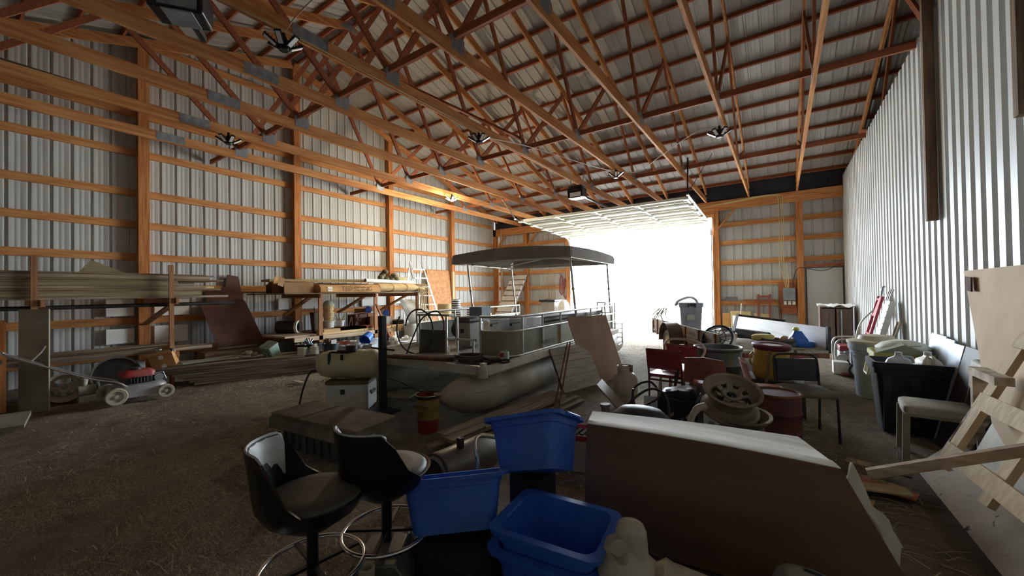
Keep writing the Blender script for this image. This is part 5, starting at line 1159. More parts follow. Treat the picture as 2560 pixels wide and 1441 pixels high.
# ================================================================ right side along the partition
CAB = thing('wood_cabinet', 'dark wooden cabinet under white papers in the far right corner', 'cabinet', (1.02, 11.9, 0)); CW = wood('dark_cabinet_z', '#4a3c35', '#5f4f46', 'z')
x0, x1, y0, y1, hh = .74, 1.33, 11.7, 12.3, .98
m = MB(); m.span((x0, y0, .05), (x0+.03, y1, hh)); m.span((x1-.03, y0, .05), (x1, y1, hh)); m.span((x0, y1-.02, .05), (x1, y1, hh)); m.span((x0, y0, hh), (x1, y1, hh+.03)); m.span((x0, y0, .05), (x1, y1, .10)); build('cabinet_body', m, CW, CAB)
m = MB(); m.span((x0+.03, y0-.015, .12), (x0+.27, y0+.005, hh-.02)); dr = build('door', m, CW, CAB); m = MB(); m.sph((x0+.245, y0-.03, .5), .014, 8); build('handle', m, GALV, dr)
m = MB(); m.span((x0+.30, y0-.015, .12), (x1-.03, y0+.005, hh-.02)); dr = build('door', m, CW, CAB); m = MB(); m.tube([(x0+.38, y0-.05, .15), (x0+.38, y0-.05, hh-.05)], .014, 8); build('handle', m, GALV, dr)
m = MB(); rnd = random.Random(2); m.grid([[(x0-.03+.66*i/12, y0-.05+.6*j/8, hh+.04+.03*math.sin(i*1.1+j)+rnd.uniform(0, .03)) for j in range(9)] for i in range(13)], .012); one('paper_pile', m, PAPER, 'crumpled white paper spread on the dark cabinet', 'paper', smooth=70)
m = MB(); m.sph((.56, 11.6, .14), (.16, .14, .14), 16); one('dark_bag', m, BLACK, 'dark round bag on the floor left of the dark cabinet', 'bag')
GN = thing('generator', 'dusty generator with a curved tube frame behind the trailer', 'generator', (1.0, 9.1, 0))
m = MB()
for y in (8.85, 9.35): m.tube(bez([(.78, y, .02), (.76, y, .40), (.80, y, .52), (.9, y, .55), (1.14, y, .55), (1.24, y, .52), (1.28, y, .40), (1.26, y, .02)], 5), .016, 8)
for x in (.78, 1.26): m.tube([(x, 8.85, .04), (x, 9.35, .04)], .016, 8)
build('tube_frame', m, ALU, GN); m = MB(); m.span((.82, 8.9, .03), (1.0, 9.3, .32)); m.cyl((.86, 8.92, .2), (.86, 8.86, .2), .09); build('engine', m, pm('generator_grey', '#8a867d', '#a19d94', 6, .6), GN, bev=.01)
m = MB(); m.span((.82, 8.9, .33), (1.22, 9.3, .43)); build('fuel_tank', m, pm('dark_red_tank', '#6b2028', '#7f2d35', 5, .4), GN, bev=.02); m = MB(); m.span((1.02, 8.86, .03), (1.20, 9.3, .32)); build('control_box', m, BLACK, GN, bev=.006)
t = thing('tall_battery_box', 'black box with a beige top beside the generator', 'box', (1.02, 8.55, 0)); m = MB(); m.span((.92, 8.42, 0), (1.10, 8.68, .50)); build('box_body', m, BLACK, t, bev=.008); m = MB(); m.span((.91, 8.41, .50), (1.11, 8.69, .57)); build('box_top', m, pm('beige_top', '#b3aa97', '#c4bcaa', 6, .6), t, bev=.008)
m = MB(); m.span((.70, 8.5, 0), (.9, 8.75, .2)); one('white_block', m, WHITE_D, 'small pale block on the floor beside the black box', 'block', bev=.005)
HT = thing('hand_truck', 'red hand truck leaning on the white partition', 'hand truck', (1.15, 8.55, 0)); RED = pm('hand_truck_red', '#8f1f2c', '#a83240', 5, .4)
m = MB()
for y in (8.35, 8.66): m.bar((1.02, y, .16), (1.31, y, 1.30), .035, .03, (0, 1, 0))
for z in (.35, .7, 1.0, 1.25): m.bar((1.02+.29*(z-.16)/1.14, 8.35, z), (1.02+.29*(z-.16)/1.14, 8.66, z), .03, .03)
build('truck_frame', m, RED, HT); m = MB(); m.bar((1.22, 8.5, .98), (1.31, 8.5, 1.28), .20, .01, (1, 0, 0)); build('red_plate', m, RED, HT)
m = MB(); m.tube(bez([(1.31, 8.5, 1.26), (1.33, 8.5, 1.42), (1.36, 8.5, 1.46)], 4), .016, 8); build('grip', m, GALV, HT)
m = MB(); m.tube(bez([(1.10, 8.3, .2), (.98, 8.3, .5), (1.02, 8.3, .85), (1.2, 8.32, 1.1)], 6), .012, 8); build('curved_brace', m, ALU, HT)
for y in (8.28, 8.74):
    M = TR((.98, y, .12), (PI/2, 0, 0)); m = MB(); m.torus((0, 0, 0), .10, .024, 26, 8, M); w_ = build('wheel', m, RUBBER, HT); m = MB(); m.lathe([(0, -.012), (.085, -.012), (.085, .012), (0, .012)], 16, M); build('hub', m, ALU, w_)
m = MB(); m.span((.80, 8.36, .015), (1.03, 8.66, .03)); build('toe_plate', m, RED, HT)
t = thing('ramp_stack', 'stack of pale aluminium loading ramps leaning on the white partition', 'ramp', (1.2, 8.0, 0), (0, 0, 0))
A = V((.98, 7.72, 0)); Bq = V((.98, 8.02, 0)); C = V((1.30, 7.80, 1.24)); m = slab(A, Bq, C, .07)
for k in range(14):
    a = A+(C-A)*((k+.3)/14); m.bar(a-V((.004, 0, 0)), a+(Bq-A)-V((.004, 0, 0)), .008, .02)
build('ramp_plate', m, pm('pale_ramp', '#b9b8ae', '#cdccc2', 6, .5, .2), t)
for i in range(3):
    p = C+(Bq-A)*(.1+.38*i); m = MB(); m.tube(bez([p, p+V((.02, 0, .09)), p+V((.05, .02, .17))], 4), [.016]*4+[.012]*5, 8); build('ramp_hook', m, ALU, t)
m = slab((1.1, 7.55, 0), (1.1, 7.72, 0), (1.36, 7.6, .95), .02); one('grey_board', m, W_GY, 'grey board leaning just in front of the loading ramps', 'board')
# bins
def round_bin(name, label, c, rt, rb, h, mat, lid=None):
    t = thing(name, label, 'trash can', c); m = MB()
    m.lathe([(0, .0), (rb, 0), (rb+.004, .01), (rt-.02, h*.80), (rt-.005, h*.81), (rt-.002, h*.86), (rt+.02, h*.87), (rt+.025, h), (rt-.005, h), (rt-.02, h*.8), (rb-.01, .02), (0, .02)], 36); build('can_body', m, mat, t, world=False)
    for s in (-1, 1):
        m = MB(); m.tube([(s*(rt+.01), -.06, h*.80), (s*(rt+.05), -.06, h*.78), (s*(rt+.05), .06, h*.78), (s*(rt+.01), .06, h*.80)], .012, 8); build('can_handle', m, mat, t, world=False)
    if lid:
        m = MB(); m.lathe([(rt+.035, h-.01), (rt+.035, h+.02), (rt-.02, h+.035), (rt*.70, h+.04), (rt*.64, h+.09), (rt*.3, h+.10), (0, h+.10)], 36); build('lid', m, lid, t, world=False)
    return t
round_bin('trash_can', 'pale blue round trash can with a tan lid by the partition', (1.02, 6.98, 0), .27, .21, .72, pm('pale_blue_bin', '#8494a4', '#9aa9b8', 4, .45), pm('tan_bin_lid', '#a69d85', '#b8b09a', 5, .6))
t = thing('yellow_bin', 'dirty yellow bin heaped with white bags behind the black tote', 'bin', (1.10, 6.12, 0)); m = MB(); m.loft([[(x*g, y*g, z) for x, y in rrect(.25, .24, .06)] for z, g in ((0, .8), (.66, 1), (.67, 1.05), (.72, 1.05), (.72, .97), (.1, .78))]); build('bin_body', m, pm('dirty_yellow', '#a9a04c', '#c4bc6e', 4, .6, c3='#b9c0c4'), t, world=False)
m = MB(); m.tube([(-.27, -.1, .62), (-.3, -.1, .45), (-.3, .1, .45), (-.27, .1, .62)], .014); build('bin_handle', m, WHITE_D, t, world=False)
m = MB(); m.loft([[(1.12+.22*g*math.cos(2*PI*k/22)*(1+.05*math.sin(4*k)), 6.15+.22*g*math.sin(2*PI*k/22), z) for k in range(22)] for z, g in ((.70, .95), (.76, 1.05), (.81, .8), (.84, .45))]); one('white_bag', m, pm('cream_bag', '#c3c3af', '#d8d8c6', 6, .7, 0, .2), 'cream white plastic bags heaped on the yellow bin', 'bag', smooth=70)
m = MB(); m.add([(.86, 5.9, .72), (1.3, 5.82, .72), (1.08, 5.86, .82), (.88, 6.15, .74), (1.28, 6.1, .74), (1.09, 6.12, .84)], [(0, 2, 5, 3), (2, 1, 4, 5), (0, 1, 2), (3, 5, 4), (0, 3, 4, 1)]); one('folded_lid', m, pm('olive_lid', '#7f7f6a', '#92927d', 6), 'peaked olive lid lying over the front of the yellow bin', 'lid')
BTT = thing('black_tote', 'big black wheeled storage tote holding white jugs', 'tote', (1.05, 5.52, 0)); BK = pm('black_tote_plastic', '#15161b', '#1e2026', 6, .35)
m = MB(); ro = lambda g, g2, z: [(x*g, y*g2, z) for x, y in rrect(.29, .22, .05)]
m.loft([ro(.80, .8, 0), ro(.96, .96, .58), ro(1.02, 1.02, .585), ro(1.03, 1.03, .64), ro(1.07, 1.07, .645), ro(1.07, 1.07, .70), ro(.97, .97, .70), ro(.94, .94, .6), ro(.78, .78, .03)])
for x in (-.2, 0, .2): m.loft([[(x+.03, -.17, .02), (x-.03, -.17, .02), (x-.035, -.215, .56), (x+.035, -.215, .56)], [(x+.03, -.19, .02), (x-.03, -.19, .02), (x-.03, -.222, .5), (x+.03, -.222, .5)]])
build('tote_body', m, BK, BTT, world=False)
m = MB(); m.box((0, 0, .52), (.48, .34, .02)); build('tote_shelf', m, BK, BTT, world=False)
def jug(label, c, mat, s=1, rz=0, lie=False):
    t = thing('plastic_jug', label, 'jug', c, (0, 0, rz)); m = MB()
    m.loft([[(x*g*s, y*g*s, z*s) for x, y in rrect(.075, .10, .03)] for z, g in ((0, .95), (.03, 1), (.15, 1), (.19, .8), (.215, .35), (.23, .3))]); build('jug_body', m, mat, t, world=False, smooth=60)
    m = MB(); m.cyl((0, 0, .23*s), (0, 0, .26*s), .028*s, n=16); build('jug_cap', m, mat, t, world=False)
    m = MB(); m.tube(bez([(0, -.03*s, .215*s), (0, -.09*s, .215*s), (0, -.10*s, .16*s)], 4), .014*s, 8); build('jug_handle', m, mat, t, world=False)
jug('pale blue white jug with a grey cap in the black tote', (.96, 5.45, .532), pm('blue_white_jug', '#bcc4ca', '#cfd6db', 6, .4), 1.0, 1.4)
jug('cream square jug on the right in the black tote', (1.17, 5.47, .532), pm('cream_jug', '#c9c0ac', '#dad2c0', 6, .5), 1.05, .2)
# office chair
OC = thing('side_chair', 'dusty beige padded side chair beside the black tote', 'chair', (1.05, 4.7, 0), (0, 0, -.08))
SB = pm('dusty_beige_vinyl', '#8b8577', '#a19b8c', 4, .6, c3='#77715f'); LG = pm('grey_painted_leg', '#7d7868', '#928d7c', 6, .5)
m = MB(); m.loft([[(x*g, y*g, z) for x, y in rrect(.22, .20, .05)] for z, g in ((.40, .98), (.43, 1), (.455, .98), (.465, .9))]); build('seat', m, SB, OC, world=False)
m = MB(); m.loft([[(x, y, z) for x, y in rrect(.035, .17, .03, cx=.235+.10*(z-.6))] for z in (.60, .80, .84)]); build('backrest', m, SB, OC, world=False, bev=.02)
for x, y in ((-.20, -.18), (-.20, .18)):
    m = MB(); m.bar((x, y, .40), (x-.01, y*1.04, 0), .03, .045, (1, 0, 0)); build('leg', m, LG, OC, world=False)
for y in (-.18, .18):
    m = MB(); m.bar((.21, y, .0), (.20, y, .42), .03, .045, (1, 0, 0)); m.bar((.20, y, .42), (.28, y, .80), .025, .045, (1, 0, 0)); build('leg', m, LG, OC, world=False)
m = MB(); m.span((-.21, -.185, .375), (.21, .185, .405)); build('seat_frame', m, LG, OC, world=False)
# blue grey sheets and black panel on the partition
BG = pm('blue_grey_metal', '#8795a5', '#9eabba', 4, .45, .1)
for i, (a, b, z) in enumerate(((5.78, 6.25, .93), (5.50, 5.83, .92), (5.22, 5.54, .90))):
    m = slab((1.22-.02*i, b, 0), (1.22-.02*i, a, 0), (1.385-.012*i, b, z), .012); one('metal_sheet', m, BG, f'blue grey metal sheet leaning on the partition, {["left", "middle", "right"][i]} of three', 'sheet', 'blue grey metal sheets')
t = thing('tap_fitting', 'small pale metal tap hanging before the blue grey sheets', 'tap', (1.2, 6.0, .72)); m = MB(); m.cyl((1.12, 5.98, .745), (1.24, 5.98, .755), .018); m.cyl((1.19, 5.98, .70), (1.19, 5.98, .79), .014); m.bar((1.15, 5.95, .80), (1.23, 6.0, .80), .015, .01); build('tap_body', m, ALU, t)
m = slab((1.16, 5.2, 0), (1.16, 4.72, 0), (1.375, 5.2, .90), .02); one('black_sheet', m, pm('brown_black_panel', '#1f1a1c', '#2a2426', 4, .6), 'brown black panel leaning between the metal sheets and the big cardboard', 'panel')
# big cardboard sheet
t = thing('cardboard_sheet', 'tall beige cardboard sheet leaning on the partition at the right edge', 'cardboard', (1.2, 3.9, 0)); CB = pm('beige_cardboard', '#b9a58d', '#c9b69f', 2.5, .9, 0, .04, spec=.1)
m = MB(); A = V((1.06, 3.42, 0)); U = V((.31, .74, 1.54)); m = MB(); S_ = V((.0, -1, .0))
m = slab(A, A+V((-.06, -1.6, 0)), A+V((.30, 1.78, 1.58)), .008); build('sheet', m, CB, t)
m = slab((1.30, 4.97, 1.53), (1.295, 4.83, 1.52), (1.275, 4.88, 1.41), .012); build('torn_hole', m, pm('torn_dark_card', '#3f281f', '#54382c', 6, .9), t)
m = MB(); m.span((1.02, 3.5, .86), (1.10, 3.9, .91)); m.span((1.03, 3.86, .60), (1.10, 3.9, .9)); build('torn_edge', m, pm('torn_pale_card', '#d6cbb8', '#8a7a66', 9, .9), t)
# pale wooden frame leaning there
t = thing('pallet_frame', 'pale wooden pallet frame leaning at the right picture edge', 'pallet', (1.0, 3.6, 0)); PF = wood('pale_frame_z', '#b29a78', '#c9b391', 'z')
fo = V((.80, 3.62, .30)); fu = V((.39, .06, .85)).normalized(); fs = V((.1, -.99, -.02)).normalized()
fn = fu.cross(fs)
for s in (-.12, .36, .84):
    m = MB(); m.bar(fo+fs*(s+.12)+fn*.03, fo+fs*(s+.12)+fu*.98+fn*.03, .085, .035, fn); build('stringer', m, PF, t)
for k in (.12, .48, .90):
    m = MB(); m.bar(fo+fu*k+fn*-.005-fs*.0, fo+fu*k+fs*1.02+fn*-.005, .02, .10, fu); build('slat', m, PF, t)
m = MB(); m.bar((.36, 2.78, .46), (.95, 2.84, .70), .04, .05); 
one('long_stick', m, wood('stick_x', '#8a705a', '#b59c80', 'x'), 'long squared timber stick from the foam block to the right picture edge', 'stick', bev=.004)
# ================================================================ junk pile in the middle
DR = thing('steel_drum', 'open dark galvanised drum in front of the trailer', 'drum', (-.73, 6.0, 0)); GD_ = pm('dark_galvanised', '#3d4446', '#50585a', 5, .45, .4, .02)
m = MB(); R = .29
m.lathe([(0, .01), (R-.01, 0), (R, .01), (R, .20), (R+.012, .215), (R, .23), (R, .43), (R+.012, .445), (R, .46), (R-.005, .62), (R+.012, .64), (R+.014, .66), (R, .672), (R-.012, .66), (R-.02, .60), (R-.015, .03), (0, .025)], 44); build('drum_body', m, GD_, DR, world=False)
m = MB(); m.torus((0, 0, .665), R+.002, .012, 44, 8); build('drum_rim', m, GALV, DR, world=False)
# red stacking chairs
REDV = pm('dull_red_vinyl', '#6e2428', '#84343a', 4, .5, c3='#5d3b38'); DKR = pm('dark_red_tube', '#54302d', '#6a423d', 8, .5, .2)
def tube_chair(label, loc, rz, vin, tubem, tilt=0):
    t = thing('stacking_chair', label, 'chair', loc, (tilt, 0, rz)); w = .19
    for s in (-w, w):
        m = MB(); m.tube(bez([(s, -.20, 0), (s, -.19, .42), (s, -.22, .60), (s*.98, -.26, .76)], 5), .0125, 8); build('rear_leg', m, tubem, t, world=False)
        m = MB(); m.tube(bez([(s, .21, 0), (s, .19, .40), (s, .14, .425), (s, -.18, .415)], 5), .0125, 8); build('front_leg', m, tubem, t, world=False)
    [build('cross_tube', MB().tube([(-w, yy, zz), (w, yy, zz)], .012, 8), tubem, t, world=False) for yy, zz in ((-.26, .755), (-.19, .39), (.18, .40))]
    m = MB(); m.loft([[(x, y, z) for x, y in rrect(.20, .20, .04)] for z in (.425, .455, .462)]); build('seat', m, vin, t, world=False, bev=.008)
    m = MB(); m.grid([[(-.19+.38*i/8, -.215-.03*math.sin(PI*i/8)-.06*(z-.52)/.24, z) for z in (.53, .60, .68, .75)] for i in range(9)], .016); build('backrest', m, vin, t, world=False)
    return t
tube_chair('red padded chair standing left of the drum, back towards the viewer', (-1.12, 4.98, 0), -.10, REDV, DKR)
tube_chair('second red chair behind the first red chair', (-.98, 5.48, 0), -.25, REDV, DKR)
CT = pm('cream_tube', '#a99c84', '#beb29b', 8, .5, .2)
t = thing('folding_chair', 'cream tubular folding chair frame leaning over the red chairs', 'chair', (-1.05, 5.1, 0), (0, 0, -.2))
m = MB(); m.tube(bez([(-.24, .22, .42), (-.25, .16, .70), (-.18, .14, .815), (.0, .14, .835), (.18, .14, .815), (.25, .16, .70), (.17, -.02, .52), (.10, -.12, .42)], 6), .015, 8); build('frame_tube', m, CT, t, world=False)
m = MB(); m.loft([[(x, y+.02, z) for x, y in rrect(.17, .15, .05)] for z in (.475, .49)]); build('seat', m, CT, t, world=False)
for s in (-.2, .2):
    m = MB(); m.tube([(s, .22, .42), (s*1.1, .30, 0)], .014, 8); m.tube([(s, -.02, .48), (s, -.2, 0)], .014, 8); build('leg', m, CT, t, world=False)
ORV = pm('dull_orange_shell', '#7d4236', '#925347', 4, .5, c3='#6c3a31')
def shell_chair(label, loc, rz, mat, hole=True):
    t = thing('shell_chair', label, 'chair', loc, (0, 0, rz))
    m = MB(); G = []
    for j in range(9):
        v = j/8; z = .43+.33*v if v > 0 else .43
        hw = .225-.035*v
        G.append([(-hw+2*hw*i/8, -.17-.07*v+.05*math.cos(PI*(i/8-.5))*-1+.03, .46+.29*v-.012*abs(i-4)*v*.6) for i in range(9)])
    vs = [p for r in G for p in r]; N = 9; fs = []
    for j in range(8):
        for i in range(8):
            if hole and j == 0 and 2 <= i <= 5: continue
            fs.append((j*N+i, j*N+i+1, (j+1)*N+i+1, (j+1)*N+i))
    off = V((0, .012, 0)); o = len(vs)
    m.add(vs+[V(p)+off for p in vs], fs+[tuple(o+k for k in reversed(f)) for f in fs]+[(72+i, 72+i+1, o+72+i+1, o+72+i) for i in range(8)]+[(j*N, (j+1)*N, o+(j+1)*N, o+j*N) for j in range(8)]+[(j*N+8, (j+1)*N+8, o+(j+1)*N+8, o+j*N+8) for j in range(8)])
    build('backrest', m, mat, t, world=False, smooth=60)
    m = MB(); m.grid([[(-.22+.44*i/8, -.19+.40*j/8, .425+.02*abs(i-4)/4*(1 if j < 7 else .3)-(.03 if j == 8 else 0)+(.02 if j == 0 else 0)) for j in range(9)] for i in range(9)], -.012); build('seat', m, mat, t, world=False, smooth=60)
    for s in (-.18, .18):
        m = MB(); m.tube(bez([(s*1.12, -.22, 0), (s, -.14, .36), (s, -.08, .405), (s, .10, .405), (s, .16, .36), (s*1.12, .22, 0)], 5), .012, 8); build('leg_loop', m, GALV, t, world=False)
    return t
shell_chair('orange plastic shell chair in front of the drum, back towards the viewer', (-.66, 4.72, 0), -.12, ORV)
shell_chair('orange plastic shell chair seen from the side, right of the drum', (-.12, 4.66, 0), -1.45, ORV, False)
# dark padded chair
t = thing('padded_chair', 'dark blue black padded chair with a dusty seat facing the viewer', 'chair', (.17, 4.86, 0), (0, 0, -2.83))
NV = pm('navy_vinyl', '#1c212b', '#272d38', 5, .45); DS = pm('dusty_dark_seat', '#4b463f', '#655f55', 4, .7); DT = pm('dark_chair_tube', '#2a2724', '#3b3733', 8, .4, .3)
w = .195
for s in (-w, w):
    m = MB(); m.tube(bez([(s, -.19, 0), (s, -.17, .41)], 3), .012, 8); m.tube([(s, -.17, .41), (s, -.19, .56)], .012, 8); build('rear_leg', m, DT, t, world=False)
    m = MB(); m.tube(bez([(s, .22, 0), (s, .19, .38), (s, .15, .405), (s, -.17, .40)], 5), .012, 8); build('front_leg', m, DT, t, world=False)
m = MB(); m.tube(bez([(-w, -.185, .50), (-w, -.21, .66), (-w*.95, -.225, .73), (-w*.7, -.23, .755), (0, -.23, .76), (w*.7, -.23, .755), (w*.95, -.225, .73), (w, -.21, .66), (w, -.185, .50)], 5), .012, 8); build('back_frame', m, DT, t, world=False)
m = MB(); m.loft([[(x, -.20-.14*(z-.55)*.5+y, z) for x, y in rrect(.185, .018, .015)] for z in (.49, .70, .715)]); build('backrest', m, NV, t, world=False, bev=.008)
m = MB(); m.loft([[(x*g, y*g+.02, z) for x, y in rrect(.21, .215, .05)] for z, g in ((.41, .98), (.43, 1), (.45, .98), (.458, .88))]); build('seat', m, DS, t, world=False, smooth=60)
# yellow drum on a crate with sticks
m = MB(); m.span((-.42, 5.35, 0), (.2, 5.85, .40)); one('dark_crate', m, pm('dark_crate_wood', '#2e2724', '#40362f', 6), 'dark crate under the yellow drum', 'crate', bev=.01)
t = thing('yellow_drum', 'yellow plastic drum with a maroon rim ring', 'drum', (-.13, 5.6, .402), (.04, .05, 0)); m = MB(); m.lathe([(0, 0), (.165, 0), (.175, .02), (.18, .12), (.176, .14), (.18, .16), (.182, .33), (.172, .34), (.17, .30), (.0, .30)], 34); build('drum_body', m, pm('mustard_yellow', '#a5862b', '#bd9f45', 5, .5), t, world=False)
m = MB(); m.lathe([(.14, .345), (.19, .335), (.20, .35), (.20, .385), (.18, .395), (.12, .39), (.12, .36), (.14, .345)], 34); build('rim_ring', m, pm('maroon_plastic', '#4c1b2a', '#5f2939', 5, .45), t, world=False)
m = MB(); m.lathe([(0, .375), (.12, .375), (.12, .38), (0, .382)], 26); build('drum_top', m, WHITE_D, t, world=False)
m = MB(); m.tube([(-.18, -.02, .28), (-.21, -.02, .24), (-.21, .02, .14), (-.18, .02, .1)], .012, 8); build('drum_handle', m, pm('mustard_yellow', ''), t, world=False)
for i, (p, q) in enumerate((((-.17, 5.30, .30), (-.12, 5.36, .74)), ((-.02, 5.28, .28), (.12, 5.36, .76)))):
    m = MB(); m.bar(p, q, .03, .018, (0, 1, 0)); m.bar(V((p[0], p[1], 0)), p, .03, .018, (0, 1, 0)); one('wood_stake', m, W_OLD, ['upright', 'slanting'][i]+' dark wooden stake in front of the yellow drum', 'stake')
t = thing('rusty_barrel', 'dark maroon steel barrel standing behind the wheel rims', 'barrel', (.06, 4.42, 0)); m = MB()
M = TR((.0, 4.2, .24), (PI/2, 0, PI)) 
m.lathe([(0, 0), (.225, 0), (.24, .015), (.24, .20), (.25, .215), (.24, .23), (.24, .40), (.25, .42), (.24, .44), (.24, .60), (.225, .62), (0, .62)], 34, TR((-.06, 4.32, 0), (0, 0, 0), .80)); build('barrel_body', m, pm('maroon_rust', '#3f1f20', '#552b2a', 6, .6, .1, .05), t)
m = MB(); m.torus((0, 0, .62), .235, .014, 34, 8, TR((-.06, 4.32, 0), (0, 0, 0), .80)); build('barrel_chime', m, RUST, t)
# steel wheels in front
RT = pm('dusty_tan_steel', '#6d6355', '#857a6a', 5, .6, .25, .04, c3='#5b5145')
m = MB(); m.lathe([(.17, .0), (.25, -.0), (.30, .04), (.31, .10), (.30, .16), (.25, .20), (.17, .20), (.2, .1), (.17, 0)], 36, TR((-.28, 3.78, 0))); one('old_tire', m, RUBBER, 'black tyre lying under the two steel wheels', 'tyre')
wheel_rim('wheel_rim', 'lower of two dusty steel wheels stacked on the black tyre', TR((-.29, 3.72, .325), (.12, .0, .3)), .215, .22, RT, 7)
wheel_rim('wheel_rim', 'upper dusty steel wheel tilted on top of the other steel wheel', TR((-.36, 3.68, .545), (.38, -.20, .9)), .22, .2, RT, 7)
# propane tank
t = thing('propane_tank', 'dusty cream propane tank beside the red chairs', 'gas tank', (-1.70, 5.05, 0)); PT = pm('dusty_cream_paint', '#a8998a', '#bdaf9f', 4, .5, 0, 0, c3='#96877a')
m = MB(); m.lathe([(.001, .06), (.08, .065), (.13, .09), (.155, .14), (.155, .30), (.14, .35), (.10, .385), (.05, .395), (.001, .40)], 34); build('tank_body', m, PT, t, world=False)
m = MB(); m.lathe([(.105, 0), (.115, 0), (.115, .09), (.105, .09), (.105, 0)], 28); build('foot_ring', m, PT, t, world=False)
m = MB(); m.lathe([(.09, .37), (.096, .37), (.10, .47), (.094, .47), (.09, .37)], 28, None, (.5, 5.6)); m.torus((0, 0, .47), .097, .008, 26, 6, None, (.5, 5.6)); build('collar', m, PT, t, world=False)
m = MB(); m.cyl((0, 0, .39), (0, 0, .45), .025); m.cyl((-.06, 0, .43), (.06, 0, .43), .014); m.cyl((0, 0, .45), (0, 0, .475), .04); build('valve', m, RUST, t, world=False)
# other scrap between the foam block and the chairs
t = thing('tipped_chair', 'grey plastic shell chair tipped over beside the propane tank', 'chair', (-1.62, 4.45, 0), (0, 0, .2)); GP = pm('grey_beige_shell', '#7b7468', '#938c80', 4, .55)
m = MB(); m.grid([[(-.18+.10*math.sin(i*.3)+.20*(i/8)**2, -.16+.32*j/6, .38-.30*i/8) for j in range(7)] for i in range(9)], .02); build('backrest', m, GP, t, world=False, smooth=60)
m = MB(); m.grid([[(.02+.36*i/6, -.17+.34*j/6, .10-.015*math.sin(PI*j/6)) for j in range(7)] for i in range(7)], .02); build('seat', m, GP, t, world=False, smooth=60)
m = MB(); m.tube(bez([(.05, -.12, .08), (.5, -.10, .02), (.62, -.05, .20), (.66, 0, .55)], 6), .012, 8); build('leg', m, DT, t, world=False)
m = MB(); m.tube(bez([(-1.28, 4.3, .03), (-1.40, 4.4, .12), (-1.15, 4.55, .18), (-1.02, 4.7, .35), (-.98, 4.75, .58)], 8), .014, 8); one('bent_tube', m, DT, 'dark bent chair tube rising beside the tipped grey chair', 'tube')
t = thing('exhaust_pot', 'dark round pan holding a short upright pipe near the red tray', 'pan', (-1.42, 3.75, 0)); m = MB(); m.lathe([(0, .02), (.15, .02), (.19, .16), (.2, .16), (.16, 0), (0, 0)], 28); build('pan_body', m, DKSTEEL, t, world=False)
m = MB(); m.cyl((-.03, 0, .02), (-.05, 0, .30), .042, n=18); m.cyl((-.05, 0, .30), (-.051, 0, .325), .05, n=18); build('pipe_stub', m, pm('dull_grey_pipe', '#6f695f', '#867f74', 8, .6, .3), t, world=False)
t = thing('red_tray', 'red and white tray of dark parts left of the foam block', 'tray', (-1.42, 3.02, .24), (.08, .05, .35)); m = MB(); m.loft([[(x*g, y*g, z) for x, y in rrect(.16, .11, .04)] for z, g in ((0, .85), (.045, 1), (.05, 1.06), (.055, 1.06), (.05, .97), (.012, .84))]); build('tray_body', m, pm('tray_red', '#96242c', '#ad343c', 6, .4), t, world=False)
m = MB(); m.box((0, 0, .02), (.22, .14, .012)); build('tray_liner', m, PAPER, t, world=False)
for i in range(4):
    m = MB(); m.bar((-.08+.05*i, -.04, .033), (-.03+.05*i, .05, .045), .03, .015); build('dark_part', m, DKSTEEL, t, world=False)
m = MB(); m.span((-1.62, 2.90, .0), (-1.22, 3.15, .23)); one('pale_carton', m, pm('dusty_pale_carton', '#857d70', '#9b9385', 6, .9), 'dusty pale carton under the red tray', 'carton', bev=.004)
EN = thing('engine_block', 'dark greasy engine block with bolts behind the foam block', 'engine', (-.82, 4.1, 0)); m = MB(); m.span((-1.02, 3.95, 0), (-.66, 4.3, .42)); m.bar((-1.0, 4.1, .40), (-.68, 4.12, .47), .25, .1)
build('block', m, pm('greasy_black', '#1d1a1f', '#2a262b', 7, .4), EN, bev=.02)
m = MB()
for i in range(7): m.cyl((-.96+.045*i, 3.93, .22+.03*(i % 3)), (-.96+.045*i, 3.86, .22+.03*(i % 3)), .013, n=8)
build('bolts', m, GALV, EN); m = MB(); m.cyl((-.78, 4.0, .42), (-.78, 4.0, .50), .06); m.cyl((-.92, 4.05, .42), (-.92, 4.05, .47), .04); build('caps', m, DKSTEEL, EN)
m = MB(); m.loft([[(-.98+.24*g*math.cos(2*PI*k/22)*1.15, 3.28+.2*g*math.sin(2*PI*k/22), z) for k in range(22)] for z, g in ((0, 1), (.3, 1), (.40, .9), (.47, .6), (.49, .2))]); one('black_case', m, pm('dusty_black_shell', '#232122', '#383436', 5, .5), 'rounded dusty black motor shell right behind the foam block', 'shell', smooth=60)
m = MB(); m.tube(bez([(-.62, 3.2, .05), (-.60, 3.25, .40), (-.56, 3.3, .52), (-.50, 3.35, .55)], 6), [.024]*12+[.028]*7, 12); one('pvc_elbow', m, pm('dusty_pale_pipe', '#8b8378', '#a39b8f', 6, .6), 'dusty pale pipe elbow standing behind the foam block', 'pipe')
m = MB(); m.tube(bez([(-1.3, 3.5, .05), (-1.22, 3.6, .35), (-1.05, 3.75, .52), (-.88, 3.7, .50), (-.82, 3.6, .3)], 6), .012, 8); m.tube(bez([(-1.2, 3.9, .2), (-1.25, 3.95, .45), (-1.1, 4.0, .54), (-1.0, 3.95, .42), (-1.15, 3.85, .30), (-1.3, 3.5, .12)], 7), .012, 8); one('cable_loops', m, HOSE, 'looped black cables over the scrap behind the foam block', 'cable')
m = MB(); m.cyl((-1.18, 3.55, .02), (-1.14, 3.6, .55), [.02, .02][0], .008, 10); m.tube([( -1.28, 3.5, .28), (-1.06, 3.62, .30)], .014); one('iron_spike', m, DKSTEEL, 'black pointed iron spike standing in the scrap heap', 'spike')
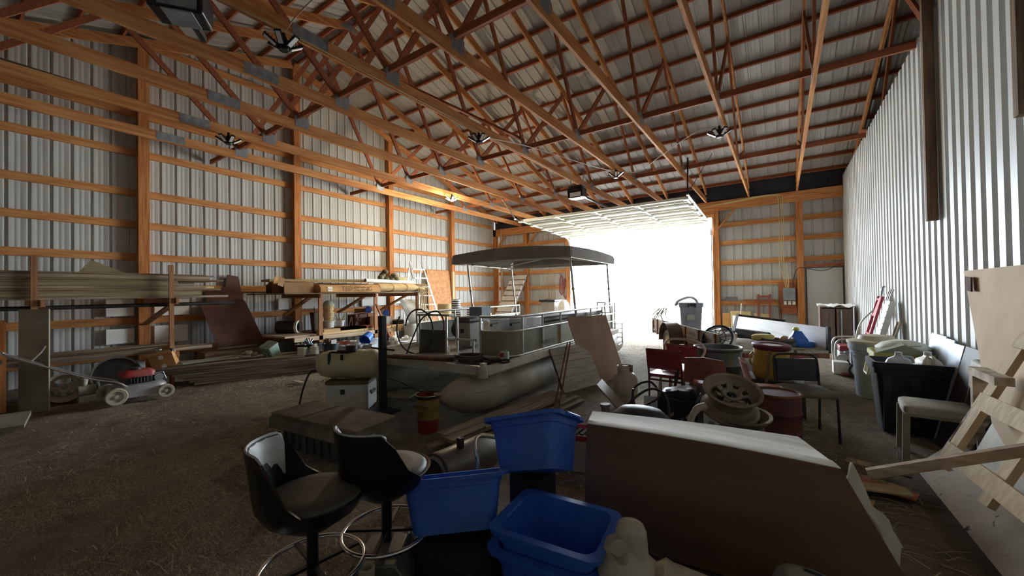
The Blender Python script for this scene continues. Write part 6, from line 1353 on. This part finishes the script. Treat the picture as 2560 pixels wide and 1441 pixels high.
m = MB(); m.lathe([(0, 0), (.16, 0), (.2, .10), (.19, .16), (.12, .19), (0, .2)], 26, TR((-1.12, 3.62, 0))); one('mower_pan', m, DKSTEEL, 'dark round motor cover under the cable loops', 'cover')
m = slab((-1.25, 4.3, .05), (-1.0, 4.35, .05), (-1.28, 4.42, .28), .01); one('pale_plate', m, pm('pale_blue_grey_plate', '#9aa5ad', '#b1bac1', 5, .4), 'pale blue grey plate standing in the scrap heap', 'plate')
rnd = random.Random(77)
for i in range(16):
    c = V((rnd.uniform(-1.15, -.5), rnd.uniform(3.3, 3.9), rnd.uniform(.02, .30))); m = MB()
    if i % 2: m.bar(c, c+V((rnd.uniform(-.18, .18), rnd.uniform(-.15, .15), rnd.uniform(-.02, .12))), rnd.uniform(.02, .06), .02)
    else: m.cyl(c, c+V((rnd.uniform(-.14, .14), rnd.uniform(-.1, .1), rnd.uniform(0, .14))), rnd.uniform(.015, .04), n=10)
    one('scrap_part', m, [RUST, DKSTEEL, W_OLD, PM_][i % 4], f'{["rusty", "dark", "brown wooden", "dusty"][i % 4]} scrap part in the heap behind the foam block', 'scrap', 'scrap parts behind the foam block')
for i in range(5):
    a = rnd.uniform(-.5, .5); c = V((.15+rnd.uniform(-.15, .3), 3.75+rnd.uniform(-.3, .4), .01+.012*i)); d = V((math.cos(a), math.sin(a), 0))*rnd.uniform(.2, .4); e = V((-math.sin(a), math.cos(a), 0))*rnd.uniform(.08, .18)
    m = slab(c, c+d, c+e, .012); one('wood_scrap', m, [pm('muddy_cardboard', ''), W_OLD, W_RED][i % 3], f'flat brown scrap on the ground right of the steel wheels, {ordn(i)} of five', 'scrap', 'flat scraps by the steel wheels')
# ================================================================ foreground
# big foam block
FB = thing('foam_block', 'huge brown sided foam block with a white top in the foreground', 'foam block', (-.4, 2.35, 0))
FBS = pm('brown_foam_side', '#62493a', '#725841', 1.6, .85, 0, .03, (.5, 1, 3), spec=.1); FBT = pm('white_foam_top', '#c6c4ba', '#d9d7ce', 4, .85, 0, .05, (1, 6, 1), c3='#b6afa2', spec=.1)  # brown for the sides, a separate white for the top face
NX = 14; G = []
def fb(u):
    ft = V((-.955, 2.145, .672)).lerp(V((.205, 2.27, .640)), u); bt = V((-1.02, 2.385, .672)).lerp(V((.06, 2.66, .632)), u)
    ft.z += .012*math.sin(PI*u); bt.z += .008*math.sin(PI*u)
    fo = V((-.985, 2.17, 0)).lerp(V((.52, 2.33, 0)), u); bo = V((-1.03, 2.40, 0)).lerp(V((.42, 2.72, 0)), u)
    fm = ft.lerp(fo, .45)+V((0, -.025, 0)); return [fo, fm, ft, bt, bt.lerp(bo, .5), bo]
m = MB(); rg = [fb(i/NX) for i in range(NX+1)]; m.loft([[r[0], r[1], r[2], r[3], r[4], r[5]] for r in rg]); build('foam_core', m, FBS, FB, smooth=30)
m = MB(); m.grid([[r[2]+V((0, .003, .003)), r[2].lerp(r[3], .18)+V((0, 0, .010)), r[2].lerp(r[3], .22)+V((0, 0, .004)), r[3]+V((0, 0, .004))] for r in rg], .004); build('foam_top', m, FBT, FB)
m = MB(); rnd = random.Random(6); G = []
for i in range(9):
    u = i/8; p = V((.215, 2.30, .585)).lerp(V((.40, 2.345, .25)), u); 
    G.append([p+V((.0+.05*j/5*(1-.3*u)+rnd.uniform(-.006, .006), .15*j/5, -.03*math.sin(j+i)+rnd.uniform(-.008, .008))) for j in range(6)])
m.grid(G, .01); build('torn_wrapper', m, pm('torn_white_wrapper', '#98907e', '#ada593', 5, .8, 0, .15), FB, smooth=70)
# blue storage totes
TBL = pm('blue_tote_plastic', '#2a52ad', '#3763c0', 3, .45, 0, 0, c3='#335796')
def tote(label, M, a=.29, b=.20, h=.33, grp='blue storage totes'):
    t = thing('storage_tote', label, 'storage tote', M.translation, M.to_euler(), grp); m = MB()
    ro = lambda g, z, e=0: [(x*g+(e if x > 0 else -e), y*g+(e if y > 0 else -e), z) for x, y in rrect(a, b, .06, 6)]
    m.loft([ro(.80, 0), ro(.95, h*.80), ro(.955, h*.81, .006), ro(.975, h*.97, .006), ro(.975, h*.97, .03), ro(.975, h*.93, .032), ro(.975, h, .036), ro(.972, h, .0), ro(.945, h*.8, .0), ro(.78, .012)])
    build('tote_body', m, TBL, t, world=False, smooth=50)
    for s in (-1, 1):
        m = MB(); m.span((s*(a+.012)-.02, -.09, h*.93), (s*(a+.012)+.03, .09, h*1.01)); build('tote_handle', m, TBL, t, world=False, bev=.01)
        m = MB(); m.grid([[(s*.0-.16+.32*i/10, s*b*(.885+.02*0)+s*.002, h*(.42+.22*math.sin(PI*i/10))+k*.006) for k in (0, 1)] for i in range(11)], .004); build('moulded_arc', m, TBL, t, world=False)
    return t
tote('light blue storage tote tilted beside the two bar stools', TR((-1.37, 1.47, .27), (-.36, -.08, .62)), .245, .16, .245)
tote('blue storage tote tipped away on top of the heap beside the foam block', TR((-1.13, 1.86, .46), (-.42, -.26, .10)), .215, .175, .28)
tote('upper of two nested open blue totes in the foreground', TR((-.87, 1.58, .09), (-.03, .02, .12)), .225, .185, .32)
tote('lower of two nested open blue totes in the foreground', TR((-.87, 1.58, .0), (-.02, .0, .12)), .225, .19, .33)
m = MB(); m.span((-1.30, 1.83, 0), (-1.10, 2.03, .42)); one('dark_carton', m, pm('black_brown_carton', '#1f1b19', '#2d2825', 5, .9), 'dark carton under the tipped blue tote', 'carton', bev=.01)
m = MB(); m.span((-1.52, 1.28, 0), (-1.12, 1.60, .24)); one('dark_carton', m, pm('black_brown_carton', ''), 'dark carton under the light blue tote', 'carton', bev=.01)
BKC = pm('black_cloth', '#131211', '#221f1d', 6, .95, 0, .2)
for i, (x, y, r) in enumerate(((-1.22, 1.12, .15), (-1.05, 1.10, .13), (-1.32, 1.02, .10))):
    rnd = random.Random(50+i); m = MB(); m.loft([[(x+r*g*math.cos(2*PI*k/20)*(1+.12*math.sin(3*k+i)), y+r*g*math.sin(2*PI*k/20)*(1+.1*math.cos(2*k)), z) for k in range(20)] for z, g in ((0, 1.1), (.09, 1.05), (.17, .8), (.21, .35))]); one('black_cloth', m, BKC, f'crumpled black cloth on the ground before the light blue tote, {["middle", "right", "left"][i]} heap', 'cloth', 'black cloth heaps', smooth=70)
for i in range(3):
    m = MB(); m.tube(coil((-1.18+.06*i, 1.0+.02*i, .20+.015*i), .12, .013, 2.2, seed=20+i, rise=.02), .013, 8); one('rubber_hose', m, pm('dusty_rubber_hose', '#2d2823', '#453d34', 10, .8), f'coiled dusty rubber hose on the black cloth, {["bottom", "middle", "top"][i]} coil', 'hose', 'rubber hoses in the foreground')
rnd = random.Random(12)
for i in range(6):
    m = MB(); c = V((-1.40+rnd.uniform(-.05, .2), .98+rnd.uniform(-.05, .06), .17+rnd.uniform(0, .05))); m.cyl(c, c+V((rnd.uniform(-.04, .04), rnd.uniform(-.04, .04), .05)), .022, n=12); m.cyl(c+V((0, 0, .045)), c+V((0, 0, .06)), .028, n=12)
    one('pipe_fitting', m, [PM_, WHITE_D, GALV][i % 3], f'small {["tan metal", "pale plastic", "grey metal"][i % 3]} pipe fitting on the black cloth', 'fitting', 'small fittings in the foreground')
# metal case, pipe stub and board at the bottom edge
t = thing('metal_case', 'dull grey metal case lying below the bar stools', 'case', (-1.60, 1.20, 0), (0, 0, .62)); MC = pm('dull_grey_case', '#57534c', '#6b665e', 4, .45, .3, .02)
m = MB(); m.loft([[(x, y, z) for x, y in ((-.13, -.16), (.15, -.16), (.15, .14), (-.13, .14))] if z < .2 else [(x, y, z) for x, y in ((-.09, -.15), (.10, -.15), (.10, .13), (-.09, .13))] for z in (0, .18, .25)]); build('case_body', m, MC, t, world=False, bev=.008)
m = MB(); m.span((-.17, -.22, 0), (-.12, .05, .12)); build('case_flange', m, pm('dark_case_flange', '#2f2b27', '#413b35', 6, .6), t, world=False)
t = thing('pvc_stub', 'short dusty plastic pipe stub standing before the grey metal case', 'pipe', (-1.50, 1.04, .12)); PV = pm('dusty_pvc', '#948d78', '#aaa38d', 6, .5)
m = hollow(MB(), (0, 0, 0), (0, 0, .15), .026, .02); m.lathe([(.026, .085), (.033, .09), (.034, .15), (.026, .155), (.02, .15)], 22); build('stub_body', m, PV, t, world=False)
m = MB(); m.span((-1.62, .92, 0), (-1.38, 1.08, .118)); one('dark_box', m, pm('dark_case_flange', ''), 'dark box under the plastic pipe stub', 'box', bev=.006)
m = MB(); m.cyl((-1.60, .98, .12), (-1.60, .98, .21), .006, n=8); m.cyl((-1.60, .98, .205), (-1.60, .98, .213), .013, n=8); one('long_bolt', m, GALV, 'long steel bolt standing on the dark box below the bar stools', 'bolt')
m = slab((-1.98, .86, .10), (-1.72, .62, .10), (-1.78, 1.02, .13), .03); m.span((-1.9, .75, 0), (-1.75, .92, .098)); one('grey_plank', m, pm('dusty_grey_plank', '#6f6a62', '#857f76', 5, .6), 'flat grey board end at the bottom edge below the nearer bar stool', 'board')
# bar stools
STB = pm('black_stool_shell', '#0e0e10', '#18181a', 8, .35); STS = pm('dusty_stool_seat', '#3a352d', '#4a443a', 4, .55, c3='#2c2823'); STW = pm('pale_stool_vinyl', '#8c8c86', '#a4a49d', 4, .45)
def stool(label, loc, rz):
    t = thing('bar_stool', label, 'bar stool', loc, (0, 0, rz), 'bar stools')
    # bucket shell: seat faces +x, backrest at -x
    m = MB(); G = []; n = 24
    def prof(a):   # a: 0 is front, PI is back; height of the shell rim
        b = (1-math.cos(a))/2; q = min(1, max(0, (b-.52)/.36)); return .60+.235*q*q*(3-2*q)
    rg = []
    for z_, g in ((0, .45), (.06, .85), (.12, 1.0)):
        rg.append([(.205*g*math.cos(2*PI*k/n)*1.05, .205*g*math.sin(2*PI*k/n), .475+z_) for k in range(n)])
    rg.append([(.21*math.cos(2*PI*k/n)*(1.05 if math.cos(2*PI*k/n) > 0 else 1.18), .212*math.sin(2*PI*k/n), prof(2*PI*k/n)) for k in range(n)])
    rg.append([(.195*math.cos(2*PI*k/n)*(1.05 if math.cos(2*PI*k/n) > 0 else 1.18), .198*math.sin(2*PI*k/n), prof(2*PI*k/n)-.002) for k in range(n)])
    rg.append([(.185*math.cos(2*PI*k/n)*1.0, .185*math.sin(2*PI*k/n), .585) for k in range(n)])
    m.loft(rg, (True, False)); build('shell', m, STB, t, world=False, smooth=50)
    m = MB(); m.loft([[(.190*g*math.cos(2*PI*k/n)*1.04+.004, .190*g*math.sin(2*PI*k/n), z) for k in range(n)] for z, g in ((.575, 1.0), (.60, 1.0), (.615, .9), (.62, .6), (.618, .2))]); build('seat', m, STS, t, world=False, smooth=60)
    m = MB(); A0 = [PI*.72+PI*.56*i/20 for i in range(21)]
    m.grid([[(math.cos(a)*.205, .180*math.sin(a), .615), (math.cos(a)*.214, .185*math.sin(a), max(.62, prof(a)-.03)), (math.cos(a)*.238, .204*math.sin(a), max(.625, prof(a)+.007))] for a in A0], -.008); build('back_lining', m, STW, t, world=False, smooth=60)
    m = MB(); m.cyl((0, 0, .03), (0, 0, .50), .024, n=16); build('pole', m, STB, t, world=False)
    m = MB(); m.torus((0, 0, .30), .205, .0105, 44, 10); build('foot_ring', m, CHROME, t, world=False)
    m = MB()
    for k in range(4):
        a = .5+PI/2*k; m.bar((.02*math.cos(a), .02*math.sin(a), .30), (.2*math.cos(a), .2*math.sin(a), .30), .02, .012)
    build('ring_spoke', m, STB, t, world=False)
    m = MB(); m.lathe([(0, .0), (.2, 0), (.205, .008), (.18, .018), (.04, .035), (0, .035)], 32); build('base_disc', m, STB, t, world=False)
    return t
stool('black bar stool nearer the left, dusty seat turned to the right', (-1.675, .90, 0), math.radians(52))
stool('black bar stool behind the first, back towards the viewer', (-1.615, 1.235, 0), math.radians(97))
# canister and chrome chair leg by the planks
t = thing('gas_canister', 'grey metal canister lying behind the bar stools', 'canister', (-2.05, 2.3, 0)); M = frame((-2.10, 2.02, .145), (1, -.1, 0), (.15, 1, 0))
m = MB(); m.lathe([(0, .0), (.10, .0), (.128, .02), (.138, .05), (.138, .55), (.12, .60), (0, .62)], 34, M); build('canister_body', m, pm('dull_canister', '#5b574f', '#716c63', 5, .4, .4, .02), t)
m = MB(); m.torus((0, 0, .02), .13, .008, 30, 6, M); m.lathe([(0, -.004), (.1, -.004), (.1, .004), (0, .004)], 26, M); build('end_cap', m, DKSTEEL, t)
m = MB(); m.span((-2.06, 2.22, .27), (-2.02, 2.26, .35)); m.tube([(-2.04, 2.24, .345), (-2.0, 2.5, .36)], .008); build('canister_handle', m, DKSTEEL, t)
m = MB(); m.tube(bez([(-1.66, 1.98, .02), (-1.66, 1.99, .3), (-1.72, 2.04, .45), (-1.70, 2.1, .47), (-1.55, 2.15, .46)], 6), .012, 8); one('chrome_leg', m, CHROME, 'bent chrome chair leg standing left of the tipped blue tote', 'tube')
# cream fuel tank in front of the foam block
FT = thing('fuel_tank', 'long dusty cream plastic fuel tank lying in front of the foam block', 'tank', (-.4, 1.62, 0)); CT2 = pm('cream_fuel_tank', '#a39a83', '#bcb49d', 3, .4, 0, .02, c3='#8f8468')
ax = V((.62, .11, -.02)); o = V((-.565, 1.575, .245)); axn = ax.normalized(); sd = V((axn.y, -axn.x, 0)); up = V((0, 0, 1))
def ring(s, ry, rz, zc, n=24, q=.75):
    c = o+axn*s+V((0, 0, zc)); r = []
    for k in range(n):
        a = 2*PI*k/n; ca, sa = math.cos(a), math.sin(a)
        r.append(c+sd*(ry*math.copysign(abs(ca)**q, ca))+up*(rz*math.copysign(abs(sa)**q, sa)))
    return r
m = MB(); m.loft([ring(-.09, .02, .03, .0), ring(-.085, .08, .10, .0), ring(-.06, .12, .155, .01), ring(.0, .14, .185, .01), ring(.06, .14, .18, .0), ring(.10, .125, .15, -.02), ring(.135, .12, .135, -.03), ring(.17, .135, .15, -.02), ring(.20, .13, .145, -.025), ring(.45, .12, .13, -.04), ring(.60, .115, .12, -.05), ring(.66, .09, .10, -.05), ring(.67, .03, .03, -.05)]); build('tank_body', m, CT2, FT, smooth=50)
m = MB(); cb = o+axn*.045+V((0, 0, .15)); m.loft([[cb+V((.055*g*math.cos(2*PI*k/20)*1.1, .05*g*math.sin(2*PI*k/20), z)) for k in range(20)] for z, g in ((0, 1.1), (.05, 1.05), (.09, 1.0), (.115, .8), (.125, .4))]); build('tank_hump', m, CT2, FT, smooth=60)
m = MB(); p = o+axn*.035-V((0, .075, 0))+V((0, 0, .155)); m.cyl(p, p+V((0, -.03, .05)), .027, n=18); m.lathe([(0, .0), (.032, 0), (.032, .022), (0, .024)], 18, frame(p+V((0, -.03, .05)), (1, 0, 0), (0, -.5, .85))); build('filler_neck', m, PV, FT)
m = MB(); p = o+axn*.64-V((0, .02, 0))+V((0, 0, .09)); m.box(p, (.09, .10, .03), None); m.bar(p+V((-.06, -.05, .02)), p+V((.06, -.06, .01)), .05, .02); build('tank_bracket', m, pm('yellowed_bracket', '#a79c6a', '#bdb381', 6, .5), FT)
for i, (s, z) in enumerate(((.30, .10), (.42, .085))):
    m = MB(); p = o+axn*s-V((0, .10, 0))+V((0, 0, z)); m.tube(bez([p, p+V((.01, -.02, .03)), p+V((.0, -.03, .0))], 4), .008, 7); build('tank_hook', m, RUST, FT)
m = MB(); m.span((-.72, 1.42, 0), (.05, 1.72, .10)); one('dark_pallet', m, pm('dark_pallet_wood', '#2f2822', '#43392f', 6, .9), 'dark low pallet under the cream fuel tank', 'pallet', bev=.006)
CW_ = thing('motor_cowl', 'grey streamlined outboard motor cowl at the bottom edge', 'cowl', (.1, 1.75, 0)); ax2 = V((.93, .33, -.20)).normalized(); s2 = V((-.33, .93, 0)).normalized(); u2 = ax2.cross(s2)
m = MB(); o2 = V((-.03, 1.74, .32))
m.loft([[o2+ax2*s+s2*(r1*math.cos(2*PI*k/26))+u2*(r2*math.sin(2*PI*k/26)) for k in range(26)] for s, r1, r2 in ((0, .06, .085), (.004, .085, .105), (.03, .098, .122), (.10, .10, .125), (.20, .09, .112), (.30, .07, .085), (.38, .045, .055), (.42, .02, .02), (.425, .002, .002))]); build('cowl_shell', m, pm('grey_cowl', '#6e6b66', '#817e78', 4, .45), CW_, smooth=50)
m = MB(); m.tube([o2+ax2*s+u2*(r+.002)+s2*t_ for s, r, t_ in ((.06, .124, .0), (.14, .121, -.01), (.22, .106, -.02))], .006, 6); m.tube([o2+ax2*s+u2*(r*.80)-s2*r*.62 for s, r in ((.05, .120), (.13, .118), (.2, .106))], .004, 6); m.lathe([(0, 0), (.06, 0)], 20, frame(o2-ax2*.001, s2, -ax2)); build('cowl_slots', m, BLACK, CW_)
m = MB(); m.span((-.08, 1.62, 0), (.30, 1.95, .20)); one('grey_carton', m, CARD_D, 'brown carton under the grey outboard cowl', 'carton')
# grey stained board and other boards at the right edge
GB = pm('mouldy_grey_board', '#a09a8d', '#b5afa3', 3, .9, 0, .08, c3='#7a7468')
def stained():
    mt = GB; n = mt.node_tree.nodes; l = mt.node_tree.links; b = n['Principled BSDF']
    src = b.inputs['Base Color'].links[0].from_socket
    tc = n.new('ShaderNodeTexCoord'); vz = n.new('ShaderNodeTexNoise'); vz.inputs['Scale'].default_value = 13; vz.inputs['Detail'].default_value = 8; vz.inputs['Distortion'].default_value = 1.2
    l.new(tc.outputs['Object'], vz.inputs['Vector']); r = n.new('ShaderNodeValToRGB'); r.color_ramp.elements[0].position = .63; r.color_ramp.elements[1].position = .69
    l.new(vz.outputs['Fac'], r.inputs['Fac']); mx = n.new('ShaderNodeMixRGB'); mx.inputs['Color2'].default_value = lin('#3d382f')
    l.new(r.outputs['Color'], mx.inputs['Fac']); l.new(src, mx.inputs['Color1']); l.new(mx.outputs['Color'], b.inputs['Base Color'])
stained()
m = slab((.80, 4.16, .09), (.84, 2.40, .08), (1.06, 4.30, .30), -.03); one('stained_board', m, GB, 'long grey mould-stained board lying at the right picture edge', 'board')
m = MB(); m.span((.9, 2.5, 0), (1.0, 4.0, .07)); one('board_prop', m, W_OLD, 'dark timber under the long stained board', 'block')
m = slab((1.06, 3.95, .28), (1.10, 3.35, .28), (1.20, 4.02, .58), .02); one('pale_sheet', m, pm('pale_mottled_panel', '#a8a594', '#c4c2b2', 4, .7, 0, .05), 'pale mottled panel behind the pallet frame', 'panel')
for i in range(2):
    m = MB(); m.bar((.98+.05*i, 4.30-.06*i, .14), (1.22+.05*i, 4.38-.06*i, .60), .05, .022, (0, 1, 0)); one('thin_slat', m, W_GX, ['left', 'right'][i]+' of two thin slats leaning left of the pale mottled panel', 'slat')
m = slab((1.10, 3.3, .30), (1.06, 2.8, .30), (1.26, 3.35, .66), .03); one('grey_sheet', m, pm('grey_fibre_sheet', '#8b867c', '#9f9a90', 7, .9, 0, .1), 'grey fibre sheet behind the pallet frame', 'sheet')
# ================================================================ lamps, openers and cables under the roof
LB = pm('lamp_black', '#0f0f10', '#1b1b1c', 8, .4); LW = pm('lamp_panel', '#d6d8d8', '#e6e7e7', 6, .3)
def led_lamp(label, loc, on=False, rz=0):
    t = thing('led_lamp', label, 'lamp', loc, (0, 0, rz), 'folding panel lamps')
    m = MB(); m.cyl((0, 0, .05), (0, 0, .14), .05, .035, 18); m.cyl((0, 0, .14), (0, 0, .20), .02, n=10); build('lamp_socket', m, LB, t, world=False)
    m = MB(); m.lathe([(0, 0), (.045, 0), (.055, .03), (.05, .06), (0, .06)], 18); build('lamp_core', m, LB, t, world=False)
    for k in range(6):
        M = TR((0, 0, .03), (0, 0, 2*PI*k/6)) @ TR((.055, 0, 0), (0, -.55, 0))
        m = MB(); m.box((.075, 0, 0), (.15, .062, .018), M)
        for q in range(5): m.box((.02+.03*q, 0, .015), (.006, .06, .02), M)
        p = build('lamp_wing', m, LB, t, world=False)
        m = MB(); m.box((.078, 0, -.010), (.12, .045, .004), M); build('lamp_panel', m, emit('lit_lamp_panel', '#fff0c8', 60) if on else LW, p, world=False)
    return t
for i, (x, y, lb, on) in enumerate(((-7.62, 2.73, 'panel lamp hanging under the roof nearest the left wall, unlit', 0), (-4.24, 2.02, 'panel lamp nearest the viewer under the roof, unlit', 0), (-4.22, 5.21, 'panel lamp under the middle of the roof, unlit', 0), (-3.05, 8.68, 'panel lamp above the garage door opener, unlit', 0), (-.81, 7.45, 'panel lamp closest to the white partition, unlit', 0), (-7.52, 8.05, 'glowing panel lamp near the left wall, the only one lit', 1))):
    led_lamp(lb, (x, y, 4.02), on, .3*i)
ld = bpy.data.lights.new('lamp_light', 'POINT'); ld.energy = 90; ld.color = (1, .86, .6); ld.shadow_soft_size = .12
lo = bpy.data.objects.new('lamp_light', ld); COL.objects.link(lo); lo.location = (-7.52, 8.05, 3.93)
def opener(label, loc, rz, big):
    t = thing('door_opener', label, 'garage door opener', loc, (0, 0, rz)); s = 1.0
    m = MB(); m.span((-.20, -.14, 0), (.20, .14, .24)); m.span((-.17, -.12, .24), (.17, .12, .30)); build('opener_body', m, pm('opener_black', '#0e1012', '#191c1f', 9, .35), t, world=False, bev=.02)
    m = MB(); m.span((-.12, -.145, .02), (.16, -.139, .12)); m.span((-.10, -.13, -.012), (.12, .10, .0)); lens = build('lamp_lens', m, pm('dusty_opener_lens', '#6d7376', '#858b8e', 6, .4) if big else LW, t, world=False)
    for x in (-.16, .16):
        m = MB(); m.tube([(x, 0, .28), (x*1.1, 0, .60)], .012, 6); build('hanger_strap', m, GALV, t, world=False)
    m = MB(); m.span((-.025, .12, .10), (.025, 3.2 if not big else .5, .15)); build('rail', m, DKSTEEL, t, world=False)
    return t
opener('black garage door opener hanging close above the viewer', (-4.34, 1.20, 3.93), .95, True)
opener('black garage door opener hanging before the raised door', (-4.05, 8.75, 3.72), .0, False)
m = MB(); m.tube(bez([(-4.22, 5.3, 4.16), (-3.9, 6.3, 4.22), (-3.3, 8.0, 4.16), (-3.02, 8.7, 4.18), (-2.5, 8.6, 4.05), (-2.0, 8.3, 4.18), (-1.2, 7.7, 4.30), (-.85, 7.5, 4.2)], 8), .008, 6); one('lamp_cable', m, pm('white_cable', '#c9c6bf', '#d8d5ce', 8, .5), 'white cable sagging between the lamps under the roof', 'cable')
m = MB(); m.tube(bez([(-4.26, .3, 4.40), (-4.2, 1.2, 4.19), (-4.17, 2.0, 4.19), (-4.17, 4.0, 4.19), (-4.17, 7.5, 4.19), (-4.1, 8.7, 4.15)], 8), .008, 6); one('lamp_cable', m, pm('tan_cable', '#9a7d5c', '#b29571', 8, .6), 'tan cable clipped along the middle truss chord', 'cable')
m = MB(); m.tube(bez([(-4.24, 2.02, 4.2), (-4.05, 2.1, 4.4), (-3.6, 2.4, 4.9)], 6), .007, 6); one('lamp_cable', m, pm('tan_cable', ''), 'tan cable running up from the nearest panel lamp', 'cable')
# ================================================================ loose straw
rnd = random.Random(99); m = MB()
def strand(x, y, L, a, w, z=.004):
    dx, dy = math.cos(a)*L/2, math.sin(a)*L/2; nx_, ny_ = -math.sin(a)*w, math.cos(a)*w; b = rnd.uniform(.002, .02)
    m.add([(x-dx-nx_, y-dy-ny_, z), (x-dx+nx_, y-dy+ny_, z), (x+nx_, y+ny_, z+b), (x-nx_, y-ny_, z+b), (x+dx-nx_, y+dy-ny_, z), (x+dx+nx_, y+dy+ny_, z), (x, y, z+b+w)], [(0, 1, 2, 3), (3, 2, 5, 4), (0, 3, 6), (1, 6, 2)])
cl = [(rnd.uniform(-8, 1.2), rnd.uniform(.6, 13)) for _ in range(90)]
for i in range(11000):
    if i % 3: 
        c = rnd.choice(cl); x = c[0]+rnd.gauss(0, .35); y = c[1]+rnd.gauss(0, .3)
    else: x = rnd.uniform(-9.5, 1.3); y = rnd.uniform(-.2, 13.6)
    if x > 1.35 or x < -10.1 or y > 13.6: continue
    strand(x, y, rnd.uniform(.04, .2), rnd.gauss(.5, .8), rnd.uniform(.0012, .0035))
o = build('loose_straw', m, pm('straw', '#8a7d64', '#b3a684', 3, .9, spec=.1), None, smooth=0); tag(o, 'loose straw and stalks scattered over the dirt floor', 'straw', kind='stuff')
